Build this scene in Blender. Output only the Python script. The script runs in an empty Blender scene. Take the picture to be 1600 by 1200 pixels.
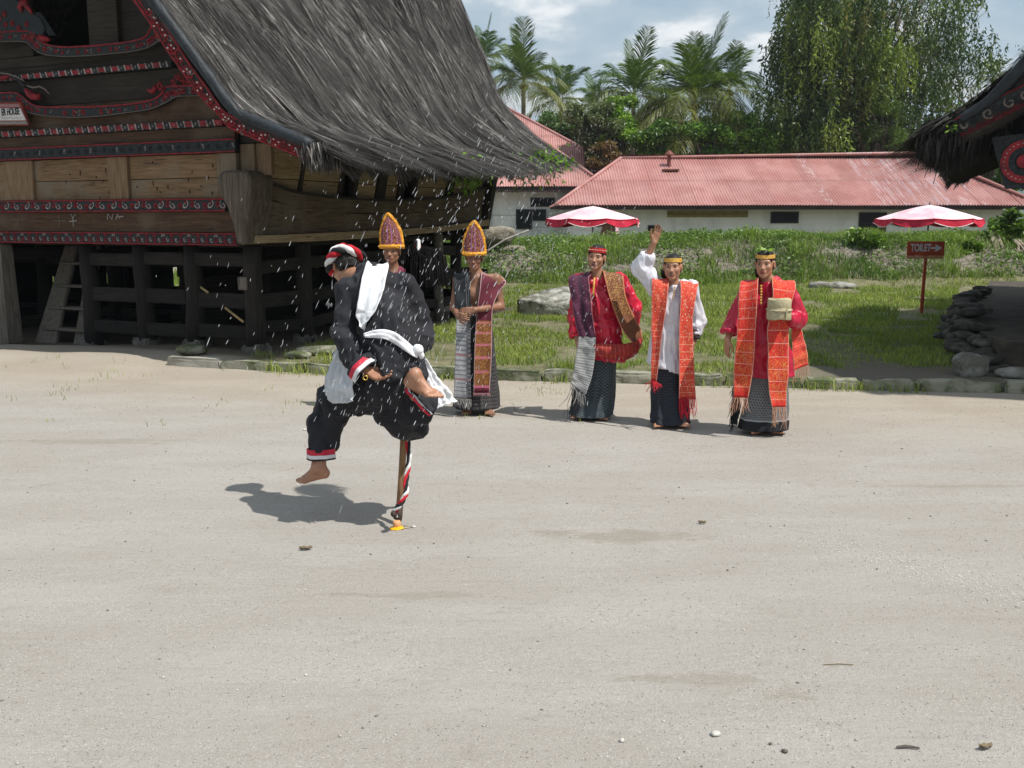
import bpy, bmesh, math, random
import numpy as np
from mathutils import Vector, Matrix
SC = bpy.context.scene
R = math.radians
rng = np.random.default_rng(7)
random.seed(7)

# ------------------------------------------------------------------ camera, light, exposure
F_PX = 1556.0
PITCH = math.atan(255.0 / F_PX)
cam_d = bpy.data.cameras.new('camera'); cam = bpy.data.objects.new('camera', cam_d)
SC.collection.objects.link(cam); SC.camera = cam
cam.location = (0, 0, 1.75); cam.rotation_euler = (R(90) - PITCH, 0, 0)
cam_d.sensor_width = 36; cam_d.lens = 36 * F_PX / 1600; cam_d.clip_end = 6000; cam_d.clip_start = 0.05

SUN_EL, SUN_AZ = R(59), math.atan2(0.86, -0.50)      # towards the sun: right of and a little behind the camera
sd = Vector((math.sin(SUN_AZ) * math.cos(SUN_EL), math.cos(SUN_AZ) * math.cos(SUN_EL), math.sin(SUN_EL)))
sun_d = bpy.data.lights.new('sun', 'SUN'); sun = bpy.data.objects.new('sun', sun_d); SC.collection.objects.link(sun)
sun_d.energy = 5.0; sun_d.angle = R(0.6); sun_d.color = (1.0, 0.97, 0.915)
sun.rotation_euler = (-sd).to_track_quat('-Z', 'Y').to_euler()

SC.view_settings.view_transform = 'Standard'; SC.view_settings.look = 'None'
SC.view_settings.gamma = 1; SC.view_settings.exposure = 0.24
try: SC.view_settings.use_curve_mapping = False
except Exception: pass

world = bpy.data.worlds.new('World'); SC.world = world; world.use_nodes = True

class NT:
    """small node-tree writer"""
    def __init__(s, nt): s.nt = nt; s.nt.nodes.clear()
    def n(s, t, **k):
        x = s.nt.nodes.new(t)
        for a, b in k.items(): setattr(x, a, b)
        return x
    def put(s, sock, v):
        if isinstance(v, bpy.types.NodeSocket): s.nt.links.new(v, sock)
        elif v is not None:
            if sock.type == 'RGBA' and len(v) == 3: v = (*v, 1)
            sock.default_value = v
    def m(s, op, a, b=None, c=None, clamp=False):
        x = s.n('ShaderNodeMath', operation=op, use_clamp=clamp)
        s.put(x.inputs[0], a)
        if b is not None: s.put(x.inputs[1], b)
        if c is not None: s.put(x.inputs[2], c)
        return x.outputs[0]
    def vm(s, op, a, b=None):
        x = s.n('ShaderNodeVectorMath', operation=op); s.put(x.inputs[0], a)
        if b is not None: s.put(x.inputs[1], b)
        return x.outputs[0]
    def mix(s, f, a, b, bt='MIX'):
        x = s.n('ShaderNodeMix', data_type='RGBA', blend_type=bt)
        s.put(x.inputs[0], f); s.put(x.inputs[6], a); s.put(x.inputs[7], b)
        return x.outputs[2]
    def noise(s, vec, scale, detail=3, rough=0.55, dist=0.0):
        x = s.n('ShaderNodeTexNoise'); s.put(x.inputs['Vector'], vec)
        x.inputs['Scale'].default_value = scale; x.inputs['Detail'].default_value = detail
        x.inputs['Roughness'].default_value = rough; x.inputs['Distortion'].default_value = dist
        return x.outputs['Fac']
    def voro(s, vec, scale, out='Distance', feature='F1'):
        x = s.n('ShaderNodeTexVoronoi', feature=feature); s.put(x.inputs['Vector'], vec); x.inputs['Scale'].default_value = scale
        return x.outputs[out]
    def ramp(s, f, stops, interp='LINEAR'):
        x = s.n('ShaderNodeValToRGB'); x.color_ramp.interpolation = interp; s.put(x.inputs[0], f)
        e = x.color_ramp.elements
        while len(e) > 1: e.remove(e[-1])
        e[0].position = stops[0][0]; c = stops[0][1]; e[0].color = (*c, 1) if not isinstance(c, (int, float)) else (c, c, c, 1)
        for p, c in stops[1:]:
            q = e.new(p); q.color = (*c, 1) if not isinstance(c, (int, float)) else (c, c, c, 1)
        return x.outputs[0]
    def step(s, v, a, b):       # smooth 0..1 between a and b
        x = s.n('ShaderNodeMapRange', interpolation_type='SMOOTHSTEP'); s.put(x.inputs[0], v)
        x.inputs[1].default_value = a; x.inputs[2].default_value = b
        return x.outputs[0]
    def coord(s, which='Object'): return s.n('ShaderNodeTexCoord').outputs[which]
    def pos(s): return s.n('ShaderNodeNewGeometry').outputs['Position']
    def sep(s, v):
        x = s.n('ShaderNodeSeparateXYZ'); s.put(x.inputs[0], v); return x.outputs
    def comb(s, x_, y_, z_):
        x = s.n('ShaderNodeCombineXYZ')
        for i, v in enumerate((x_, y_, z_)): s.put(x.inputs[i], v)
        return x.outputs[0]
    def scale(s, v, k):
        x = s.n('ShaderNodeMapping'); s.put(x.inputs[0], v); x.inputs[3].default_value = k
        return x.outputs[0]

def build_world():
    t = NT(world.node_tree)
    sky = t.n('ShaderNodeTexSky', sky_type='NISHITA', sun_disc=False, sun_elevation=SUN_EL, sun_rotation=SUN_AZ)
    sky.air_density = 1.3; sky.dust_density = 2.5; sky.ozone_density = 1.0
    v = t.coord('Generated'); x, y, z = t.sep(v)
    # flat cloud layer: direction divided by height
    zz = t.m('MAXIMUM', z, 0.03)
    cv = t.comb(t.m('DIVIDE', x, t.m('ADD', zz, 0.25)), t.m('DIVIDE', y, t.m('ADD', zz, 0.25)), zz)
    n1 = t.noise(t.vm('ADD', cv, (3.1, 1.7, 0.0)), 1.9, 8, 0.58, 0.3)
    n2 = t.noise(t.vm('ADD', cv, (8.0, 4.0, 2.0)), 5.5, 7, 0.55, 0.2)
    d = t.m('ADD', t.m('MULTIPLY', n1, 0.65), t.m('MULTIPLY', n2, 0.35))
    cover = t.step(d, 0.40, 0.58)
    bright = t.step(d, 0.505, 0.60)
    cloud = t.mix(bright, (6.3, 7.2, 7.9), (11.8, 11.8, 11.7))
    skyc = t.mix(0.55, sky.outputs[0], (4.6, 6.5, 8.2))
    col = t.mix(t.m('MULTIPLY', cover, 0.92), skyc, cloud)
    bg = t.n('ShaderNodeBackground'); t.put(bg.inputs[0], col); bg.inputs[1].default_value = 0.080
    o = t.n('ShaderNodeOutputWorld'); t.nt.links.new(bg.outputs[0], o.inputs[0])
build_world()

# ------------------------------------------------------------------ picture <-> place
CAM = np.array([0, 0, 1.75])
def ray(px, py):
    x = (px - 800) / F_PX; y = -(py - 600) / F_PX
    return np.array([x, math.cos(PITCH) + y * math.sin(PITCH), -math.sin(PITCH) + y * math.cos(PITCH)])
def P(px, py, Y):
    d = ray(px, py); return CAM + d * (Y / d[1])
def G(px, py, z=0.0):
    d = ray(px, py); return CAM + d * ((z - CAM[2]) / d[2])
class Frame:
    def __init__(s, loc, ang): s.C = np.array(loc, float); s.a = ang
    def loc_(s, v):
        return np.array([v[0] * math.cos(s.a) + v[1] * math.sin(s.a), -v[0] * math.sin(s.a) + v[1] * math.cos(s.a), v[2]])
    def hit(s, px, py, ax, val):
        o = s.loc_(CAM - s.C); d = s.loc_(ray(px, py)); return o + d * ((val - o[ax]) / d[ax])

# ------------------------------------------------------------------ numpy noise
def _hash(ix, iy, iz):
    h = (ix * 374761393 + iy * 668265263 + iz * 2147483647 + 974634777) & 0xffffffff
    h = ((h ^ (h >> 13)) * 1274126177) & 0xffffffff
    h = (h ^ (h >> 16)) & 0xffff
    return h / 32767.5 - 1.0
def vnoise(p):
    p = np.asarray(p, float)
    i = np.floor(p).astype(np.int64); f = p - i; f = f * f * (3 - 2 * f)
    r = 0
    for dx in (0, 1):
        for dy in (0, 1):
            for dz in (0, 1):
                w = (f[..., 0] if dx else 1 - f[..., 0]) * (f[..., 1] if dy else 1 - f[..., 1]) * (f[..., 2] if dz else 1 - f[..., 2])
                r = r + w * _hash(i[..., 0] + dx, i[..., 1] + dy, i[..., 2] + dz)
    return r
def fbm(p, o=3):
    p = np.asarray(p, float); a = 1.0; r = 0
    for k in range(o): r = r + a * vnoise(p * (2 ** k) + 17.3 * k); a *= 0.5
    return r

# ------------------------------------------------------------------ objects
INV = {}
def thing(name, label, cat, loc=(0, 0, 0), rz=0.0, group=None, kind=None):
    o = bpy.data.objects.new(name, None); SC.collection.objects.link(o)
    o.empty_display_size = 0.2
    o.location = [float(v) for v in loc]; o.rotation_euler = (0, 0, rz)
    if label: o['label'] = label
    if cat: o['category'] = cat
    if group: o['group'] = group
    if kind: o['kind'] = kind
    return o
def tag(o, label=None, cat=None, group=None, kind=None):
    if label: o['label'] = label
    if cat: o['category'] = cat
    if group: o['group'] = group
    if kind: o['kind'] = kind
    return o
def root_matrix(r):
    return Matrix.Translation(r.location) @ r.rotation_euler.to_matrix().to_4x4() if r is not None else Matrix()
def link(name, me, parent=None, local=False, grand=None):
    """world-space mesh under parent; local=True: the mesh is given in the root's own frame"""
    o = bpy.data.objects.new(name, me); SC.collection.objects.link(o)
    if parent is not None:
        o.parent = parent
        if not local and parent.type == 'EMPTY':
            o.matrix_parent_inverse = root_matrix(parent).inverted()
    return o
def mesh(name, V, Fc, mat=None, smooth=False, uv=None, col=None):
    me = bpy.data.meshes.new(name)
    V = np.asarray(V, dtype=np.float32).reshape(-1, 3)
    if isinstance(Fc, np.ndarray) and Fc.ndim == 2:
        n, k = Fc.shape
        me.vertices.add(len(V)); me.vertices.foreach_set('co', V.ravel())
        me.loops.add(n * k); me.loops.foreach_set('vertex_index', Fc.astype(np.int32).ravel())
        me.polygons.add(n); me.polygons.foreach_set('loop_start', np.arange(0, n * k, k, dtype=np.int32))
        me.polygons.foreach_set('loop_total', np.full(n, k, dtype=np.int32))
        me.update(calc_edges=True)
    else:
        me.from_pydata(V.tolist(), [], [list(map(int, f)) for f in Fc]); me.update()
    if smooth: me.polygons.foreach_set('use_smooth', np.ones(len(me.polygons), dtype=bool))
    if uv is not None:
        l = me.uv_layers.new(name='UVMap')
        li = np.empty(len(me.loops), dtype=np.int32); me.loops.foreach_get('vertex_index', li)
        l.data.foreach_set('uv', np.asarray(uv, dtype=np.float32)[li].ravel())
    if col is not None:
        a = me.color_attributes.new('tint', 'FLOAT_COLOR', 'POINT')
        c = np.asarray(col, dtype=np.float32)
        if c.ndim == 1: c = np.stack([c, c, c], 1)
        a.data.foreach_set('color', np.concatenate([c, np.ones((len(c), 1), np.float32)], 1).ravel())
    if mat is not None: me.materials.append(mat)
    return me

class MB:
    """collects simple solids into one mesh"""
    def __init__(s): s.V = []; s.F = []; s.n = 0
    def add(s, V, F):
        V = np.asarray(V, float).reshape(-1, 3); s.V.append(V)
        s.F += [[i + s.n for i in f] for f in F]; s.n += len(V); return s
    def hexa(s, q):   # 8 corners: bottom 4, top 4
        return s.add(q, [(3, 2, 1, 0), (4, 5, 6, 7), (0, 1, 5, 4), (1, 2, 6, 5), (2, 3, 7, 6), (3, 0, 4, 7)])
    def box(s, x0, x1, y0, y1, z0, z1):
        return s.hexa([(x0, y0, z0), (x1, y0, z0), (x1, y1, z0), (x0, y1, z0), (x0, y0, z1), (x1, y0, z1), (x1, y1, z1), (x0, y1, z1)])
    def prism(s, poly, axis, d0, d1):
        """poly: 2D outline in the plane across `axis`, extruded from d0 to d1"""
        n = len(poly)
        def p3(p, d):
            return {0: (d, p[0], p[1]), 1: (p[0], d, p[1]), 2: (p[0], p[1], d)}[axis]
        V = [p3(p, d0) for p in poly] + [p3(p, d1) for p in poly]
        F = [list(range(n))[::-1], list(range(n, 2 * n))] + [(i, (i + 1) % n, n + (i + 1) % n, n + i) for i in range(n)]
        return s.add(V, F)
    def tube(s, pts, r, n=6, cap=True, flat=None):
        pts = np.asarray(pts, float); m = len(pts)
        r = np.broadcast_to(np.asarray(r, float), (m,))
        T = np.gradient(pts, axis=0); T /= np.linalg.norm(T, axis=1)[:, None] + 1e-9
        a = np.array([0, 0, 1.0]) if abs(T[0][2]) < 0.9 else np.array([1.0, 0, 0])
        V = []
        u = np.cross(a, T[0]); u /= np.linalg.norm(u)
        for i in range(m):
            u = u - T[i] * np.dot(u, T[i]); u /= np.linalg.norm(u) + 1e-9
            w = np.cross(T[i], u)
            for k in range(n):
                th = 2 * math.pi * k / n
                V.append(pts[i] + r[i] * (u * math.cos(th) + w * math.sin(th)))
        F = []
        for i in range(m - 1):
            for k in range(n):
                k2 = (k + 1) % n
                F.append((i * n + k, i * n + k2, (i + 1) * n + k2, (i + 1) * n + k))
        if cap: F += [list(range(n))[::-1], list(range((m - 1) * n, m * n))]
        return s.add(V, F)
    def rough(s, amp, freq, seed=0):
        for i, V in enumerate(s.V):
            d = np.stack([vnoise(V * freq + seed + k * 31.7) for k in range(3)], 1) * amp
            s.V[i] = V + d
        return s
    def me(s, name, mat, smooth=False):
        m_ = mesh(name, np.concatenate(s.V), s.F, mat, smooth); return m_
    def obj(s, name, mat, parent=None, local=False, smooth=False, bevel=0):
        o = link(name, s.me(name, mat, smooth), parent, local)
        if bevel:
            b = o.modifiers.new('bevel', 'BEVEL'); b.width = bevel; b.segments = 1; b.limit_method = 'ANGLE'
        return o
def cr(pts, n):
    """Catmull-Rom resample of an (m,k) array to n points"""
    p = np.asarray(pts, float); m = len(p)
    if m == 2: t = np.linspace(0, 1, n)[:, None]; return p[0] * (1 - t) + p[1] * t
    q = np.concatenate([[2 * p[0] - p[1]], p, [2 * p[-1] - p[-2]]])
    t = np.linspace(0, m - 1 - 1e-9, n); i = t.astype(int); f = (t - i)[:, None]
    a, b, c, d = q[i], q[i + 1], q[i + 2], q[i + 3]
    return 0.5 * (2 * b + (c - a) * f + (2 * a - 5 * b + 4 * c - d) * f ** 2 + (3 * b - a - 3 * c + d) * f ** 3)
def lin(pts, n):
    p = np.asarray(pts, float); t = np.linspace(0, len(p) - 1 - 1e-9, n); i = t.astype(int); f = (t - i)[:, None]
    return p[i] * (1 - f) + p[i + 1] * f

# ------------------------------------------------------------------ materials
MATS = {}
def new_mat(name):
    m = bpy.data.materials.new(name); m.use_nodes = True
    t = NT(m.node_tree); b = t.n('ShaderNodeBsdfPrincipled'); o = t.n('ShaderNodeOutputMaterial')
    t.nt.links.new(b.outputs[0], o.inputs[0]); MATS[name] = m
    return m, t, b
def bump(t, b, h, dist=0.01, strength=1.0):
    x = t.n('ShaderNodeBump'); x.inputs['Distance'].default_value = dist; x.inputs['Strength'].default_value = strength
    t.put(x.inputs['Height'], h); t.nt.links.new(x.outputs[0], b.inputs['Normal'])
def basic(name, c1, c2=None, scale=6, stretch=(1, 1, 1), rough=0.8, bmp=0.004, detail=5, spec=0.3, rnd=0.0, metal=0.0, coords='Object', contrast=(0.3, 0.7), translucent=0.0, sheen=0.0):
    m, t, b = new_mat(name)
    c2 = c2 or tuple(v * 0.6 for v in c1)
    v = t.scale(t.coord(coords), stretch)
    if rnd:
        oi = t.n('ShaderNodeObjectInfo').outputs['Random']
        v = t.vm('ADD', v, t.comb(t.m('MULTIPLY', oi, 37.0), t.m('MULTIPLY', oi, 91.0), 0.0))
    n = t.noise(v, scale, detail, 0.6)
    col = t.mix(t.step(n, *contrast), c2, c1)
    if rnd:
        k = t.m('ADD', t.m('MULTIPLY', oi, rnd * 2), 1 - rnd)
        col = t.mix(1.0, col, t.comb(k, k, k), 'MULTIPLY')
    t.put(b.inputs['Base Color'], col)
    b.inputs['Roughness'].default_value = rough; b.inputs['Specular IOR Level'].default_value = spec
    b.inputs['Metallic'].default_value = metal
    if sheen: b.inputs['Sheen Weight'].default_value = sheen
    if bmp: bump(t, b, t.noise(v, scale * 3, 4, 0.6), bmp)
    return m
def leafmat(name, rough=0.5, trans=0.35, mul=1.0):
    """colour comes from the leaf's own tint attribute; thin, lets light through"""
    m, t, b = new_mat(name)
    a = t.n('ShaderNodeVertexColor', layer_name='tint').outputs[0]
    if mul != 1.0: a = t.mix(1.0, a, (mul, mul, mul), 'MULTIPLY')
    t.put(b.inputs['Base Color'], a); b.inputs['Roughness'].default_value = rough
    b.inputs['Specular IOR Level'].default_value = 0.35
    tr = t.n('ShaderNodeBsdfTranslucent'); t.put(tr.inputs[0], t.mix(1.0, a, (1.0, 1.25, 0.5), 'MULTIPLY'))
    mx = t.n('ShaderNodeMixShader'); mx.inputs[0].default_value = trans
    t.nt.links.new(b.outputs[0], mx.inputs[1]); t.nt.links.new(tr.outputs[0], mx.inputs[2])
    o = [n for n in t.nt.nodes if n.type == 'OUTPUT_MATERIAL'][0]; t.nt.links.new(mx.outputs[0], o.inputs[0])
    return m
def wood(name, c1, c2, axis=0, scale=3.0, rough=0.85, bmp=0.006, rnd=0.18, c3=None, cracks=True):
    """grain stretched along `axis` of the object"""
    m, t, b = new_mat(name)
    st = [14, 14, 14]; st[axis] = 0.9
    oi = t.n('ShaderNodeObjectInfo').outputs['Random']
    base = t.vm('ADD', t.coord('Object'), t.comb(t.m('MULTIPLY', oi, 17.0), t.m('MULTIPLY', oi, 53.0), t.m('MULTIPLY', oi, 29.0)))
    g = t.noise(t.scale(base, st), scale, 6, 0.65, 0.4)
    big = t.noise(base, 1.1, 4, 0.6)
    col = t.mix(t.step(g, 0.3, 0.72), c2, c1)
    if c3: col = t.mix(t.step(big, 0.48, 0.66), col, c3)
    else: col = t.mix(t.m('MULTIPLY', t.step(big, 0.45, 0.7), 0.5), col, tuple(v * 0.45 for v in c2))
    k = t.m('ADD', t.m('MULTIPLY', oi, rnd * 2), 1 - rnd)
    col = t.mix(1.0, col, t.comb(k, k, k), 'MULTIPLY')
    if cracks:
        ck = t.noise(t.scale(base, [v * 1.7 for v in st]), 2.2, 3, 0.5)
        col = t.mix(t.m('MULTIPLY', t.step(ck, 0.62, 0.7), 0.7), col, (0.01, 0.008, 0.006))
    t.put(b.inputs['Base Color'], col); b.inputs['Roughness'].default_value = rough
    b.inputs['Specular IOR Level'].default_value = 0.25
    bump(t, b, g, bmp)
    return m
# ------------------------------------------------------------------ terrain
HF = Frame((-3.3, 12.5, 0), math.atan2(-0.43, 0.9))          # left house: x right along the front, y back, z up
RF = Frame((6.08, 11.0, 0), math.atan2(-0.43, 0.9))           # right house: its front left corner post
def yk(x): return np.maximum(10.92 - 0.166 * x, 10.75 - 0.31 * x)
def sstep(v, a, b):
    t = np.clip((v - a) / (b - a), 0, 1); return t * t * (3 - 2 * t)
def height(x, y):
    x = np.asarray(x, float); y = np.asarray(y, float)
    s = y - yk(x)
    p = np.stack([x, y, np.zeros_like(x)], -1)
    z = 0.10 * sstep(s, 0.05, 0.35) * sstep(x, -4.9, -4.3) + 0.004 * vnoise(p * 2.1) * (np.abs(y) < 60)
    # sand bank in front of the left house
    z = z + 0.085 * sstep(s, -1.6, 0.2) * sstep(-x, 4.2, 5.0) * (1 + 0.5 * vnoise(p * 1.3 + 4)) * sstep(-y, -13.9, -13.4)
    z = z + 0.05 * vnoise(p * 0.5 + 9) * sstep(s, 0.6, 2.5) * sstep(-y, -40, -30) + 0.02 * vnoise(p * 1.9 + 3) * sstep(s, 0.3, 1.0) * sstep(-y, -40, -30)
    # grassy earth bank
    foot = 25.4 + 0.5 * vnoise(np.stack([x * 0.35, x * 0, x * 0], -1)) 
    crest = 1.08 + 0.10 * vnoise(np.stack([x * 0.4 + 5, x * 0, x * 0], -1)) + 0.10 * vnoise(np.stack([x * 1.5 + 5, y * 1.5, x * 0], -1))
    crest = crest + 0.16 * sstep(x, 9.0, 13.0)
    up = sstep(y, foot, foot + 2.3); dn = sstep(y, 29.6, 31.2)
    z = z + crest * up * (1 - dn) + 0.12 * fbm(p * 1.1, 3) * up * (1 - up) * 4 * (1 - dn)
    return z
def grid_axis(a, b, step, far, growth=1.13):
    c = list(np.arange(a, b + 1e-6, step)); st = step; v = b
    while v < far[1]: st *= growth; v += st; c.append(v)
    st = step; v = a; lo = []
    while v > far[0]: st *= growth; v -= st; lo.append(v)
    return np.array(lo[::-1] + c)
gx = grid_axis(-13, 15, 0.14, (-1500, 1500)); gy = grid_axis(1.5, 33, 0.14, (-60, 3000))
GX, GY = np.meshgrid(gx, gy); GZ = height(GX, GY)
nx, ny = len(gx), len(gy); idx = np.arange(nx * ny).reshape(ny, nx)
quads = np.stack([idx[:-1, :-1], idx[:-1, 1:], idx[1:, 1:], idx[1:, :-1]], -1).reshape(-1, 4)

def ground_mat():
    m, t, b = new_mat('ground_earth')
    pos = t.pos(); x, y, z = t.sep(pos)
    k1 = t.m('SUBTRACT', 10.92, t.m('MULTIPLY', x, 0.166)); k2 = t.m('SUBTRACT', 10.75, t.m('MULTIPLY', x, 0.31))
    s = t.m('SUBTRACT', y, t.m('MAXIMUM', k1, k2))
    # yard: pale compacted sand with fine grit
    fine = t.noise(pos, 190, 3, 0.75); mid = t.noise(pos, 26, 5, 0.7); big = t.noise(t.scale(pos, (0.5, 1.4, 1)), 1.3, 5, 0.62)
    streak = t.noise(t.scale(pos, (0.9, 7.0, 1)), 2.0, 6, 0.7)
    sand = t.mix(t.step(big, 0.38, 0.66), (0.335, 0.306, 0.272), (0.368, 0.343, 0.312))
    sand = t.mix(t.m('MULTIPLY', t.step(streak, 0.5, 0.7), 0.10), sand, (0.30, 0.262, 0.222))
    sand = t.mix(t.m('MULTIPLY', t.step(mid, 0.5, 0.72), 0.35), sand, (0.27, 0.24, 0.205))
    sand = t.mix(t.m('MULTIPLY', t.step(fine, 0.54, 0.66), .8), sand, (0.185, 0.17, 0.152))
    sand = t.mix(t.step(t.noise(pos, 150, 2, 0.6), 0.60, 0.70), sand, (0.50, 0.49, 0.47))
    scuff = t.noise(t.scale(pos, (1.1, 2.4, 1)), 3.1, 7, 0.72, 1.2)
    sand = t.mix(t.m('MULTIPLY', t.step(scuff, 0.54, 0.64), 0.24), sand, (0.26, 0.226, 0.188))
    sand = t.mix(t.m('MULTIPLY', t.step(scuff, 0.40, 0.30), 0.22), sand, (0.40, 0.385, 0.36))
    def patch(cx, cy, rx, ry, n_):
        dx = t.m('DIVIDE', t.m('SUBTRACT', x, cx), rx); dy = t.m('DIVIDE', t.m('SUBTRACT', y, cy), ry)
        r2 = t.m('ADD', t.m('MULTIPLY', dx, dx), t.m('MULTIPLY', dy, dy)); r2 = t.m('ADD', r2, t.m('MULTIPLY', t.m('SUBTRACT', t.noise(t.scale(pos, (1, 3, 1)), n_, 8, .75), .5), 5.0))
        return t.step(r2, 1.0, 0.2)
    for (px_, py_, rx_, ry_, st_) in ((980, 838, .50, .13, .42), (1090, 1062, .30, .06, .3), (1230, 1090, .16, .05, .3), (880, 832, .25, .05, .4), (640, 930, .5, .05, .3), (150, 690, .9, .12, .35), (1340, 600, 1.0, .1, .3), (1480, 760, .6, .05, .3)):
        g_ = G(px_, py_); sand = t.mix(t.m('MULTIPLY', patch(float(g_[0]), float(g_[1]), rx_, ry_, 4.0), st_), sand, (0.20, 0.165, 0.118))
    far_s = t.step(s, -3.2, -0.8)
    sand = t.mix(t.m('MULTIPLY', far_s, 0.6), sand, t.mix(t.step(big, 0.4, 0.6), (0.345, 0.285, 0.215), (0.375, 0.320, 0.250)))
    moss = t.m('MULTIPLY', t.step(t.noise(t.scale(pos, (1, 2.2, 1)), 5.5, 6, 0.75), 0.60, 0.70), t.m('MULTIPLY', t.step(s, -3.4, -0.5), 0.5))
    sand = t.mix(moss, sand, (0.13, 0.155, 0.062))
    # soil beneath the grass and on the bank
    sn = t.noise(pos, 3.5, 6, 0.7)
    soil = t.mix(t.step(sn, 0.35, 0.65), (0.12, 0.125, 0.055), (0.21, 0.19, 0.12))
    soil = t.mix(t.step(t.noise(pos, 14, 5, 0.7), 0.5, 0.68), soil, (0.075, 0.062, 0.042))
    dry = t.mix(t.step(t.noise(pos, 9, 6, 0.75), 0.4, 0.62), (0.10, 0.085, 0.066), (0.235, 0.21, 0.175))
    soil = t.mix(t.step(z, 0.28, 0.5), soil, dry)
    mud = t.m('MULTIPLY', t.m('MULTIPLY', t.step(x, 2.8, 3.6), t.step(s, 2.0, 1.0)), t.step(sn, 0.3, 0.5))
    soil = t.mix(mud, soil, (0.15, 0.13, 0.105))
    gfac = t.step(t.m('ADD', s, t.m('MULTIPLY', t.m('SUBTRACT', mid, 0.5), 0.35)), 0.0, 0.12)
    gfac = t.m('MULTIPLY', gfac, t.step(x, -3.6, -3.0))
    col = t.mix(gfac, sand, soil)
    # trodden brown earth below the left house
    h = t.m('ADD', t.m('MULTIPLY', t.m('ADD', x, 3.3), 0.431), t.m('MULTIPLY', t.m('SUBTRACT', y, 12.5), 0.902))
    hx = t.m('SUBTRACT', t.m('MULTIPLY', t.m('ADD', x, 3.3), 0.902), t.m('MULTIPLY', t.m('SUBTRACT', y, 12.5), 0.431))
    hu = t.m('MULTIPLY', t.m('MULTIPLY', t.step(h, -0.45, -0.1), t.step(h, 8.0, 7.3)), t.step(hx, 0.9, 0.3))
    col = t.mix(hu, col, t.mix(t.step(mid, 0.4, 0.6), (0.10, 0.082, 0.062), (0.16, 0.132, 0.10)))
    far = t.step(y, 60.0, 140.0); col = t.mix(far, col, (0.05, 0.075, 0.03))
    t.put(b.inputs['Base Color'], col); b.inputs['Roughness'].default_value = 0.95; b.inputs['Specular IOR Level'].default_value = 0.15
    bh = t.m('ADD', t.m('MULTIPLY', fine, 0.6), t.m('ADD', t.m('MULTIPLY', mid, 0.9), t.m('MULTIPLY', streak, 1.6)))
    bump(t, b, bh, 0.012, 0.8)
    return m
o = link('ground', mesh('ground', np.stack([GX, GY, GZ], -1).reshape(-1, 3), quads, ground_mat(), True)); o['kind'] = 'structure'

# ------------------------------------------------------------------ far hills
def hills():
    n = 120; xs = np.linspace(-1400, 1800, n)
    prof = 58 + 20 * vnoise(np.stack([xs * 0.004, xs * 0, xs * 0], -1)) + 10 * fbm(np.stack([xs * 0.02, xs * 0 + 3, xs * 0], -1), 3)
    prof = prof + 88 * np.exp(-((xs - 240) / 120) ** 2)
    V = []; rows = 14
    for j in range(rows + 1):
        f = j / rows
        for i in range(n):
            V.append((xs[i], 950 + 500 * f, prof[i] * math.sin(f * math.pi / 2) ** 0.8 + (0 if j == 0 else 5 * vnoise(np.array([xs[i] * 0.03, f * 20, 0])))))
    I = np.arange((rows + 1) * n).reshape(rows + 1, n)
    Q = np.stack([I[:-1, :-1], I[:-1, 1:], I[1:, 1:], I[1:, :-1]], -1).reshape(-1, 4)
    m = basic('hill_forest', (0.035, 0.06, 0.03), (0.02, 0.04, 0.022), scale=0.02, rough=1, bmp=0)
    o = link('hills', mesh('hills', V, Q, m, True)); o['kind'] = 'structure'
hills()

# ------------------------------------------------------------------ kerb
STONE = basic('mossy_stone', (0.27, 0.26, 0.205), (0.085, 0.10, 0.045), scale=4.2, rough=0.95, bmp=0.02, rnd=0.15, contrast=(0.38, 0.62))
STONE_PALE = basic('pale_concrete', (0.36, 0.34, 0.30), (0.20, 0.19, 0.15), scale=2.6, rough=0.95, bmp=0.012, rnd=0.1)
ROCK = basic('grey_rock', (0.26, 0.25, 0.225), (0.11, 0.105, 0.085), scale=4.5, rough=0.95, bmp=0.03, rnd=0.15, contrast=(0.4, 0.6))
def stone_block(x0, x1, y0, y1, z0, z1, seed, amp=0.015, cuts=3):
    """roughly hewn block with softened, uneven edges"""
    bm = bmesh.new(); bmesh.ops.create_cube(bm, size=1)
    bmesh.ops.scale(bm, vec=(x1 - x0, y1 - y0, z1 - z0), verts=bm.verts)
    bmesh.ops.translate(bm, vec=((x0 + x1) / 2, (y0 + y1) / 2, (z0 + z1) / 2), verts=bm.verts)
    bmesh.ops.bevel(bm, geom=bm.edges[:], offset=min(x1 - x0, y1 - y0, z1 - z0) * 0.14, segments=2, affect='EDGES')
    bmesh.ops.subdivide_edges(bm, edges=[e for e in bm.edges if e.calc_length() > 0.12], cuts=cuts, use_grid_fill=True)
    V = np.array([v.co for v in bm.verts]); d = np.stack([vnoise(V * 5 + seed * 7.7 + k * 13) + 0.5 * vnoise(V * 13 + seed + k) for k in range(3)], 1) * amp
    for v, q in zip(bm.verts, V + d): v.co = q
    F = [[v.index for v in f.verts] for f in bm.faces]; Vn = [tuple(v.co) for v in bm.verts]; bm.free()
    return Vn, F
kerb = thing('kerb', None, None, (0.5, 10.8, 0), kind='structure')
kx = -4.25; i = 0
ends = []
while kx < 13.5:
    L = random.uniform(0.5, 1.25); ends.append((kx, min(kx + L, 13.5))); kx += L
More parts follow.
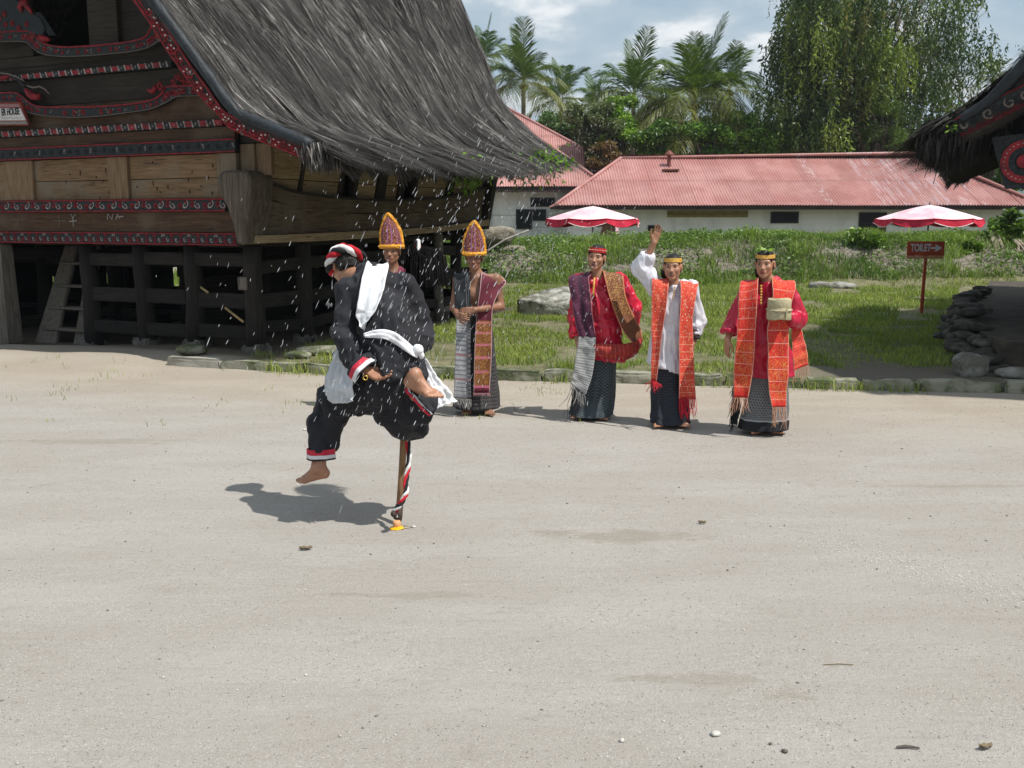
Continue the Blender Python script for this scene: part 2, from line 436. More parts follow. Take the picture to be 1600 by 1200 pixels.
for i, (a, b_) in enumerate(ends):
    g = 0.012; xm0, xm1 = a + g, b_ - g
    yc = float(yk((a + b_) / 2)); ang = math.atan2(float(yk(b_)) - float(yk(a)), b_ - a)
    h = 0.12 + random.uniform(-0.02, 0.02)
    Vn, Fn = stone_block(-(b_ - a) / 2 / math.cos(ang) + g, (b_ - a) / 2 / math.cos(ang) - g, -0.02, 0.15, -0.06, h, i, 0.022)
    Vn = np.array(Vn); c, s_ = math.cos(ang), math.sin(ang)
    W = np.stack([Vn[:, 0] * c - Vn[:, 1] * s_ + (a + b_) / 2, Vn[:, 0] * s_ + Vn[:, 1] * c + yc, Vn[:, 2]], 1)
    o = link('kerb_stone', mesh('kerb_stone', W, Fn, STONE if i > 0 else STONE_PALE, False), kerb)

def rock(name, label, c, size, seed, mat=ROCK, rz=0.0, group=None, flat=1.0, sub=3, cat='rock', amp=0.28):
    bm = bmesh.new(); bmesh.ops.create_icosphere(bm, subdivisions=sub, radius=1)
    V = np.array([v.co for v in bm.verts])
    r = 1 + amp * vnoise(V * 1.3 + seed * 3.3) + amp * 0.5 * vnoise(V * 3.1 + seed) + amp * 0.22 * vnoise(V * 8 + seed)
    V = V * r[:, None]
    V = np.sign(V) * np.abs(V) ** 0.82
    V = V * np.array(size) / 2
    c_, s_ = math.cos(rz), math.sin(rz)
    V = np.stack([V[:, 0] * c_ - V[:, 1] * s_, V[:, 0] * s_ + V[:, 1] * c_, V[:, 2]], 1)
    F = np.array([[v.index for v in f.verts] for f in bm.faces]); bm.free()
    o = link(name, mesh(name, V, F, mat, False)); o.location = c
    if label: tag(o, label, cat, group)
    return o
# ------------------------------------------------------------------ rocks on the grass
def slab():
    # long flat slab lying tilted in the grass behind the first woman
    pts = [(P(808, 478, 19.0)), (P(830, 474, 19.4)), (P(842, 464, 19.6)), (P(905, 452, 19.9)), (P(960, 452, 20.3)), (P(965, 478, 19.8)), (P(930, 494, 19.3)), (P(880, 494, 19.1)), (P(850, 490, 18.9)), (P(810, 492, 18.8))]
    bm = bmesh.new()
    top = [(0, 0.0, .26), (.35, .25, .36), (.55, .55, .42), (1.3, 1.0, .47), (2.0, 1.1, .46), (2.1, .3, .34), (1.5, -.3, .26), (.9, -.3, .24), (.4, -.25, .23)]
    vt = [bm.verts.new(p) for p in top]; vb = [bm.verts.new((p[0] * 0.98 + .02, p[1] * .95 + .05, -0.03)) for p in top]
    bm.faces.new(vt); bm.faces.new(vb[::-1])
    for i in range(len(top)):
        j = (i + 1) % len(top); bm.faces.new((vt[j], vt[i], vb[i], vb[j]))
    bmesh.ops.recalc_face_normals(bm, faces=bm.faces)
    bmesh.ops.triangulate(bm, faces=bm.faces); bmesh.ops.subdivide_edges(bm, edges=bm.edges[:], cuts=5, use_grid_fill=True)
    bmesh.ops.triangulate(bm, faces=bm.faces)
    V = np.array([v.co for v in bm.verts]); d = np.stack([vnoise(V * 3 + k * 13) + 0.5 * vnoise(V * 9 + k) for k in range(3)], 1) * 0.035
    V = V + d; F = np.array([[v.index for v in f.verts] for f in bm.faces]); bm.free()
    base = G(808, 492, 0.1)
    o = link('rock_slab', mesh('rock_slab', V, F, basic('lichen_rock', (0.40, 0.39, 0.35), (0.13, 0.13, 0.10), scale=5, rough=0.95, bmp=0.03, contrast=(0.36, 0.6)), False))
    o.location = (base[0], base[1], 0.1)
    tag(o, 'long grey lichen-spotted rock slab lying in the grass left of the woman with a purple shawl', 'rock')
slab()
for i, (px, py, sz, lab) in enumerate([(1278, 440, (0.55, 0.4, 0.22), 'low grey rock at the foot of the bank, left one of the pair'), (1312, 440, (0.75, 0.45, 0.2), 'low pale rock at the foot of the bank, right one of the pair')]):
    p = P(px, py + 4, 24.9); rock('rock', lab, (p[0], 24.9, float(height(p[0], 24.9)) + 0.04), sz, i + 3)
rock('boulder', 'squat pale boulder just behind the kerb stones below the right house', (4.95, 10.62, 0.19), (0.36, 0.32, 0.30), 11, rz=0.3)
rock('rock', 'flat elongated stone lying behind the kerb, right of the boulder', (5.55, 10.45, 0.14), (0.8, 0.26, 0.14), 12, rz=-0.2)
rock('rock', 'rounded pale stone left of the kerb end in front of the left house', (-4.0, 12.35, 0.16), (0.36, 0.28, 0.14), 13, mat=STONE)
rock('rock', 'small broken stone by the corner posts of the left house', (-2.6, 12.05, 0.14), (0.28, 0.24, 0.10), 14, mat=STONE)
rock('rock', 'low pale stone on the dirt below the side of the left house', (-1.75, 12.5, 0.14), (0.5, 0.25, 0.13), 15, mat=STONE, rz=0.3)
rock('rock', 'flat tan stone between the kerb and the corner post of the left house', (-2.3, 12.4, 0.15), (0.7, 0.4, 0.10), 16, mat=STONE, rz=0.1)
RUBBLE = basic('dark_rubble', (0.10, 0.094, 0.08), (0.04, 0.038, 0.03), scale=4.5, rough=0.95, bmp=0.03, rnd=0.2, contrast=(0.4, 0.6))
# rubble retaining wall below the right house
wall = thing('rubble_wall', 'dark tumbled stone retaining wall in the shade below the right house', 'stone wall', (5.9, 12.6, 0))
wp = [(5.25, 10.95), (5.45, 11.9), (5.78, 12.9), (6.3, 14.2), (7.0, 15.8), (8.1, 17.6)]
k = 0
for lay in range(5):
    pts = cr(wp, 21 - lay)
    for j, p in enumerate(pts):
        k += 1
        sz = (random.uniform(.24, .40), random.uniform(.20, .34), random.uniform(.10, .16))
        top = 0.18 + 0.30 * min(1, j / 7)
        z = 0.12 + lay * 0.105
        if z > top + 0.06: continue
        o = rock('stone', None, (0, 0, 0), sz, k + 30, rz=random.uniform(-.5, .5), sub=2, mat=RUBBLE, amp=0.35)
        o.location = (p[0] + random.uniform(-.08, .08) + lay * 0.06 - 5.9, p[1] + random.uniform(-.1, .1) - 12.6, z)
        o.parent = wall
# earth platform that carries the right house
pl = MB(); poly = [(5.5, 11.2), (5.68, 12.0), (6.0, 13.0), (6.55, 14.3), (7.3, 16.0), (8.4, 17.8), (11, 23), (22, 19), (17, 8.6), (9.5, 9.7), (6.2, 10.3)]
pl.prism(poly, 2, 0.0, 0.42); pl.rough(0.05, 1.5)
o = pl.obj('earth_platform', basic('shade_dark_earth', (0.085, 0.07, 0.055), (0.045, 0.038, 0.03), scale=4, rough=1, bmp=0.02)); o['kind'] = 'structure'  # dark earth, colour lowered further to deepen the shade below the roof

# ------------------------------------------------------------------ grass and weeds (uncountable)
def blades(N, pos, L, W, lean, c, cvar=0.25):
    """N bent blades; pos (N,3), L,W (N,), lean (N,) horizontal reach as a share of L"""
    az = rng.uniform(0, 2 * np.pi, N); fa = rng.uniform(0, 2 * np.pi, N)
    d = np.stack([np.cos(az), np.sin(az), np.zeros(N)], 1); w = np.stack([np.cos(fa), np.sin(fa), np.zeros(N)], 1)
    up = np.array([0, 0, 1.0])
    mid = pos + up * (L * 0.55)[:, None] + d * (L * lean * 0.3)[:, None]
    tip = pos + up * (L * (1 - 0.35 * lean))[:, None] + d * (L * lean)[:, None]
    V = np.stack([pos - w * W[:, None] / 2, pos + w * W[:, None] / 2, mid - w * W[:, None] * .4, mid + w * W[:, None] * .4, tip], 1)
    b = np.arange(N)[:, None] * 5
    F = np.concatenate([b + [0, 1, 3], b + [0, 3, 2], b + [2, 3, 4]], 0)
    k = 1 + cvar * rng.normal(size=(N, 1)); C = np.clip(c * k, 0.004, 1)
    return V.reshape(-1, 3), F, np.repeat(C, 5, 0)
def scatter(N, x0, x1, y0, y1, bias=1.0):
    x = rng.uniform(x0, x1, N); y = rng.uniform(y0, y1, N); return x, y
def in_view(x, y, m=0.6): return (np.abs(x) < y * 0.53 + m)
def local(fr, x, y):
    dx, dy = x - fr.C[0], y - fr.C[1]; c, s = math.cos(fr.a), math.sin(fr.a)
    return dx * c + dy * s, -dx * s + dy * c
GRASS = leafmat('grass_blades', 0.55, 0.3)
def lawn():
    Vs, Fs, Cs = [], [], []; n0 = 0
    for (N, x0, x1, y0, y1, l0, l1, w0, w1, kind) in [
        (120000, -3.5, 10, 10.9, 17, .03, .085, .006, .011, 'lawn'),
        (110000, -6, 14, 17, 26, .05, .12, .009, .015, 'lawn'),
        (135000, -13, 17, 25.5, 31, .08, .24, .012, .022, 'bank'),
        (26000, -3.2, 9, 10.0, 12.2, .04, .15, .006, .010, 'edge'),
        (5000, -9, 1, 8.0, 12.6, .02, .05, .004, .007, 'yard')]:
        x, y = scatter(N, x0, x1, y0, y1); keep = in_view(x, y)
        s = y - yk(x); p3 = np.stack([x, y, x * 0], 1)
        n = fbm(p3 * 0.9, 3); n2 = fbm(p3 * 3.2 + 5, 2)
        hx, hy = local(HF, x, y); rx, ry = local(RF, x, y)
        house = (hx < 0.35) & (hy > -0.6) & (hy < 7.2)
        plat = (x > 5.5 + (y - 11.5) * 0.42) & (y > 10.9) & (y < 25)
        if kind == 'lawn':
            mud = (x > 2.9) & (s < 1.0 + 0.4 * n) & (rng.random(N) < 0.93)
            path = (np.abs(y - (14.6 + 0.15 * x)) < 0.16) & (rng.random(N) < 0.7) & (x > 0)
            mud2 = (np.abs(x - 4.2) < 0.35 + 0.1 * n2) & (y < 13.6) & (y > 11) & (rng.random(N) < 0.85)
            dirt = (x < -0.6) & (s < 1.1) & (rng.random(N) < 0.85)
            keep &= (s > 0.16) & ~house & ~plat & ~mud & ~mud2 & ~path & ~dirt & (n + 0.6 * n2 > -0.62 + 0.5 * rng.random(N)) & (y < 25.9)
        elif kind == 'bank':
            z = height(x, y)
            bare = (z > 0.4) & (z < 1.0) & (y < 28.2) & (fbm(np.stack([x * .8, y * 2, x * 0], 1), 3) > 0.10)
            keep &= ~(bare & (rng.random(N) < 0.96)) & ~plat
        elif kind == 'edge':
            keep &= (((s > -0.16) & (s < -0.01)) | ((s > 0.14) & (s < 0.45))) & (n2 + 0.5 * n > 0.05) & ~((x > 2.9) & (s > 0))
        else:
            keep &= (s < -0.1) & (s > -3.5) & (n2 > 0.55)
        x, y, n, n2 = x[keep], y[keep], n[keep], n2[keep]; M = len(x); z = height(x, y)
        L = rng.uniform(l0, l1, M) * (1 + 0.45 * n2); W = rng.uniform(w0, w1, M)
        if kind == 'bank': L = L * (1 + 0.5 * (n > 0.2)) * np.where(z > 0.9, 0.75, 1.0)
        t = np.clip(0.5 + 0.5 * n + 0.25 * n2, 0, 1)[:, None]
        ca, cb = (np.array([0.125, 0.195, 0.030]), np.array([0.29, 0.34, 0.070])) if kind != 'bank' else (np.array([0.08, 0.15, 0.026]), np.array([0.21, 0.29, 0.055]))
        c = ca * (1 - t) + cb * t
        straw = rng.random(M) < (0.10 if kind != 'bank' else 0.07); c[straw] = (0.24, 0.21, 0.11)
        V, F, C = blades(M, np.stack([x, y, z - 0.01], 1), np.abs(L) + 0.02, W, rng.uniform(.1, .8, M), c)
        Vs.append(V); Fs.append(F + n0); Cs.append(C); n0 += len(V)
    o = link('grass', mesh('grass', np.concatenate(Vs), np.concatenate(Fs), GRASS, False, col=np.concatenate(Cs)))
    o['kind'] = 'stuff'
    tag(o, 'short green grass covering the field and the bank behind the dancers', 'grass')
lawn()
def leaf_cloud(P0, size, col, aspect=2.2, droop=0.3):
    """kite-shaped leaves, folded along the rib; P0 (N,3) base points, size (N,), col (N,3)"""
    N = len(P0)
    az = rng.uniform(0, 2 * np.pi, N); el = rng.uniform(-0.9, 0.7, N) - droop
    d = np.stack([np.cos(az) * np.cos(el), np.sin(az) * np.cos(el), np.sin(el)], 1)
    r = rng.normal(size=(N, 3)); w = np.cross(d, r); w /= np.linalg.norm(w, axis=1)[:, None] + 1e-9
    nrm = np.cross(d, w)
    S = size[:, None]
    V = np.stack([P0, P0 + d * S * .5 + w * S / aspect * .5 + nrm * S * .06, P0 + d * S, P0 + d * S * .5 - w * S / aspect * .5 + nrm * S * .06], 1)
    b = np.arange(N)[:, None] * 4
    F = np.concatenate([b + [0, 1, 2], b + [0, 2, 3]], 0)
    return V.reshape(-1, 3), F, np.repeat(col, 4, 0)
LEAF = leafmat('leaves', 0.42, 0.3)
def weeds():
    N = 52000
    x, y = scatter(N, -8, 16, 25.6, 30.4); z = height(x, y); p3 = np.stack([x, y, x * 0], 1)
    n = fbm(p3 * 0.7 + 40, 3)
    keep = in_view(x, y) & (n > 0.10 - 0.25 * (x > 9) - 0.15 * (x < 3)) & (z > 0.25)
    x, y, z, n = x[keep], y[keep], z[keep], n[keep]; M = len(x)
    h = rng.random(M) ** 1.5 * (0.10 + 0.22 * np.clip(n, 0, 1))
    c = np.array([0.09, 0.16, 0.03]) + rng.random((M, 1)) * np.array([0.10, 0.12, 0.03])
    pale = (rng.random(M) < 0.16) & (x < 3); c[pale] = (0.26, 0.31, 0.2)
    V, F, C = leaf_cloud(np.stack([x, y, z + h], 1), rng.uniform(.05, .13, M), c)
    o = link('weeds', mesh('weeds', V, F, LEAF, False, col=C)); o['kind'] = 'stuff'
    tag(o, 'leafy green weeds and low creepers growing over the earth bank', 'weeds')
weeds()
# ------------------------------------------------------------------ materials of the houses
WOOD_TAN = wood('weathered_tan_wood', (0.235, 0.150, 0.082), (0.13, 0.078, 0.040), 0, c3=(0.185, 0.150, 0.108), rnd=0.13)
WOOD_TANV = wood('weathered_tan_wood_upright', (0.225, 0.150, 0.088), (0.125, 0.078, 0.042), 2, c3=(0.19, 0.155, 0.11), rnd=0.13)
WOOD_BROWN = wood('aged_brown_wood', (0.095, 0.054, 0.030), (0.045, 0.025, 0.015), 0, c3=(0.10, 0.07, 0.048), rnd=0.13)
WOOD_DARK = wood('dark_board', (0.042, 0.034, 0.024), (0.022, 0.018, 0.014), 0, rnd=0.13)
WOOD_HULL = wood('hull_wood', (0.125, 0.086, 0.052), (0.055, 0.038, 0.025), 1, c3=(0.12, 0.098, 0.072), rnd=0.12)
WOOD_SIDE = wood('side_panel_wood', (0.31, 0.235, 0.145), (0.18, 0.125, 0.07), 1, c3=(0.21, 0.17, 0.115), rnd=0.13)
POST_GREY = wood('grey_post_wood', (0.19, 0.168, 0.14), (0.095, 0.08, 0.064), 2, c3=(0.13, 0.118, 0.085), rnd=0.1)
POST_DARK = wood('shade_dark_post', (0.030, 0.025, 0.021), (0.012, 0.010, 0.009), 2, rnd=0.2)  # dark post and rail woods, lowered further to put underfloor shade into the colour
RAIL_DARK = wood('shade_dark_rail', (0.026, 0.022, 0.018), (0.010, 0.009, 0.008), 0, rnd=0.2)
RAIL_SIDE = wood('shade_dark_side_rail', (0.032, 0.027, 0.022), (0.013, 0.011, 0.010), 1, rnd=0.2)
RED_P = basic('carved_red_paint', (0.28, 0.015, 0.022), (0.10, 0.007, 0.010), scale=14, rough=0.6, bmp=0.003)
BLACK_P = basic('carved_black_paint', (0.026, 0.031, 0.034), (0.009, 0.011, 0.012), scale=30, rough=0.7, bmp=0.004)
WHITE_P = basic('carved_white_paint', (0.36, 0.33, 0.31), (0.12, 0.105, 0.10), scale=14, rough=0.7, bmp=0.002)
TUBE_P = basic('black_bound_edge', (0.022, 0.029, 0.035), (0.010, 0.012, 0.015), scale=8, rough=0.55, bmp=0.01)
THATCH_BASE = basic('thatch_mass', (0.06, 0.054, 0.047), (0.022, 0.020, 0.018), scale=16, stretch=(1, 1, 0.35), rough=1, bmp=0.03)
m_, t_, b_ = new_mat('thatch_fibre')
t_.put(b_.inputs['Base Color'], t_.n('ShaderNodeVertexColor', layer_name='tint').outputs[0]); b_.inputs['Roughness'].default_value = 0.85; b_.inputs['Specular IOR Level'].default_value = 0.12
THATCH_FIBRE = m_

# ------------------------------------------------------------------ carved pieces, shared meshes
def scroll_mesh(name, r, mat, turns=1.35, w=0.3, mirror=False, n=15):
    """flat spiral ridge with a tapering tail, lying in the x-z plane and standing proud towards -y"""
    mb = MB(); pts = []; rad = []
    for i in range(n):
        f = i / (n - 1); th = f * turns * 2 * math.pi; rr = r * (0.22 + 0.78 * f)
        pts.append((rr * math.cos(th) * (-1 if mirror else 1), 0, rr * math.sin(th))); rad.append(r * w * (0.55 + 0.45 * math.sin(math.pi * f)))
    mb.tube(pts, rad, 4)
    return mb.me(name, mat)
SCR = {}
def scroll(kind, r, mat, mirror=False):
    k = (kind, round(r, 3), mat.name, mirror)
    if k not in SCR: SCR[k] = scroll_mesh('scroll', r, mat, mirror=mirror, w=0.2 if kind == 'thin' else 0.27, turns=1.1 if kind == 'thin' else 1.3)
    return SCR[k]
def put(name, me, parent, loc, rot=(0, 0, 0), sc=(1, 1, 1)):
    o = bpy.data.objects.new(name, me); SC.collection.objects.link(o); o.parent = parent
    o.location = [float(v) for v in loc]; o.rotation_euler = rot; o.scale = sc
    return o
def band(parent, x0, x1, z0, z1, y, style, step, tilt=0.0):
    """carved board with its pieces as sub-parts; tilt = rise in z per metre of x"""
    mb = MB(); h = z1 - z0
    mb.hexa([(x0, y - .03, z0 + tilt * x0), (x1, y - .03, z0 + tilt * x1), (x1, y + .03, z0 + tilt * x1), (x0, y + .03, z0 + tilt * x0),
             (x0, y - .03, z1 + tilt * x0), (x1, y - .03, z1 + tilt * x1), (x1, y + .03, z1 + tilt * x1), (x0, y + .03, z1 + tilt * x0)])
    bd = link('carved_band', mb.me('carved_band', BLACK_P), parent, True)
    for zz in ((z0 + .008, z1 - .008) if style != 'check' else ()):
        e = MB(); e.tube([(x0, y - .036, zz + tilt * x0), (x1, y - .036, zz + tilt * x1)], .010, 5); e.obj('red_edge', RED_P, bd, True)
    x = x0 + step * 0.5; i = 0
    while x < x1 - step * 0.3:
        zc = (z0 + z1) / 2 + tilt * x
        if style == 'wave':
            up = 1 if i % 2 == 0 else -1
            put('scroll', scroll('bold', h * 0.27, RED_P, i % 2 == 1), bd, (x, y - .034, zc + up * h * .06), (0, 0 if up > 0 else math.pi, 0))
            put('scroll', scroll('thin', h * 0.40, WHITE_P, i % 2 == 0), bd, (x + step * .42, y - .032, zc - up * h * .02), (0, 0.6 * up, 0), (1, .5, .72))
            put('scroll', scroll('bold', h * 0.13, RED_P), bd, (x + step * .45, y - .034, zc - up * h * .24))
        elif style == 'cross':
            put('scroll', scroll('bold', h * 0.20, RED_P, i % 2 == 1), bd, (x, y - .034, zc - h * .14))
            put('scroll', scroll('thin', h * 0.22, WHITE_P, i % 2 == 0), bd, (x + step * .5, y - .032, zc - h * .10), (0, 1.1, 0), (1, .5, .8))
            c = MB(); a = step * .22; b2 = h * .12; zc2 = zc + h * .30
            c.tube([(x - a, y - .035, zc2 - b2), (x + a, y - .035, zc2 + b2)], .006, 4); c.tube([(x - a, y - .035, zc2 + b2), (x + a, y - .035, zc2 - b2)], .006, 4)
            c.obj('carved_cross', RED_P if i % 3 else WHITE_P, bd, True)
        elif style == 'vine':
            put('scroll', scroll('thin', h * 0.25, BLACK_P, i % 2 == 1), bd, (x, y - .034, zc), (0, i * 1.3, 0))
            if i % 3 == 0: put('scroll', scroll('thin', h * 0.20, WHITE_P, i % 2 == 0), bd, (x + step * .5, y - .032, zc + h * .05), (0, i, 0), (1, .25, .5))
        elif style == 'check':
            c = MB(); a = step * .5
            sk = .012
            red = i % 2 == 0
            wd = a * (1.1 if red else .72)
            c.hexa([(x - wd + sk, y - .042, z0 + .008 + tilt * x), (x + wd + sk, y - .042, z0 + .008 + tilt * x), (x + wd + sk, y - .03, z0 + .008 + tilt * x), (x - wd + sk, y - .03, z0 + .008 + tilt * x),
                    (x - wd - sk, y - .042, z1 - .008 + tilt * x), (x + wd - sk, y - .042, z1 - .008 + tilt * x), (x + wd - sk, y - .03, z1 - .008 + tilt * x), (x - wd - sk, y - .03, z1 - .008 + tilt * x)])
            if red:
                c.obj('painted_block', RED_P, bd, True)
                put('scroll', scroll('thin', h * .16, WHITE_P if i % 6 == 0 else BLACK_P), bd, (x, y - .044, zc), (0, 0, 0), (1, .4, 1))
            else:
                k2 = MB()
                k2.tube([(x - h * .18, y - .045, zc - h * .18), (x + h * .18, y - .045, zc + h * .18)], .004, 4); k2.tube([(x - h * .18, y - .045, zc + h * .18), (x + h * .18, y - .045, zc - h * .18)], .004, 4)
                k2.obj('carved_cross', WHITE_P, bd, True)
            for sx in ((-1, 1) if not red else ()):
                b3 = MB(); xx = x + sx * a * .93
                b3.hexa([(xx - .010 + sk, y - .044, z0 + tilt * x), (xx + .010 + sk, y - .044, z0 + tilt * x), (xx + .010 + sk, y - .03, z0 + tilt * x), (xx - .010 + sk, y - .03, z0 + tilt * x),
                         (xx - .010 - sk, y - .044, z1 + tilt * x), (xx + .010 - sk, y - .044, z1 + tilt * x), (xx + .010 - sk, y - .03, z1 + tilt * x), (xx - .010 - sk, y - .03, z1 + tilt * x)])
                b3.obj('white_bar', WHITE_P, bd, True)
        x += step; i += 1
    return bd

# ------------------------------------------------------------------ thatch
def thatch(root, near, far, sag, n_strand, thick=0.20, name='thatched_roof', seed=0, side=1, tmax_strand=1.0, ns=60, nt=60, eave_n=5000, mirror_copy=None):
    """near / far: control points (x,y,z) of the two gable edges from eave to ridge, in the house frame"""
    Nc = cr(near, nt); Fc = cr(far, nt)
    tt = np.linspace(0, 1, nt)
    def surf(s, t):
        ti = np.clip(t, 0, 1) * (nt - 1); i = np.minimum(ti.astype(int), nt - 2); f = (ti - i)[..., None]
        a = Nc[i] * (1 - f) + Nc[i + 1] * f; b = Fc[i] * (1 - f) + Fc[i + 1] * f
        q = a * (1 - s[..., None]) + b * s[..., None]
        sg = sag[0] + (sag[1] - sag[0]) * t ** 1.6
        q[..., 2] -= sg * 4 * s * (1 - s)
        q[..., 0] += side * 0.10 * np.sin(s * np.pi) * (1 - t)
        return q
    def normal(s, t):
        e = 1e-3; a = surf(np.clip(s + e, 0, 1), t) - surf(np.clip(s - e, 0, 1), t); b = surf(s, np.clip(t + e, 0, 1)) - surf(s, np.clip(t - e, 0, 1))
        n = np.cross(a, b); n /= np.linalg.norm(n, axis=-1)[..., None] + 1e-9
        return n * np.sign(n[..., 2:3] + 1e-9), b
    S, T = np.meshgrid(np.linspace(0, 1, ns * 2), np.linspace(0, 1, nt * 2))
    Q = surf(S, T); Nn, _ = normal(S, T)
    clump = fbm(np.stack([S * 34 + seed, T * 9, S * 0], -1), 3)
    ragged = np.where(T < 0.001, 0.05 * vnoise(np.stack([S * 60 + seed, S * 0, S * 0], -1)), 0)
    top = Q + Nn * (0.045 * clump)[..., None]; top[..., 2] += ragged
    bot = Q - Nn * thick
    m, n = T.shape
    I = np.arange(m * n).reshape(m, n); q = np.stack([I[:-1, :-1], I[:-1, 1:], I[1:, 1:], I[1:, :-1]], -1).reshape(-1, 4)
    V = np.concatenate([top.reshape(-1, 3), bot.reshape(-1, 3)]); F = [q, (q[:, ::-1] + m * n)]
    def side_strip(a): return np.stack([a[:-1], a[1:], a[1:] + m * n, a[:-1] + m * n], -1)
    F += [side_strip(I[0]), side_strip(I[-1]), side_strip(I[:, 0]), side_strip(I[:, -1])]
    th = link(name, mesh(name, V, np.concatenate(F), THATCH_BASE, True), root, True)
    # loose fibres combed down the slope
    N = n_strand
    s = rng.random(N); t = rng.random(N) ** 1.15 * tmax_strand
    L = rng.uniform(.25, .9, N)
    p0 = surf(s, t); nn, dt = normal(s, t)
    dn = -dt / (np.linalg.norm(dt, axis=1)[:, None] + 1e-9)
    ds = surf(np.clip(s + 1e-3, 0, 1), t) - surf(np.clip(s - 1e-3, 0, 1), t); ds /= np.linalg.norm(ds, axis=1)[:, None] + 1e-9
    dev = (0.10 * vnoise(np.stack([s * 12, t * 5, s * 0 + 3], 1)) + rng.normal(0, .13, N))[:, None]
    d = dn + ds * dev; d /= np.linalg.norm(d, axis=1)[:, None]
    lift = rng.uniform(.0, .05, N) ** 1.0
    cl = fbm(np.stack([s * 34 + seed, t * 9, s * 0], 1), 3) * 0.045
    w = rng.uniform(.0025, .0065, N) * (1 + 1.2 * (rng.random(N) < .06))
    wv = np.cross(d, nn) * w[:, None] * .8
    a = p0 + nn * (cl + 0.012 + lift * .4)[:, None]
    # the middle and the tip follow the surface below
    mid = p0 + d * (L * .5)[:, None]; tip = p0 + d * L[:, None]
    step_t = L / (np.linalg.norm(dt, axis=1) / 2e-3 + 1e-9)
    on = surf(s, np.clip(t - step_t, 0, 1)); below = (t - step_t) < 0
    tip = np.where(below[:, None], tip, on + (tip - on) * 0.25 + ds * dev * L[:, None] * .8)
    mid = (a + tip) / 2 + nn * (cl + .008 + lift)[:, None] * 0.6
    tip = tip + nn * (cl * .6 + .012 + lift * 1.3)[:, None]
    cut = below & (rng.random(N) < 0.6); tip[cut] = mid[cut] + (tip[cut] - mid[cut]) * .3
    Vs = np.stack([a - wv, a + wv, mid - wv, mid + wv, tip], 1)
    patch = fbm(np.stack([s * 9 + 2, t * 5, s * 0], 1), 3)
    g = np.clip(rng.lognormal(-2.95, .90, N) * (1 + .30 * np.clip(patch, -.9, 1)) * (1 + 4 * np.clip(cl, -.06, .06)), .014, .75)
    C = np.stack([g * 1.03, g * .965, g * .90], 1)
    b = np.arange(N)[:, None] * 5; Fs = np.concatenate([b + [0, 1, 3], b + [0, 3, 2], b + [2, 3, 4]], 0)
    # eave fringe
    M = eave_n; s = rng.random(M); t = rng.uniform(0, .012, M); p0 = surf(s, t); nn, dt = normal(s, t); dn = -dt / (np.linalg.norm(dt, axis=1)[:, None] + 1e-9)
    p0 = p0 - nn * (rng.random(M) * thick)[:, None]
    rag = 0.5 + 0.8 * np.clip(fbm(np.stack([s * 45, s * 0, s * 0 + seed], 1), 3), -.5, 1)
    L = rng.uniform(.03, .19, M) * rag; dirn = dn * .8 + np.array([0, 0, -0.75]) + rng.normal(0, .16, (M, 3)); dirn /= np.linalg.norm(dirn, axis=1)[:, None]
    w = rng.uniform(.004, .011, M); wv = np.cross(dirn, rng.normal(size=(M, 3))); wv = wv / (np.linalg.norm(wv, axis=1)[:, None]) * w[:, None]
    V2 = np.stack([p0 - wv, p0 + wv, p0 + dirn * (L * .5)[:, None] - wv * .8, p0 + dirn * (L * .5)[:, None] + wv * .8, p0 + dirn * L[:, None] + [0, 0, -.02]], 1)
    g = np.clip(rng.lognormal(-2.5, .6, M), .015, .5); C2 = np.stack([g * 1.03, g * .97, g * .9], 1)
    b = (N + np.arange(M))[:, None] * 5; F2 = np.concatenate([b + [0, 1, 3], b + [0, 3, 2], b + [2, 3, 4]], 0)
    o = link('thatch_fibres', mesh('thatch_fibres', np.concatenate([Vs, V2]).reshape(-1, 3), np.concatenate([Fs, F2]), THATCH_FIBRE, False, col=np.repeat(np.concatenate([C, C2]), 5, 0)), th)
    o['kind'] = 'stuff'
    return th, surf
def edge_trace(fr, pts, y0, lean, z0):
    out = []
    for px, py in pts:
        y = y0
        for _ in range(30):
            q = fr.hit(px, py, 1, y); y = 0.5 * y + 0.5 * (y0 + lean * (q[2] - z0))
        out.append(fr.hit(px, py, 1, y))
    return out
def poly_on(fr, pts, y): return [(lambda q: (q[0], q[2]))(fr.hit(px, py, 1, y)) for px, py in pts]
def strip_prism(fr_top, fr_bot, y0, y1):
    """board between an upper and a lower outline (lists of (x,z)), y0 front, y1 back"""
    n = len(fr_top); mb = MB(); V = []
    for (a, b) in zip(fr_top, fr_bot): V += [(a[0], y0, a[1]), (b[0], y0, b[1]), (b[0], y1, b[1]), (a[0], y1, a[1])]
    F = []
    for i in range(n - 1):
        for k in range(4):
            k2 = (k + 1) % 4; F.append((i * 4 + k, i * 4 + k2, (i + 1) * 4 + k2, (i + 1) * 4 + k))
    F += [(3, 2, 1, 0), tuple((n - 1) * 4 + k for k in range(4))]
    mb.add(V, F); return mb

# ------------------------------------------------------------------ left house
house = thing('traditional_house', 'huge stilt house on the left with carved red and black gable and swooping thatched roof', 'house', HF.C, HF.a)
H = lambda px, py, y=0.0: HF.hit(px, py, 1, y)
zl = lambda py, px=200: H(px, py)[2]
XL = -7.4
def plank(x0, x1, z0, z1, y, mat, name='plank', th=.05, tilt=0.0):
    mb = MB(); j = lambda: random.uniform(-.004, .004); yy = y + random.uniform(-.007, .004)
    mb.hexa([(x0, yy - th + j(), z0), (x1, yy - th + j(), z0), (x1, y + .02, z0), (x0, y + .02, z0), (x0, yy - th + j(), z1 + j()), (x1, yy - th + j(), z1 + j()), (x1, y + .02, z1), (x0, y + .02, z1)])
    return mb.obj(name, mat, house, True, bevel=.006)
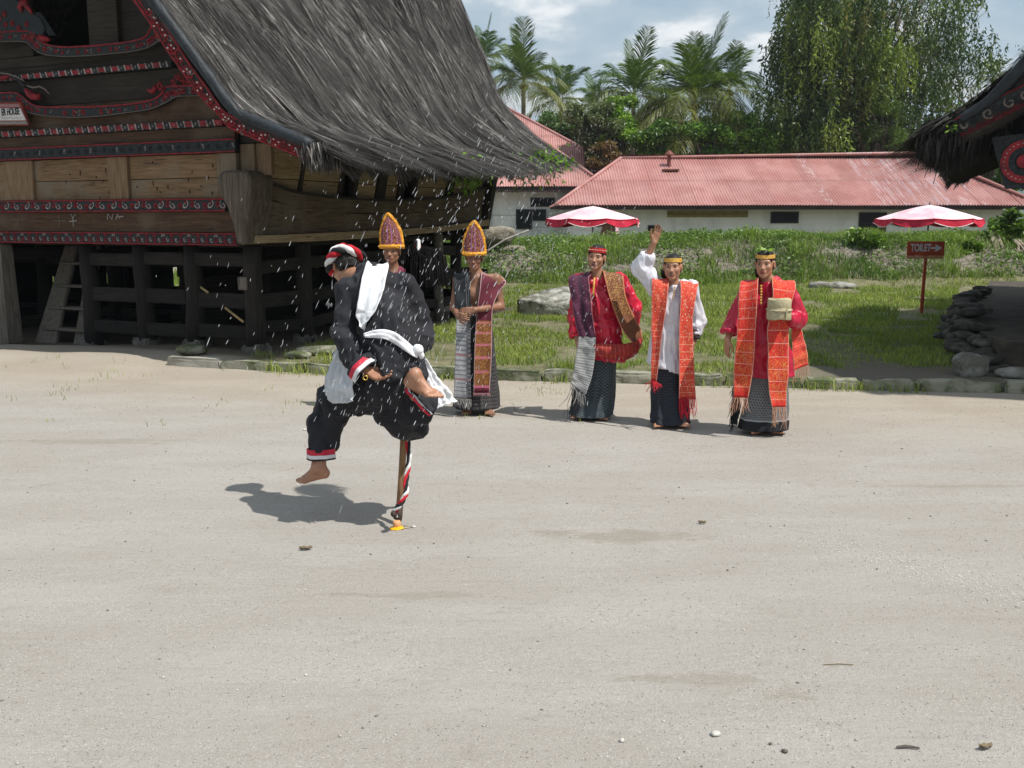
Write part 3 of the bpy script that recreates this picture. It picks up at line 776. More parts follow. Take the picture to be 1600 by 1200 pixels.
# dark core that closes the rooms behind the boards
z_b0, z_b1 = zl(381), zl(363)
z_c0, z_c1 = zl(331), zl(312)
z_d0, z_d1 = zl(245), zl(225)
band(house, XL, -.02, z_b0, z_b1, -.10, 'cross', .145)
band(house, XL, H(362, 320)[0], z_c0, z_c1, -.09, 'wave', .205)
band(house, XL, H(378, 235)[0], z_d0, z_d1, -.09, 'vine', .16, tilt=0.0)
gp = plank(XL, -.05, z_b1 + .004, z_c0 - .004, -.02, WOOD_BROWN, 'graffiti_plank')
# chalk marks
def stroke(pts, r=.008, y=-.083, mat=WHITE_P):
    mb = MB()
    for seg in pts: mb.tube([(x, y, z) for x, z in [(H(px, py, -.08)[0], H(px, py, -.08)[2]) for px, py in seg]], r, 4)
    return mb
CHALK = basic('chalk_mark', (0.42, 0.41, 0.40), (0.20, 0.18, 0.16), scale=40, rough=1, bmp=0)
CHALK2 = basic('faint_chalk_mark', (0.19, 0.165, 0.145), (0.12, 0.09, 0.07), scale=40, rough=1, bmp=0)
stroke([[(111, 335), (114, 340), (118, 335)], [(114, 340), (115, 354)], [(109, 346), (120, 345)]]).obj('chalk_mark', CHALK, gp, True)
stroke([[(168, 343), (169, 334), (175, 343), (177, 334)], [(181, 343), (184, 334), (187, 341)], [(182, 339), (193, 338)]]).obj('chalk_mark', CHALK, gp, True)
stroke([[(92, 337), (94, 356)], [(83, 345), (103, 345)], [(29, 339), (30, 350)], [(25, 344), (37, 344)]], .006).obj('chalk_mark', CHALK2, gp, True)
stroke([[(180, 350), (184, 351), (181, 354), (185, 356), (181, 358)], [(146, 341), (148, 344)]], .005).obj('chalk_mark', CHALK2, gp, True)
# tan plank wall between the two lower carved bands and the vine band
z0, z1 = z_c1 + .004, z_d0 - .004; zm = zl(281)
cols = [H(px, 285)[0] for px in (-170, -120, 15, 60, 178, 208, 348, 372)]
for a, b_ in ((cols[0], cols[1]), (cols[2], cols[3]), (cols[4], cols[5]), (cols[6], -.03)):
    plank(a, b_, z0, z1, -.04, WOOD_TANV, 'upright_board')
for a, b_ in ((XL, cols[0]), (cols[1], cols[2]), (cols[3], cols[4]), (cols[5], cols[6])):
    plank(a + .003, b_ - .003, z0, zm - .003, 0, WOOD_TAN); plank(a + .003, b_ - .003, zm + .003, z1, 0, WOOD_TAN)
# nail holes and drip stains of the pegs
peg = MB()
for px, py in [(109, 272), (125, 268), (150, 276), (165, 264), (103, 283), (161, 283), (214, 292), (238, 253), (245, 293), (262, 290), (300, 268), (314, 291), (325, 276), (332, 257), (343, 292), (360, 270), (296, 298), (250, 300), (170, 300), (156, 308), (15, 293), (294, 279), (239, 284), (331, 300)]:
    q = H(px, py, -.055); peg.box(q[0] - .007, q[0] + .006, -.058, -.045, q[2] - .007, q[2] + .006)
    peg.box(q[0] - .002, q[0] + .002, -.058, -.045, q[2] - random.uniform(.01, .06), q[2])
o = peg.obj('peg_holes', basic('peg_hole', (0.02, 0.015, 0.01), rough=1, bmp=0), house, True); o['kind'] = 'stuff'
plank(-.028, .20, z_c1 + .01, z_d0 + .1, .03, WOOD_TANV, 'upright_board'); plank(-.04, .50, z_d0 + .11, 2.98, .06, WOOD_DARK); plank(.2, .42, 2.30, z_d0 + .1, .06, WOOD_TANV, 'upright_board')
# upper gable: planks, check bands, swags
def xmaxz(z): return min(0.0, .1 - (z - 3.43) * .95) - .18
zc0, zc1 = zl(206), zl(196); ze0, ze1 = zl(113), zl(104)
plank(XL, -.05, z_d1 + .004, zc0 - .004, -.02, WOOD_BROWN)
tlt = 0.0
band(house, XL, H(357, 195)[0], zc0, zc1, -.08, 'check', .118)
band(house, XL, H(277, 106)[0], ze0, ze1, -.08, 'check', .118)
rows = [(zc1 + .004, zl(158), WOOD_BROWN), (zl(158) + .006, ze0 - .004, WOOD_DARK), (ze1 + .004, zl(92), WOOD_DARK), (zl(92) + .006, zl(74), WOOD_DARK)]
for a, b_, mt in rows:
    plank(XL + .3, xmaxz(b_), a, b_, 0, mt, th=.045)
xo0, xo1 = H(52, 40)[0], H(146, 40)[0]
zt = zl(74) + .004
for k in range(5):
    za = zt + k * .42; zb = za + .415
    xr = xmaxz(zb)
    if xr > xo1 + .2:
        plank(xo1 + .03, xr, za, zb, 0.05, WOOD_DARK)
    xl_ = -7.4 + 0.35 + max(0, za - 3.6) * .9
    if xl_ < xo0 - .1: plank(xl_, xo0, za, zb, 0.02, WOOD_DARK)
plank(xo1 - .02, xo1 + .5, zt, zt + 1.5, -.02, WOOD_DARK, 'upright_board')
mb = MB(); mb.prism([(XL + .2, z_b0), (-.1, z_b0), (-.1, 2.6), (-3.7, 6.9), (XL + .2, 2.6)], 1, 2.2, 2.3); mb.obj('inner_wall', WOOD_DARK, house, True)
def swag(top, bot, y, n=40, nscr=14, flip=False):
    T = cr(poly_on(HF, top, y), n); B = cr(poly_on(HF, bot, y), n)
    bd = strip_prism(T, B, y - .03, y + .04).obj('swag_board', BLACK_P, house, True)
    e = MB(); e.tube([(p[0], y - .035, p[1] - .006) for p in T], .013, 5); e.obj('red_edge', RED_P, bd, True)
    e = MB(); e.tube([(p[0], y - .034, p[1] + .004) for p in B], .005, 4); e.obj('pale_edge', CHALK2, bd, True)
    for i in range(nscr):
        f = (i + .5) / nscr * (n - 1); k = int(f); hh = T[k][1] - B[k][1]; hh = np.hypot(T[k][0] - B[k][0], hh)
        c = (T[k] * .45 + B[k] * .55); r = min(.055, hh * .24)
        put('scroll', scroll('bold', round(r, 2), RED_P, i % 2 == 1), bd, (c[0], y - .034, c[1]), (0, i * 1.7, 0))
        if i % 3 == 1: put('scroll', scroll('thin', .03, WHITE_P), bd, (c[0] + .05, y - .04, c[1] + .01), (0, i, 0), (.5, .5, .5))
        if i % 2: put('scroll', scroll('thin', round(r, 2), CHALK2, i % 2 == 0), bd, (c[0] + .1, y - .033, c[1]), (0, i * 1.1, 0), (1.1, .5, .7))
    return bd
swag([(-60, 146), (0, 145), (28, 145), (41, 153), (62, 166), (112, 167), (160, 166), (200, 163), (240, 156), (257, 145), (262, 136), (290, 134), (318, 133)],
     [(-60, 161), (0, 160), (28, 160), (38, 172), (62, 180), (105, 184), (150, 183), (200, 177), (238, 171), (262, 161), (278, 152), (300, 151), (330, 150)], -.10, nscr=30)
swag([(-60, 50), (0, 50), (40, 48), (56, 52), (66, 65), (95, 73), (140, 72), (175, 69), (205, 65), (228, 59), (238, 46), (243, 34)],
     [(-60, 66), (0, 66), (40, 66), (52, 74), (68, 85), (100, 89), (140, 88), (175, 85), (205, 82), (232, 76), (250, 66), (262, 60)], -.14, nscr=24)
# carved beast heads of the swags
def crest(pts_c, r, mat, y, name='carved_head', parent=house):
    mb = MB(); mb.tube([(H(px, py, y)[0], y, H(px, py, y)[2]) for px, py in pts_c], r, 6); return mb.obj(name, mat, parent, True, smooth=True)
crest([(40, 140), (46, 146), (52, 151), (60, 152), (62, 147)], [.03, .05, .055, .04, .02], RED_P, -.16)
crest([(10, 118), (28, 124), (40, 136), (36, 142)], [.012, .02, .03, .02], BLACK_P, -.15)
crest([(42, 134), (52, 137), (62, 135), (70, 139), (77, 147)], [.01, .014, .012, .012, .008], CHALK2, -.15)
crest([(0, 114), (14, 116), (26, 120), (38, 127)], [.012, .012, .012, .008], CHALK2, -.15)
crest([(0, 122), (8, 121), (15, 119)], [.03, .03, .015], RED_P, -.16)
crest([(230, 140), (238, 143), (243, 138), (241, 132)], [.012, .035, .03, .012], RED_P, -.16)
crest([(250, 128), (254, 136), (250, 141), (246, 134), (250, 128)], [.014] * 5, RED_P, -.16)
for cx, cy in ((272, 128), (284, 122), (295, 125), (277, 120), (290, 129)):
    q = H(cx, cy, -.13); put('scroll', scroll('bold', .045, RED_P), house, (q[0], -.14, q[2]), (0, cx, 0))
# big finial in the top left
mb = strip_prism(cr(poly_on(HF, [(-60, -30), (0, -12), (30, 2), (48, 18), (66, 30), (74, 46)], -.16), 20), cr(poly_on(HF, [(-60, 52), (0, 50), (30, 48), (45, 48), (55, 52), (68, 60)], -.16), 20), -.20, -.13)
fin = mb.obj('carved_finial', BLACK_P, house, True)
for i, (cx, cy) in enumerate([(8, 22), (20, 36), (9, 38), (42, 38), (30, 45), (0, 30), (50, 56)]):
    q = H(cx, cy, -.2); put('scroll', scroll('bold', .04, RED_P, i % 2 == 0), fin, (q[0], -.21, q[2]), (0, i * 2.1, 0))
crest([(34, 18), (31, 12), (34, 5), (40, 4), (42, 10), (48, 17), (50, 22)], [.02, .035, .045, .045, .035, .02, .012], RED_P, -.22)
crest([(62, 58), (70, 61), (78, 62)], [.04, .045, .015], RED_P, -.2)
for k in range(9):
    a = (56 + 2.6 * k, 22 + 4.0 * k); crest([a, (a[0] + 8, a[1] - 1), (a[0] + 11, a[1] + 2)], [.022, .016, .005], BLACK_P, -.17, 'carved_plume')
# name board
sg = MB(); q0, q1, q2, q3 = [poly_on(HF, [p], -.17)[0] for p in [(-60, 197), (46, 196), (34, 160), (-60, 161)]]
sg.prism([q0, q1, q2, q3], 1, -.19, -.15)
board = sg.obj('name_board', basic('red_board_rim', (0.25, 0.05, 0.035), scale=12, rough=.7), house, True)
sg = MB(); sg.prism([poly_on(HF, [p], -.19)[0] for p in [(-60, 189), (41, 188), (32, 169), (-60, 170)]], 1, -.196, -.189); sg.obj('white_panel', basic('white_board', (.60, .585, .56), (.48, .46, .44), scale=10, rough=.7, bmp=0), board, True)
sg = MB(); sg.prism([poly_on(HF, [p], -.19)[0] for p in [(-60, 168.3), (31.5, 167.4), (30, 162.5), (-60, 163.5)]], 1, -.195, -.189); sg.obj('pink_strip', basic('pink_band', (.33, .17, .17), scale=30, rough=.7, bmp=0), board, True)
sg = MB(); sg.prism([poly_on(HF, [p], -.19)[0] for p in [(-60, 195), (44, 194), (42, 189.6), (-60, 190.6)]], 1, -.195, -.189); sg.obj('grey_strip', basic('grey_band', (.26, .25, .23), (.15, .14, .13), scale=30, rough=.7, bmp=0), board, True)
INK = basic('black_ink', (0.02, 0.02, 0.022), rough=.7, bmp=0)
def text(body, size, mat, parent, M, name='lettering', ext=0.002, ax='CENTER', sx=1.0, bold=0.0):
    c = bpy.data.curves.new(name, 'FONT'); c.body = body; c.size = size; c.extrude = ext; c.align_x = ax; c.align_y = 'CENTER'; c.offset = bold
    tmp = bpy.data.objects.new('tmp', c); SC.collection.objects.link(tmp)
    dg = bpy.context.evaluated_depsgraph_get(); me = bpy.data.meshes.new_from_object(tmp.evaluated_get(dg)); bpy.data.objects.remove(tmp)
    me.transform(Matrix.Diagonal((sx, 1, 1, 1))); me.transform(M); me.name = name; me.materials.clear(); me.materials.append(mat)
    o = bpy.data.objects.new(name, me); SC.collection.objects.link(o); o.parent = parent
    return o
e = poly_on(HF, [(16, 175)], -.2)[0]
text('ER HOUSE', .125, INK, board, Matrix.Translation((e[0], -.1985, e[1])) @ Matrix.Rotation(R(90), 4, 'X'), sx=.62, bold=.003)
e = poly_on(HF, [(16, 184)], -.2)[0]
mbq = MB()
for k in range(9):
    a_ = poly_on(HF, [(2 + k * 3.6, 184 + (k % 2))], -.2)[0]; b2_ = poly_on(HF, [(4.4 + k * 3.6, 183.2 + ((k * 7) % 3))], -.2)[0]; mbq.tube([(a_[0], -.1985, a_[1]), (b2_[0], -.1985, b2_[1])], .003, 4)
mbq.obj('faded_line', basic('faded_ink', (.25, .2, .2), rough=.8, bmp=0), board, True)
# corner figurehead
fh = strip_prism(poly_on(HF, [(360, 270), (380, 266), (404, 267), (408, 290), (404, 330), (398, 381)], -.12), poly_on(HF, [(352, 278), (353, 292), (360, 304), (370, 330), (379, 352), (384, 381)], -.12), -.30, .12)
mbv = poly_on(HF, [(352, 283), (356, 272), (368, 267), (400, 267), (406, 280), (405, 310), (399, 350), (397, 382), (384, 382), (378, 350), (368, 322), (356, 300)], -.12)
mb = MB(); mb.prism(mbv, 1, -.30, .16)
o = mb.obj('corner_figurehead', wood('figurehead_wood', (.15, .12, .092), (.05, .04, .03), 2, rnd=0), house, True, bevel=.03)
# ------------------------------------------------------------------ side wall (boat shaped)
Sd = lambda px, py, x=.15: HF.hit(px, py, 0, x)
def side_strip(top, bot, x0, x1, mat, name, n=24, parent=house):
    T = cr([(lambda q: (q[1], q[2]))(Sd(px, py)) for px, py in top], n); B = cr([(lambda q: (q[1], q[2]))(Sd(px, py)) for px, py in bot], n)
    mb = MB(); V = []
    for a, b_ in zip(T, B): V += [(x1, a[0], a[1]), (x1, b_[0], b_[1]), (x0, b_[0], b_[1]), (x0, a[0], a[1])]
    F = []
    for i in range(n - 1):
        for k in range(4):
            k2 = (k + 1) % 4; F.append((i * 4 + k, i * 4 + k2, (i + 1) * 4 + k2, (i + 1) * 4 + k))
    F += [(3, 2, 1, 0), tuple((n - 1) * 4 + k for k in range(4))]
    mb.add(V, F); return mb.obj(name, mat, parent, True)
side_strip([(404, 302), (436, 318), (536, 333), (620, 334), (700, 328), (752, 318)], [(396, 368), (450, 365.5), (536, 361.5), (620, 357), (700, 350), (750, 342)], .04, .17, WOOD_HULL, 'hull_plank')
side_strip([(404, 274), (418, 287), (450, 300), (490, 307), (536, 312), (620, 315), (700, 309), (757, 294)], [(404, 301), (436, 317), (470, 325), (500, 329), (536, 332), (620, 333), (700, 327), (752, 317)], .06, .19, WOOD_HULL, 'hull_plank')
side_strip([(404, 270), (418, 283), (450, 296), (490, 303), (536, 308), (620, 311), (700, 305), (758, 290)], [(404, 274), (418, 287), (450, 300), (490, 307), (536, 312), (620, 315), (700, 309), (757, 294)], .02, .235, WOOD_DARK, 'hull_rim')
side_strip([(390, 368), (450, 366), (536, 362), (620, 358), (700, 351), (756, 343)], [(390, 380), (450, 378), (536, 374), (620, 368), (700, 360), (756, 352)], .0, .26, WOOD_SIDE, 'sill_beam')
def upanel(pxa, pxb, mat, name, x=.10, t=.05, split=True, z0=None, z1=None):
    ya, yb = Sd(pxa, 288)[1], Sd(pxb, 288)[1]
    zb = 1.98 if z0 is None else z0; zt_ = 2.95 if z1 is None else z1
    lean = .22
    def one(za, zc):
        mb = MB(); g = .006
        xo = x + random.uniform(-.008, .008)
        f = lambda z: xo + (z - 2.0) * lean
        mb.hexa([(f(za) - t, ya + g, za), (f(za), ya + g, za), (f(za), yb - g, za), (f(za) - t, yb - g, za), (f(zc) - t, ya + g, zc), (f(zc), ya + g, zc), (f(zc), yb - g, zc), (f(zc) - t, yb - g, zc)])
        mb.obj(name, mat, house, True, bevel=.006)
    if split: one(zb, 2.27); one(2.278, zt_)
    else: one(zb, zt_)
for a, b_ in ((404, 468), (470, 529), (557, 587), (601, 621), (649, 696), (706, 752)): upanel(a, b_, WOOD_SIDE, 'wall_panel')
for a, b_ in ((529, 533), (550, 557), (587, 601), (621, 625), (644, 649), (696, 706), (466, 471)): upanel(a, b_, WOOD_DARK, 'stud', x=.135, t=.09, split=False)
for a in (540, 635): upanel(a - 4, a + 4, WOOD_DARK, 'stud', x=.03, t=.05, split=False)
ye = Sd(756, 300)[1]
mb = MB(); mb.hexa([(-.02, ye - .05, 1.6), (.20, ye - .05, 1.6), (.20, ye + .1, 1.6), (-.02, ye + .1, 1.6), (.1, ye + .06, 2.95), (.42, ye + .06, 2.95), (.42, ye + .2, 2.95), (.1, ye + .2, 2.95)]); mb.obj('corner_post', WOOD_DARK, house, True)
mb = MB(); mb.box(XL, -.05, ye, ye + .08, 1.45, 3.2); mb.box(XL - .05, XL + .05, .05, ye, 1.45, 3.2); mb.box(XL + .08, -.08, .1, ye - .1, 1.42, 1.50); mb.obj('hidden_wall', WOOD_DARK, house, True)
FOOT = basic('foot_stone_dark', (.15, .14, .125), (.07, .066, .058), scale=6, rough=.95, bmp=.01)
# ------------------------------------------------------------------ posts, rails and boards below the floor
def ground_local(x, y):
    c, s = math.cos(HF.a), math.sin(HF.a); return float(height(HF.C[0] + x * c - y * s, HF.C[1] + x * s + y * c))
def post(x, y, r, mat, top=1.44, square=False, foot=True):
    g = ground_local(x, y); mb = MB()
    pts = [(x + random.uniform(-.015, .015), y, z) for z in np.linspace(g - .02, top, 5)]
    mb.tube(pts, [r * 1.04, r, r * .98, r * .97, r * .95], 10 if not square else 4); mb.rough(.012, 6, x * 3 + y)
    p = mb.obj('post', mat, house, True, smooth=not square)
    if foot:
        V, F = stone_block(x - r * 1.25, x + r * 1.15, y - r * 1.15, y + r * 1.15, g - .1, g + .10, x + y, .02, 2)
        link('foot_stone', mesh('foot_stone', V, F, FOOT), p, True)
    return p
fx = [H(px, 500, .12)[0] for px in (145, 228, 306)]
fxl = [-4.55 - .02, -5.6, -6.5, -7.25]
q = H(16, 500, -.02); pm = MB(); g0 = ground_local(q[0], -.1)
pm.hexa([(q[0] - .17, -.22, g0 - .02), (q[0] + .15, -.22, g0 - .02), (q[0] + .15, .08, g0 - .02), (q[0] - .17, .08, g0 - .02), (q[0] - .13, -.20, 1.43), (q[0] + .11, -.20, 1.43), (q[0] + .11, .05, 1.43), (q[0] - .13, .05, 1.43)])
pm.obj('front_post', POST_GREY, house, True, bevel=.03)
xs_front = [-7.2, -6.3, -5.4] + fx + [-.02]
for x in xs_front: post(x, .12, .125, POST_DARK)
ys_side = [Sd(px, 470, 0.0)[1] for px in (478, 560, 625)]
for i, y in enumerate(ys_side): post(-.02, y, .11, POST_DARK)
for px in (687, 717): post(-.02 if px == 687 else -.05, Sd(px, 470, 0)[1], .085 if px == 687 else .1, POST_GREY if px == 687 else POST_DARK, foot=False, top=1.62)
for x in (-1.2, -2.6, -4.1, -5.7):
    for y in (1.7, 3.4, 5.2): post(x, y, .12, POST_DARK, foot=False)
allx = xs_front
for i in range(len(allx) - 1):
    a, b_ = allx[i] + .09, allx[i + 1] - .09
    if i == 2: continue            # the ladder bay is open
    for z, h in ((1.17, .17), (.66, .19), (.24, .17)):
        mb = MB(); dz = random.uniform(-.03, .03); g = random.uniform(-.02, .02)
        mb.hexa([(a, .05 + g, z + dz), (b_, .05 + g, z + dz), (b_, .12 + g, z + dz), (a, .12 + g, z + dz), (a, .05 + g, z + h + dz), (b_, .05 + g, z + h + dz), (b_, .12 + g, z + h + dz), (a, .12 + g, z + h + dz)])
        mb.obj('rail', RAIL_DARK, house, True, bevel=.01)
sy = [.12] + ys_side + [Sd(687, 470, 0)[1], Sd(717, 470, 0)[1] + .7]
for i in range(len(sy) - 1):
    for z, h in ((1.12, .16), (.70, .18), (.34, .15)):
        a, b_ = sy[i] + .06, sy[i + 1] - .06
        mb = MB(); d1, d2 = random.uniform(-.07, .07), random.uniform(-.07, .07)
        mb.hexa([(-.06, a, z + d1), (.0, a, z + d1), (.0, b_, z + d2), (-.06, b_, z + d2), (-.06, a, z + h + d1), (.0, a, z + h + d1), (.0, b_, z + h + d2), (-.06, b_, z + h + d2)])
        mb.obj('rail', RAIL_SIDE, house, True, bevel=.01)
for x in (-1.5, -3.0, -4.5, -6.0):
    for z in (1.2, .2):
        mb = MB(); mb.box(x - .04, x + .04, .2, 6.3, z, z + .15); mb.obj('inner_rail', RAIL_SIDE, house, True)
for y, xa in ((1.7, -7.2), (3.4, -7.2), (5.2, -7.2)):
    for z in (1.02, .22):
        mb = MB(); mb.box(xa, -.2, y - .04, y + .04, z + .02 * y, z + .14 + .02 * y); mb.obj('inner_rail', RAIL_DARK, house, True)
# boards that close the far side, with the small gaps that let daylight through
yb = 6.45
gaps = []
for (xa, ya_, xb, yb_) in [(46, 436, 66, 452), (118, 430, 130, 448), (157, 425, 166, 441), (192, 423, 208, 450), (253, 433, 291, 453), (446, 444, 458, 452), (476, 442, 484, 453), (505, 440, 516, 462), (205, 383, 208, 388)]:
    p0 = HF.hit(xa, yb_, 1, yb); p1 = HF.hit(xb, ya_, 1, yb); gaps.append((p0[0], p1[0], p0[2], p1[2]))
x = XL
while x < -.95:
    w_ = random.uniform(.22, .38); x2 = min(x + w_, -.9)
    gg = [g for g in gaps if g[0] < x2 and g[1] > x]
    spans = [(-.05, 1.5)]
    if gg:
        za = min(g[2] for g in gg); zb = max(g[3] for g in gg)
        spans = [(-.05, za), (zb, 1.5)]
        for g in gg[:1]:
            if g[0] > x + .02: spans.append(('part', x, min(g[0], x2), za, zb))
            if g[1] < x2 - .02: spans.append(('part', max(g[1], x), x2, za, zb))
    for sp in spans:
        mb = MB(); dy = random.uniform(-.02, .02)
        if sp[0] == 'part': mb.box(sp[1] + .001, sp[2] - .001, yb + dy, yb + .04 + dy, sp[3], sp[4])
        else: mb.box(x + .002, x2 + .004, yb + dy, yb + .04 + dy, sp[0], sp[1])
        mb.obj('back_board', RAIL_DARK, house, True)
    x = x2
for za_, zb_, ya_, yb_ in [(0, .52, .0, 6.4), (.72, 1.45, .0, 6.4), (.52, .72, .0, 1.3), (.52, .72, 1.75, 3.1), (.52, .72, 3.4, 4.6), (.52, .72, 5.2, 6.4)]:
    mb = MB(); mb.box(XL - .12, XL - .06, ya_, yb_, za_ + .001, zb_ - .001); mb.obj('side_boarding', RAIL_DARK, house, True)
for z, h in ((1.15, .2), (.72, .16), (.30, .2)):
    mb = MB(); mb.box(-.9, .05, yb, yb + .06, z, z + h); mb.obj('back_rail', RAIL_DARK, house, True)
for z in (.15, .62, 1.1):      # a stack of boards stored inside, behind the side posts
    mb = MB(); mb.box(-1.5, -1.44, .6, 4.3, z, z + .36); mb.obj('inner_board', RAIL_SIDE, house, True)
# pale block and bamboo sticks lying between the posts
q = H(377, 443, -.03); mb = MB(); mb.box(q[0] - .075, q[0] + .07, -.02, .12, q[2] - .085, q[2] + .08); mb.obj('tenon_end', POST_GREY, house, True, bevel=.012)
# ladder
lad = thing('ladder', 'grey wooden ladder leaning up under the floor of the left house beside the pale post', 'ladder', HF.C, HF.a)
def L3(px, py, y): q = H(px, py, y); return (q[0], y, q[2])
def stringer(b0, b1, t0, t1, yb_, yt, dx=.05):
    mb = MB(); A, B, Cc, D_ = L3(*b0, yb_), L3(*b1, yb_), L3(*t1, yt), L3(*t0, yt)
    mb.hexa([A, B, (B[0], B[1] + .09, B[2]), (A[0], A[1] + .09, A[2]), D_, Cc, (Cc[0], Cc[1] + .09, Cc[2]), (D_[0], D_[1] + .09, D_[2])])
    mb.rough(.01, 3); mb.obj('stringer', POST_GREY, lad, True, bevel=.02)
stringer((50, 545), (84, 545), (100, 384), (118, 384), .26, .90)
stringer((112, 543), (134, 543), (140, 384), (152, 384), .32, .96)
for py, xa in ((410, 97), (445, 90), (479, 79), (512, 73)):
    f = (548 - py) / 164; y = .26 + .64 * f
    A = L3(xa, py, y); B = L3(131, py, y); mb = MB(); mb.box(A[0], B[0] + .12, y - .06, y + .16, A[2] - .03, A[2] + .012); mb.obj('tread', POST_GREY, lad, True, bevel=.01)
for i, ((xa, ya_), (xb, yb_), lab) in enumerate([((314, 449), (325, 457), 'short bamboo stick end poking out between the dark posts of the left house'), ((352, 481), (380, 503), 'thin yellow bamboo stick leaning by the corner post of the left house')]):
    mb = MB(); a, b_ = L3(xa, ya_, -.04), L3(xb, yb_, -.10); mb.tube([a, ((a[0] + b_[0]) / 2, -.07, (a[2] + b_[2]) / 2), b_], .015, 6)
    o = mb.obj('bamboo_stick', basic('dry_bamboo', (.42, .30, .14), rough=.5, scale=12), None, smooth=True); o.location = HF.C; o.rotation_euler = (0, 0, HF.a); tag(o, lab, 'stick')
# ------------------------------------------------------------------ roof
near = edge_trace(HF, [(492, 228), (435, 203), (376, 176), (334, 122), (290, 62), (247, 4), (205, -52)], -.6, -.28, 2.6)
n_ = near[-1]; near += [np.array([-1.5, n_[1] - .42, 5.95]), np.array([-2.6, n_[1] - .85, 7.5]), np.array([-3.7, n_[1] - 1.25, 9.1])]
far = edge_trace(HF, [(872, 242), (840, 219), (788, 164), (745, 70), (717, 2), (700, -60)], 7.4, .45, 2.9)
f_ = far[-1]; far += [np.array([-3.1, f_[1] + .8, 8.8]), np.array([-3.7, f_[1] + 1.3, 10.2])]
roof, surfL = thatch(house, near, far, (.16, 1.3), 210000, seed=3, eave_n=16000, tmax_strand=.82)
nm = [np.array([-7.4 - p[0], p[1], p[2]]) for p in near]; fm = [np.array([-7.4 - p[0], p[1], p[2]]) for p in far]
thatch(house, nm, fm, (.16, 1.3), 3000, seed=8, side=-1, eave_n=400)
# bound edge and carved barge board
mb = MB(); E = cr(near, 50); mb.tube(E + np.array([.02, -.09, .0]), .068, 8); mb.obj('bound_edge', TUBE_P, house, True, smooth=True)
mb = MB(); E2 = cr(nm, 30); mb.tube(E2 + np.array([0, -.06, -.02]), .052, 6); mb.obj('bound_edge', TUBE_P, house, True, smooth=True)
bt = edge_trace(HF, [(489, 234), (440, 212), (400, 195), (366, 181), (349, 168), (328, 138), (300, 100), (275, 60), (250, 20), (231, -6), (190, -62)], -.68, -.28, 2.6)
bb = edge_trace(HF, [(477, 248), (430, 229), (400, 217), (362, 200), (346, 181), (318, 153), (289, 114), (262, 75), (240, 40), (213, 2), (170, -54)], -.68, -.28, 2.6)
bt.append(np.array([-3.7, bt[-1][1] - 1.3, 8.9])); bb.append(np.array([-3.7, bb[-1][1] - 1.3, 8.6]))
BT, BB = cr(bt, 60), cr(bb, 60)
def board3(T, B, th, mat, name, parent=house):
    V = []; n = len(T); mb = MB()
    for a, b_ in zip(T, B): V += [a + [0, -th / 2, 0], b_ + [0, -th / 2, 0], b_ + [0, th / 2, 0], a + [0, th / 2, 0]]
    F = []
    for i in range(n - 1):
        for k in range(4):
            k2 = (k + 1) % 4; F.append((i * 4 + k, i * 4 + k2, (i + 1) * 4 + k2, (i + 1) * 4 + k))
    F += [(3, 2, 1, 0), tuple((n - 1) * 4 + k for k in range(4))]
    mb.add(V, F); return mb.obj(name, mat, parent, True)
barge = board3(BT, BB, .06, BLACK_P, 'barge_board')
for T_, r_, mt in ((BB + [0, -.035, .012], .016, RED_P), (BT + [0, -.035, -.012], .013, RED_P), (BB * .68 + BT * .32 + [0, -.034, 0], .007, RED_P)):
    mb = MB(); mb.tube(T_, r_, 5); mb.obj('red_edge', mt, barge, True)
dotm = MB(); dotm.add(*(lambda bmv: bmv)(([(0, -.02, 0), (.014, 0, 0), (0, 0, .014), (-.014, 0, 0), (0, 0, -.014)], [(0, 2, 1), (0, 3, 2), (0, 4, 3), (0, 1, 4)])))
DOT = dotm.me('stud', basic('white_dot', (.7, .62, .6), rough=.5, bmp=0))
for i in range(30):
    f = (i + .5) / 30 * 46; k = int(f); c = BT[k] * .45 + BB[k] * .55; w_ = np.linalg.norm(BT[k] - BB[k])
    put('scroll', scroll('bold', .05, RED_P, i % 2 == 1), barge, c + [0, -.034, 0], (0, i * 1.9, 0))
    if i % 2: put('scroll', scroll('thin', .06, CHALK2 if i % 4 == 1 else RED_P, i % 2 == 0), barge, c * .5 + BT[k] * .25 + BB[k] * .25 + [.05, -.033, -.03], (0, i * .9, 0), (1.2, .5, .6))
    put('painted_dot', DOT, barge, c + [.02, -.05, .01 * (i % 3)])
    if i % 3 == 0: put('painted_dot', DOT, barge, (BT[k] * .2 + BB[k] * .8) + [0, -.05, 0])
bm2 = board3(np.array([[-7.4 - p[0], p[1], p[2]] for p in BT]), np.array([[-7.4 - p[0], p[1], p[2]] for p in BB]), .06, BLACK_P, 'barge_board')
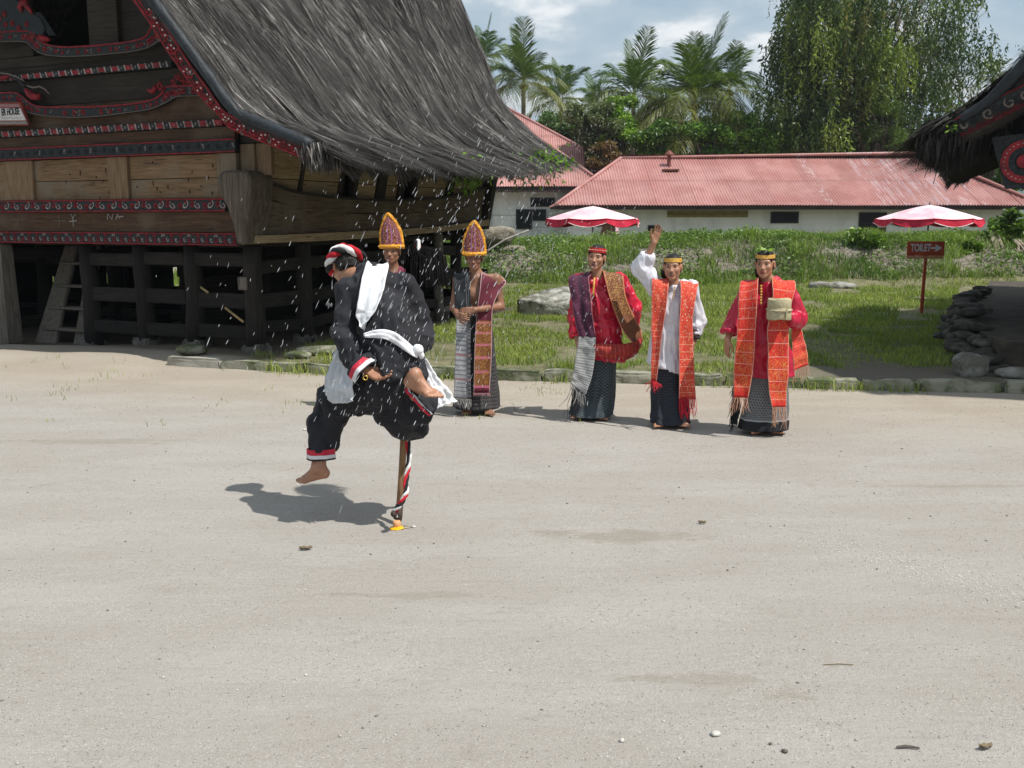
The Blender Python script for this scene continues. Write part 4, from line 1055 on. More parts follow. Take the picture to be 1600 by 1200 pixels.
def tuft(parent, c, n, spread, L0, L1, seed, dirv=(0, 0, -1), gmul=1.0, loc=True):
    M = n; p0 = np.array(c) + rng.normal(size=(M, 3)) * np.array(spread); d = np.array(dirv) + rng.normal(0, .13, (M, 3)); d /= np.linalg.norm(d, axis=1)[:, None]
    L = rng.uniform(L0, L1, M); w = rng.uniform(.004, .011, M); wv = np.cross(d, rng.normal(size=(M, 3))); wv = wv / np.linalg.norm(wv, axis=1)[:, None] * w[:, None]
    V = np.stack([p0 - wv, p0 + wv, p0 + d * (L * .5)[:, None] - wv * .8, p0 + d * (L * .5)[:, None] + wv * .8, p0 + d * L[:, None] + np.stack([L * 0, L * 0, -.15 * L], 1)], 1)
    g = np.clip(rng.lognormal(-2.6, .6, M), .01, .4) * gmul; C = np.stack([g * 1.03, g * .97, g * .9], 1)
    b = np.arange(M)[:, None] * 5; F = np.concatenate([b + [0, 1, 3], b + [0, 3, 2], b + [2, 3, 4]], 0)
    o = link('thatch_fibres', mesh('thatch_fibres', V.reshape(-1, 3), F, THATCH_FIBRE, False, col=np.repeat(C, 5, 0)), parent, loc); o['kind'] = 'stuff'
    return o
tuft(house, near[0] + np.array([-.02, .15, -.03]), 1500, (.06, .12, .03), .08, .24, 1, (.25, -.1, -1))
# small ferns sprouting from the eave
FERN = leafmat('fern', .45, .35)
for i, (px, py, n, r) in enumerate([(730, 268, 260, .16), (822, 260, 240, .18), (858, 248, 260, .18), (545, 243, 60, .08)]):
    q = HF.hit(px, py, 0, 1.35); c, s = math.cos(HF.a), math.sin(HF.a)
    w = np.array([HF.C[0] + q[0] * c - q[1] * s, HF.C[1] + q[0] * s + q[1] * c, q[2]])
    P0 = rng.normal(size=(n, 3)) * [r, r, r * .7]; P0[:, 2] -= .05
    col = np.array([.10, .20, .02]) + rng.random((n, 1)) * np.array([.10, .14, .02])
    V, F, C = leaf_cloud(P0, rng.uniform(.06, .13, n), col, 2.6, .5)
    st = MB()
    for k in range(9):
        e = rng.normal(size=3) * r; st.tube([(0, 0, .02), e * .5 + [0, 0, .05], e + [0, 0, -.05]], .006, 4)
    root = thing('fern', ['green fern hanging from the thatched eave above the man in the pointed hat', 'bushy fern sprouting near the far corner of the thatched eave', 'fern trailing off the very tip of the thatched eave towards the red roofs', 'tiny green sprout on the thatched eave close to the carved barge board'][i], 'fern', w, 0, 'ferns on the thatched eave')
    a = link('fronds', mesh('fronds', V, F, FERN, False, col=C), root, True); st.obj('stem', basic('fern_stem', (.06, .07, .03)), root, True)

# ------------------------------------------------------------------ right house (only its roof corner is in view)
house2 = thing('traditional_house', 'stilt house at the right edge, only its dark thatched roof corner in view', 'house', RF.C, RF.a)
near2 = edge_trace(RF, [(1452, 204), (1476, 190), (1500, 174), (1540, 148), (1572, 118), (1602, 86), (1640, 40)], -.6, -.28, 2.6)
n_ = near2[-1]; near2 += [np.array([.9, n_[1] - .5, 5.4]), np.array([2.4, n_[1] - .95, 7.3]), np.array([3.7, n_[1] - 1.3, 9.1])]
far2 = [np.array([-(p[0]), p[1], p[2]]) for p in far[:-1]] + [np.array([3.7, f_[1] + 1.3, 10.2])]
far2[0] = np.array([-1.2, 7.4, 2.9])
thatch(house2, near2, far2, (.25, 1.5), 26000, seed=5, side=-1, eave_n=4000, thick=.30)
nm2 = [np.array([7.4 - p[0], p[1], p[2]]) for p in near2]; fm2 = [np.array([7.4 - p[0], p[1], p[2]]) for p in far2]
thatch(house2, nm2, fm2, (.25, 1.5), 1500, seed=9, side=1, eave_n=300)
mb = MB(); E = cr(near2[2:], 40); mb.tube(E + np.array([0, -.06, -.1]), np.linspace(.05, .10, 40), 8); mb.obj('bound_edge', TUBE_P, house2, True, smooth=True)
bt2 = edge_trace(RF, [(1488, 188), (1530, 166), (1570, 146), (1604, 129), (1650, 100)], -.68, -.28, 2.6)
bb2 = edge_trace(RF, [(1503, 215), (1540, 197), (1575, 180), (1606, 163), (1655, 136)], -.68, -.28, 2.6)
bt2.append(bt2[-1] + (bt2[-1] - bt2[-2]) * 1.6); bb2.append(bb2[-1] + (bb2[-1] - bb2[-2]) * 1.6)
bt2.append(np.array([3.7, bt2[-1][1] - 1.3, 8.9])); bb2.append(np.array([3.7, bb2[-1][1] - 1.3, 8.6]))
T2, B2 = cr(bt2, 40), cr(bb2, 40)
RED_D = basic('dull_red_paint', (0.13, 0.012, 0.015), (0.05, 0.006, 0.008), scale=14, rough=0.8, bmp=0.003)
bg2 = board3(T2, B2, .06, BLACK_P, 'barge_board', house2)
for T_ in (B2 + [0, -.035, .012], T2 + [0, -.035, -.012]):
    mb = MB(); mb.tube(T_, .010, 5); mb.obj('red_edge', RED_D, bg2, True)
for i in range(16):
    k = int((i + .5) / 16 * 30); c = T2[k] * .5 + B2[k] * .5
    put('scroll', scroll('thin', .06, CHALK2 if i % 3 == 1 else BLACK_P, i % 2 == 1), bg2, c + [0, -.034, 0], (0, i * 1.9, 0))
    put('scroll', scroll('bold', .035, RED_D, i % 2 == 0), bg2, T2[k] * .25 + B2[k] * .75 + [0.04, -.034, 0], (0, i * 1.1, 0))
# hanging thatch below the corner
for (px, py, y, n, spx, L0, L1) in [(1464, 220, -.45, 4200, .08, .12, .30), (1482, 216, -.4, 5600, .09, .18, .40), (1502, 220, -.3, 3600, .08, .14, .32), (1540, 208, -.1, 2600, .22, .14, .28), (1590, 190, -.05, 2500, .25, .12, .3)]:
    q = RF.hit(px, py, 1, y); tuft(house2, q, n, (spx * .8, .12, .04), L0 * .78, L1 * .74, 4, (-.06, 0, -1), .30)
tuft(house2, RF.hit(1488, 192, 1, -.55), 1100, (.09, .10, .03), .10, .28, 6, (-1, 0, -.62), .5)
for i in range(4):
    q = RF.hit(1450 + i * 9, 226, 1, -.6); e = RF.hit(1416 + i * 14, 258 + i * 10, 1, -.6); mb = MB(); mb.tube([q, (q + e) / 2 + [0, 0, .03], e], .004, 4); mb.obj('loose_straw', THATCH_BASE, house2, True)
q = RF.hit(1484, 196, 1, -.75); V, F, C = leaf_cloud(rng.normal(size=(14, 3)) * [.035, .02, .03], rng.uniform(.05, .09, 14), np.tile([[.22, .38, .05]], (14, 1)), 2.2, .3)
c, s = math.cos(RF.a), math.sin(RF.a)
o = link('sprout', mesh('sprout', V, F, FERN, False, col=C)); o.location = (RF.C[0] + q[0] * c - q[1] * s, RF.C[1] + q[0] * s + q[1] * c, q[2]); tag(o, 'bright green sprout growing on the dark thatch of the right house', 'sprout')
# beam end with the round red ornament
q = RF.hit(1600, 252, 1, -.5)
mb = MB(); mb.prism([(q[0] - .33, q[2] + .26), (q[0] + .5, q[2] + .34), (q[0] + .5, q[2] - .28), (q[0] - .16, q[2] - .28)], 1, -.46, -.34); ob = mb.obj('ornament_board', BLACK_P, house2, True)
def ring(r0, r1, y, mat, name, th=.02):
    mb = MB(); n = 36; V = []; F = []
    for k in range(n):
        a = 2 * math.pi * k / n
        for r_, yy in ((r0, y), (r1, y), (r1, y - th), (r0, y - th)): V.append((q[0] + r_ * math.cos(a), yy, q[2] + r_ * math.sin(a)))
    for k in range(n):
        k2 = (k + 1) % n
        for j in range(4):
            j2 = (j + 1) % 4; F.append((k * 4 + j, k * 4 + j2, k2 * 4 + j2, k2 * 4 + j))
    mb.add(V, F); mb.obj(name, mat, ob, True)
ring(.15, .225, -.461, RED_P, 'red_ring'); ring(.085, .15, -.461, BLACK_P, 'black_ring', .012); ring(.0001, .07, -.461, RED_P, 'red_boss', .035)
dl = MB()
for k in range(26):
    a = 2 * math.pi * k / 26; dl.box(q[0] + .19 * math.cos(a) - .008, q[0] + .19 * math.cos(a) + .008, -.486, -.481, q[2] + .19 * math.sin(a) - .005, q[2] + .19 * math.sin(a) + .005)
dl.obj('dotted_line', WHITE_P, ob, True)
# walls, posts and floor outside the frame
mb = MB(); mb.box(0, 7.4, -.05, 0.0, 1.9, 3.2); mb.prism([(0.05, 3.2), (7.35, 3.2), (5.0, 5.6), (3.7, 7.0), (2.4, 5.6)], 1, -.05, 0.0); mb.box(-.05, 0.0, 0, 6.3, 1.9, 2.9); mb.box(7.4, 7.45, 0, 6.3, 1.9, 2.9); mb.box(0, 7.4, 0.02, 6.28, 1.8, 1.88)
mb.obj('wall', WOOD_BROWN, house2, True)
for x in (0.1, 1.5, 3.0, 4.4, 5.9, 7.3):
    for y in (.1, 2.1, 4.2, 6.2):
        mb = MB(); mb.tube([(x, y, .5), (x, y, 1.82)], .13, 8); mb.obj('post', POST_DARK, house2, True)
0 and print('NEAR', [tuple(np.round(p, 2)) for p in near]); 0 and print('FAR', [tuple(np.round(p, 2)) for p in far]); 0 and print('NEAR2', [tuple(np.round(p, 2)) for p in near2])
# ------------------------------------------------------------------ red roofed buildings
def roof_paint():
    m, t, b = new_mat('faded_red_sheet_paint')
    pos = t.pos(); x, y, z = t.sep(pos)
    oi = t.n('ShaderNodeObjectInfo').outputs['Random']
    n = t.noise(pos, 0.8, 5, 0.65); n2 = t.noise(t.scale(pos, (9, 1, 1)), 2.2, 6, 0.7)
    col = t.mix(t.step(n, .35, .65), (0.33, 0.145, 0.128), (0.41, 0.215, 0.195))
    col = t.mix(t.m('MULTIPLY', t.step(n2, .5, .72), .35), col, (0.25, 0.078, 0.066))
    xa, xb = float(P(1352, 290, 42)[0]), float(P(1520, 290, 42)[0])
    band_ = t.m('MULTIPLY', t.step(x, xa - .1, xa + .15), t.step(x, xb + .1, xb - .3))
    xc = float(P(1279, 280, 42)[0]); band2 = t.m('MULTIPLY', t.step(x, xc - .22, xc - .1), t.step(x, xc + .22, xc + .1))
    scr = t.step(t.noise(t.scale(pos, (11, .35, .35)), 1.6, 5, 0.7), .50, .58)
    scr = t.m('MULTIPLY', scr, t.step(t.noise(pos, 1.7, 4, .6), .30, .5))
    col = t.mix(t.m('MULTIPLY', t.m('MULTIPLY', scr, band_), .6), col, (0.50, 0.43, 0.46))
    col = t.mix(t.m('MULTIPLY', t.m('MULTIPLY', t.step(t.noise(pos, 5, 5, .7), .5, .6), band2), .55), col, (0.58, 0.52, 0.52))
    k = t.m('ADD', t.m('MULTIPLY', oi, .16), .92); col = t.mix(1.0, col, t.comb(k, k, k), 'MULTIPLY')
    t.put(b.inputs['Base Color'], col); b.inputs['Roughness'].default_value = 0.55; b.inputs['Specular IOR Level'].default_value = .35
    return m
ROOFP = roof_paint()
WHITEWALL = basic('lime_washed_wall', (0.72, 0.73, 0.70), (0.50, 0.51, 0.49), scale=1.3, stretch=(1, 1, .5), rough=.9, bmp=.003, contrast=(.25, .6))
FASCIA = basic('dark_fascia', (0.045, 0.028, 0.026), (0.025, 0.018, 0.016), rough=.8, bmp=.002)
FRAME_D = basic('dark_window_frame', (0.03, 0.025, 0.022), rough=.6, bmp=0)
m_, t_, b_ = new_mat('window_glass'); b_.inputs['Base Color'].default_value = (.012, .014, .016, 1); b_.inputs['Roughness'].default_value = .45; b_.inputs['Specular IOR Level'].default_value = .15; GLASS_D = m_
def sheet_face(parent, e0, e1, r0, r1, sheet_w=.8, pitch=.115, split=(0, .5, 1.0), name='roof_sheet', amp=.030):
    """corrugated face between eave e0->e1 and ridge r0->r1 (world points); waves run from eave to ridge"""
    e0, e1, r0, r1 = map(lambda v: np.array(v, float), (e0, e1, r0, r1))
    ax = (e1 - e0); Lx = np.linalg.norm(ax); ax /= Lx
    h = r0 - e0; up = h - ax * np.dot(h, ax)
    h1 = r1 - e0; 
    Lh = np.linalg.norm(up); upn = up / Lh; nn = np.cross(ax, upn); nn *= np.sign(nn[2])
    a0 = np.dot(r0 - e0, ax); a1 = np.dot(r1 - e0, ax); H1 = np.dot(r1 - e0, upn); El = 0
    def tmax(u):
        if u < a0: return max(0.0, u / a0) * Lh
        if u > a1: return max(0.0, (Lx - u) / (Lx - a1)) * H1
        return Lh + (H1 - Lh) * (u - a0) / max(a1 - a0, 1e-6)
    n = int(round(Lx / sheet_w)); w = Lx / n; sub = max(4, int(round(w / pitch * 4)))
    hmax = max(Lh, H1)
    for i in range(n):
        for k in range(len(split) - 1):
            us = np.linspace(i * w, (i + 1) * w + .012, sub + 1); us = np.minimum(us, Lx)
            j = random.uniform(-.06, .06) if k == 0 else 0
            b = (split[k]) * hmax - (0.06 if k else 0); tp = (split[k + 1]) * hmax
            if k > 0: b += random.uniform(-.02, .02)
            V = []; F = []
            rr = 4
            for u in us:
                tm = tmax(u); lo = min(b, tm); hi = min(tp + (0.05 if k == 0 else 0), tm)
                for q in range(rr + 1):
                    tt_ = lo + (hi - lo) * q / rr
                    V.append(e0 + ax * u + upn * tt_ + nn * (amp * math.sin(2 * math.pi * u / pitch) + (.012 if k else 0) * (1 - q / rr) + .004 * (i % 2) + .008 * math.sin(u * .9 + tt_)))
            m_ = rr + 1
            for a in range(len(us) - 1):
                if tmax(us[a]) <= b + .01 and tmax(us[a + 1]) <= b + .01: continue
                for q in range(rr): F.append((a * m_ + q, (a + 1) * m_ + q, (a + 1) * m_ + q + 1, a * m_ + q + 1))
            if F: link(name, mesh(name, V, np.array(F), ROOFP, True), parent)
b1 = thing('long_building', 'long low white building with faded red corrugated hipped roof and one small roof vent', 'building', (8.5, 43, 0))
E0, E1 = P(868, 323, 40.0), P(1628, 318, 40.0); R0, R1 = P(970, 248, 44.8), P(1440, 240, 44.8)
E0[2] = E1[2] = (E0[2] + E1[2]) / 2; 
sheet_face(b1, E0, E1, R0, R1)
K0, K1 = E0 + [0, 9.6, 0], E1 + [0, 9.6, 0]
sheet_face(b1, K1, K0, R1, R0, sheet_w=3, pitch=.5); sheet_face(b1, E1, K1, R1, R1 + [.001, .001, 0], sheet_w=.8); sheet_face(b1, K0, E0, R0, R0 + [.001, .001, 0], sheet_w=.8)
caps = MB()
for a, b_ in ((E0, R0), (R0, R1), (R1, E1)):
    caps = MB(); caps.tube(cr([a + [0, 0, .03], b_ + [0, 0, .04]], 6), .07, 6); caps.obj('ridge_cap', ROOFP, b1, smooth=True)
zw = float(E0[2]) - .02
mb = MB(); mb.box(E0[0] + .05, E1[0] - .05, 40.05, 40.12, zw - .16, zw - .01); mb.obj('fascia', FASCIA, b1)
mb = MB(); mb.box(E0[0] + .05, E1[0] - .05, 40.13, 49.5, zw - .05, zw - .01); mb.obj('soffit', FASCIA, b1)
wy = 40.9
for k in range(9):      # painted weatherboards
    z1 = zw - .06 - k * .23
    mb = MB(); mb.hexa([(E0[0] + .8, wy - .03, z1 - .225), (E1[0] - .8, wy - .03, z1 - .225), (E1[0] - .8, wy + .1, z1 - .225), (E0[0] + .8, wy + .1, z1 - .225), (E0[0] + .8, wy - .012, z1), (E1[0] - .8, wy - .012, z1), (E1[0] - .8, wy + .1, z1), (E0[0] + .8, wy + .1, z1)])
    mb.obj('weatherboard', WHITEWALL, b1)
mb = MB(); mb.box(E0[0] + .8, E0[0] + .9, wy + .11, 48.6, 0, zw - .05); mb.box(E1[0] - .9, E1[0] - .8, wy + .11, 48.6, 0, zw - .05); mb.box(E0[0] + .8, E1[0] - .8, 48.6, 48.7, 0, zw - .05); mb.obj('wall', WHITEWALL, b1)
def window(parent, pa, pb, y, bars=(1, 0), name='window', mat=FRAME_D, grow=.0):
    a, c = P(*pa, y), P(*pb, y); x0, x1, z1, z0 = a[0], c[0], a[2], c[2]
    fr = MB(); w = .06
    for q in ((x0, x1, z1 - w, z1), (x0, x1, z0, z0 + w), (x0, x0 + w, z0 + w, z1 - w), (x1 - w, x1, z0 + w, z1 - w)): fr.box(q[0], q[1], y - .07, y - .035, q[2], q[3])
    for k in range(bars[0]):
        xx = x0 + (x1 - x0) * (k + 1) / (bars[0] + 1); fr.box(xx - .035, xx + .035, y - .065, y - .036, z0 + w, z1 - w)
    for k in range(bars[1]):
        zz = z0 + (z1 - z0) * (k + 1) / (bars[1] + 1); fr.box(x0 + w, x1 - w, y - .06, y - .037, zz - .02, zz + .02)
    o = fr.obj(name, mat, parent)
    g = MB(); g.box(x0 + .01, x1 - .01, y - .05, y - .034, z0 + .01, z1 - .01); g2 = link('pane', g.me('pane', GLASS_D), parent); 
    g2.parent = o; g2.matrix_parent_inverse = Matrix()
    return o
window(b1, (1204, 331), (1247, 349), wy, (0, 0)); window(b1, (1342, 332), (1383, 366), wy, (1, 1)); window(b1, (1012, 352), (1030, 372), wy)
lat = MB(); a, c = P(1042, 330.5, wy), P(1168, 338.5, wy); n = 44
for k in range(n):
    x = a[0] + (c[0] - a[0]) * k / n; w = (c[0] - a[0]) / n
    lat.hexa([(x, wy - .06, c[2]), (x + .025, wy - .06, c[2]), (x + .025, wy - .035, c[2]), (x, wy - .035, c[2]), (x + w, wy - .06, a[2]), (x + w + .025, wy - .06, a[2]), (x + w + .025, wy - .035, a[2]), (x + w, wy - .035, a[2])])
    lat.hexa([(x + w, wy - .062, c[2]), (x + w + .025, wy - .062, c[2]), (x + w + .025, wy - .037, c[2]), (x + w, wy - .037, c[2]), (x, wy - .062, a[2]), (x + .025, wy - .062, a[2]), (x + .025, wy - .037, a[2]), (x, wy - .037, a[2])])
lat.box(a[0], c[0], wy - .061, wy - .036, a[2], a[2] + .03); lat.box(a[0], c[0], wy - .061, wy - .036, c[2] - .03, c[2])
lt = lat.obj('vent_lattice', basic('ochre_lattice', (.42, .36, .14), (.25, .2, .08), rough=.8), b1)
mb = MB(); mb.box(a[0] + .01, c[0], wy - .034, wy - .031, c[2], a[2]); x = mb.obj('vent_opening', basic('vent_dark', (.02, .02, .015), rough=1, bmp=0), b1)
v = P(1047, 256, 43.6); mb = MB(); mb.tube([(v[0], 43.9, v[2] - .25), (v[0], 43.9, v[2] + .42)], .085, 10); mb.tube([(v[0], 43.9, v[2] + .36), (v[0], 43.9, v[2] + .42), (v[0], 43.9, v[2] + .47), (v[0], 43.9, v[2] + .60)], [.20, .20, .16, .02], 10); mb.box(v[0] - .35, v[0] + .35, 43.2, 44.1, v[2] - .30, v[2] - .23)
mb.obj('roof_vent', basic('rusty_red_metal', (.22, .075, .055), (.10, .035, .028), scale=10, rough=.7), b1)
# second building, rear left
b2 = thing('white_building', 'taller white building with steep faded red hipped roof partly hidden behind the thatched roof', 'building', (-1, 50, 0))
Y2 = 46.0
e0 = P(560, 291, Y2); e1 = P(948, 290, Y2); e1[2] = e0[2]; ap = P(787, 178, Y2 + 5.5)
r0 = np.array([e0[0] + 4.0, ap[1], ap[2]])
sheet_face(b2, e0, e1, r0, ap)
e2 = e1 + [0, 11, 0]; sheet_face(b2, e1, e2, ap, ap + [.001, .001, 0]); sheet_face(b2, e2, e0 + [0, 11, 0], ap, r0, sheet_w=3, pitch=.5)
mb = MB(); mb.tube(cr([e1 + [0, 0, .03], ap + [0, 0, .05]], 6), .08, 6); mb.obj('ridge_cap', ROOFP, b2, smooth=True)
e3 = P(560, 262, Y2 + 5.5); e4 = P(968, 265, Y2 + 5.5); e4[2] = e3[2]; ap2 = P(784, 164, Y2 + 9.5); r3 = np.array([e3[0] + 4, ap2[1], ap2[2]])
b3 = thing('rear_roof_building', 'rear building whose faded red roof shows as a band above the white building roof', 'building', (-1, 56, 0))
sheet_face(b3, e3, e4, r3, ap2); sheet_face(b3, e4, e4 + [0, 8, 0], ap2, ap2 + [.001, .001, 0])
mb = MB(); mb.tube(cr([e4, ap2], 6), .08, 6); mb.obj('ridge_cap', ROOFP, b3, smooth=True)
mb = MB(); mb.box(e3[0] + .6, e4[0] - .7, Y2 + 6.3, Y2 + 13, 0, e4[2] - .08); mb.obj('wall', WHITEWALL, b3)
mb = MB(); mb.box(e0[0], e1[0], Y2 + .05, Y2 + .12, e0[2] - .26, e0[2] - .02); mb.box(e0[0], e1[0] - .02, Y2 + .13, Y2 + 10, e0[2] - .09, e0[2] - .03); mb.obj('fascia', FASCIA, b2)
wy2 = Y2 + 1.0; mb = MB(); mb.box(e0[0] + .5, e1[0] - .9, wy2, wy2 + 8, 0, e0[2] - .10); mb.obj('wall', WHITEWALL, b2)
for z in (1.45, 2.0): 
    mb = MB(); mb.box(e0[0] + .5, e1[0] - .9, wy2 - .012, wy2 - .002, z, z + .02); mb.obj('wall_joint', basic('grey_joint', (.3, .3, .29), rough=.9, bmp=0), b2)
window(b2, (806, 327), (831, 358), wy2); window(b2, (832, 327), (853, 345), wy2, (1, 1)); window(b2, (829, 309), (866, 323), wy2, (0, 0))
a = P(767, 300, wy2 - .1); mb = MB(); mb.tube([(a[0], wy2 - .1, 0), (a[0], wy2 - .1, 3.3)], .045, 8); mb.obj('downpipe', basic('pale_pipe', (.55, .55, .53), rough=.6), b2, smooth=True)

# ------------------------------------------------------------------ parasols
CAN = basic('faded_pink_canvas', (.74, .58, .61), (.60, .36, .41), scale=2.2, rough=.85, bmp=.003, spec=.1)
CANR = basic('red_canvas', (.58, .035, .07), (.40, .02, .04), scale=4, rough=.85, bmp=.003, spec=.1)
CANT = basic('white_piping', (.72, .62, .60), rough=.8, bmp=0)
POLE = basic('dark_pole', (.05, .045, .04), rough=.5, bmp=0)
def parasol(px, py_top, py_rim, half_px, Y, label, rot, redness):
    c = P(px, py_rim, Y); top = P(px, py_top, Y)[2]; r = half_px / F_PX * Y * 1.0; zr = c[2] + .02
    root = thing('parasol', label, 'parasol', (c[0], Y, 0), rot, 'red and white parasols beyond the bank')
    n = 8; sub = 6
    for k in range(n):
        V = []; F = []; m = 7
        for i in range(m + 1):
            f = i / m
            for j in range(sub + 1):
                th = 2 * math.pi * (k + j / sub) / n; sagc = 1 - .05 * math.sin(math.pi * j / sub) * f
                rr = r * f * (math.cos(math.pi / n) / math.cos(2 * math.pi * (j / sub - .5) / n) * .35 + .65) * sagc
                z = top - (top - zr) * (f ** 1.25) - .035 * math.sin(math.pi * j / sub) * f
                V.append((rr * math.cos(th), rr * math.sin(th), z))
        w = sub + 1
        for i in range(m):
            for j in range(sub): F.append((i * w + j, (i + 1) * w + j, (i + 1) * w + j + 1, i * w + j + 1))
        p = link('canvas_panel', mesh('canvas_panel', V, F, CAN, True), root, True)
        base = V[m * w:(m + 1) * w]
        V2 = []; F2 = []; d = .22
        for q in range(4):
            g = q / 3
            for j, b in enumerate(base):
                o_ = 1 + .03 * g + .02 * math.sin(j * 2.1 + k) * g
                V2.append((b[0] * o_, b[1] * o_, b[2] - d * g * (.55 + .45 * abs(math.sin(math.pi * j / sub)))))
        for q in range(3):
            for j in range(sub): F2.append((q * w + j, (q + 1) * w + j, (q + 1) * w + j + 1, q * w + j + 1))
        v = link('valance', mesh('valance', V2, F2, CANR, True), p, True)
        mb = MB(); mb.tube(V2[3 * w:4 * w], .014, 4); mb.obj('valance_trim', CANT if k % 2 else CANR, p, True)
        mb = MB(); mb.tube([b_ for b_ in [np.array(q) * [1.004, 1.004, 1] for q in base]], .014, 4); mb.obj('seam_trim', CANR, p, True)
        mb = MB(); th = 2 * math.pi * k / n; mb.tube([(0, 0, top - .25), (r * .95 * math.cos(th), r * .95 * math.sin(th), zr - .03)], .012, 4); mb.obj('rib', POLE, root, True)
    mb = MB(); mb.tube([(0, 0, 0), (0, 0, top + .08)], .025, 8); mb.obj('pole', POLE, root, True, smooth=True)
    return root
parasol(926, 322, 343, 73, 31.6, 'open red and white parasol behind the bank above the woman with red headband', .2, 1)
parasol(1451, 320, 343, 78, 31.6, 'open red and white parasol behind the bank, the one above the toilet sign', .5, 1)
cp = thing('closed_parasol', 'folded pink and white parasol under the left open parasol', 'parasol', (P(953, 355, 33)[0], 33, 0))
V = []; F = []
for i, (z, r) in enumerate([(1.15, .30), (1.4, .26), (1.7, .17), (2.0, .06)]):
    for k in range(20): rr = r * (1 + .22 * (k % 2 * 2 - 1)); V.append((rr * math.cos(k * math.pi / 10), rr * math.sin(k * math.pi / 10), z))
for i in range(3):
    for k in range(20): F.append((i * 20 + k, i * 20 + (k + 1) % 20, (i + 1) * 20 + (k + 1) % 20, (i + 1) * 20 + k))
link('folded_canopy', mesh('folded_canopy', V, F, CAN), cp, True); mb = MB(); mb.tube([(0, 0, 0), (0, 0, 2.1)], .025, 6); mb.obj('pole', POLE, cp, True)

# ------------------------------------------------------------------ toilet sign
sp = G(1441, 486, .1); ys = float(sp[1]); sx = sp[0]
sign = thing('toilet_sign', 'small rust red signboard reading TOILET with an arrow, on a thin post in the grass', 'sign', (sx, ys, float(height(sx, ys))), R(2))
a, c = P(1417, 377, ys), P(1474, 404, ys); w = (c[0] - a[0]); hh = a[2] - c[2]; xo = (a[0] + c[0]) / 2 - sx; zo = (a[2] + c[2]) / 2 - float(height(sx, ys))
SIGNR = basic('rust_red_board', (.44, .075, .03), (.30, .05, .022), scale=7, rough=.6, bmp=.002)
mb = MB(); mb.box(xo - w / 2, xo + w / 2, -.03, -.005, zo - hh / 2 + .05, zo + hh / 2); bd = mb.obj('signboard', SIGNR, sign, True, bevel=.003)
mb = MB(); mb.box(xo - w / 2, xo + w / 2 - .01, -.04, -.004, zo - hh / 2, zo - hh / 2 + .045); mb.obj('batten', basic('bare_batten', (.50, .30, .15), (.38, .12, .06), scale=9, rough=.8), sign, True)
mb = MB(); mb.hexa([(-.035, -.002, -.05), (.02, -.002, -.05), (.02, .04, -.05), (-.035, .04, -.05), (-.012, -.002, zo + .1), (.028, -.002, zo + .1), (.028, .04, zo + .1), (-.012, .04, zo + .1)]); mb.obj('signpost', SIGNR, sign, True)
LETT = basic('white_sign_paint', (.62, .62, .63), (.45, .45, .46), scale=20, rough=.6, bmp=0)
text('TOILET', .185, LETT, bd, Matrix.Translation((xo - w * .14, -.032, zo + .035)) @ Matrix.Rotation(R(90), 4, 'X'), sx=.62, bold=.006)
ar = MB(); x0 = xo + w * .13; zc = zo + .035
ar.prism([(x0, zc - .018), (x0 + .10, zc - .018), (x0 + .07, zc - .062), (x0 + .105, zc - .062), (x0 + .205, zc), (x0 + .105, zc + .062), (x0 + .07, zc + .062), (x0 + .10, zc + .018), (x0, zc + .018)], 1, -.034, -.029); ar.obj('arrow', LETT, bd, True)

# ------------------------------------------------------------------ trees
BARK = wood('palm_bark', (.16, .14, .11), (.08, .07, .055), 2, bmp=.01)
PALML = leafmat('palm_leaf', .45, .28)
def frond_mesh(L, rise, droop, seed, n=40, hang=.6, wl=.9, yellow=0.0, nm='frond'):
    r_ = np.random.default_rng(seed); t = np.linspace(0, 1, n)
    X = L * (t * math.cos(rise)) * (1 - .18 * t * t * droop); Z = L * (t * math.sin(rise) - droop * t ** 2.1 * .75)
    C = np.stack([X, 0 * X, Z], 1); T = np.gradient(C, axis=0); T /= np.linalg.norm(T, axis=1)[:, None]
    V, F, K = [], [], []
    base = np.array([.070, .120, .018]) * (1 - yellow) + np.array([.21, .19, .045]) * yellow
    def addv(vs, fs, c):
        o = len(V); V.extend(vs); F.extend([[i + o for i in f] for f in fs]); K.extend([c] * len(vs))
    for i in range(n - 1):
        w = .035 * L / 3 * (1 - .8 * t[i]); a, b = C[i], C[i + 1]
        addv([a + [0, -w, 0], a + [0, w, 0], b + [0, 0, 0]], [(0, 1, 2)], np.array([.16, .16, .05]))
    for i in range(2, n):
        for sgn in (-1, 1):
            for q in range(2):
                f = t[i] - q * .5 / n
                ll = L * .31 * wl * (math.sin(math.pi * min(1, f * .92 + .10)) ** .6) * r_.uniform(.8, 1.1)
                if f < .1: continue
                p = C[i] - T[i] * (q * .5 * L / n)
                d = T[i] * .85 + np.array([0, sgn * .9, 0]) * r_.uniform(.8, 1.1) + np.array([0, 0, r_.uniform(-.1, .35)])
                d /= np.linalg.norm(d); m = p + d * ll * .5 - np.array([0, 0, hang * ll * .12]); e = p + d * ll * .9 - np.array([0, 0, hang * ll * .62])
                ww = T[i] * ll * .022 + np.array([0, 0, .004])
                c = base * r_.uniform(.65, 1.4)
                addv([p - ww * .6, p + ww * .6, m + ww, m - ww, e], [(0, 1, 2, 3), (3, 2, 4)], c)
    return mesh(nm, V, F, PALML, False, col=np.array(K))
FR = {}
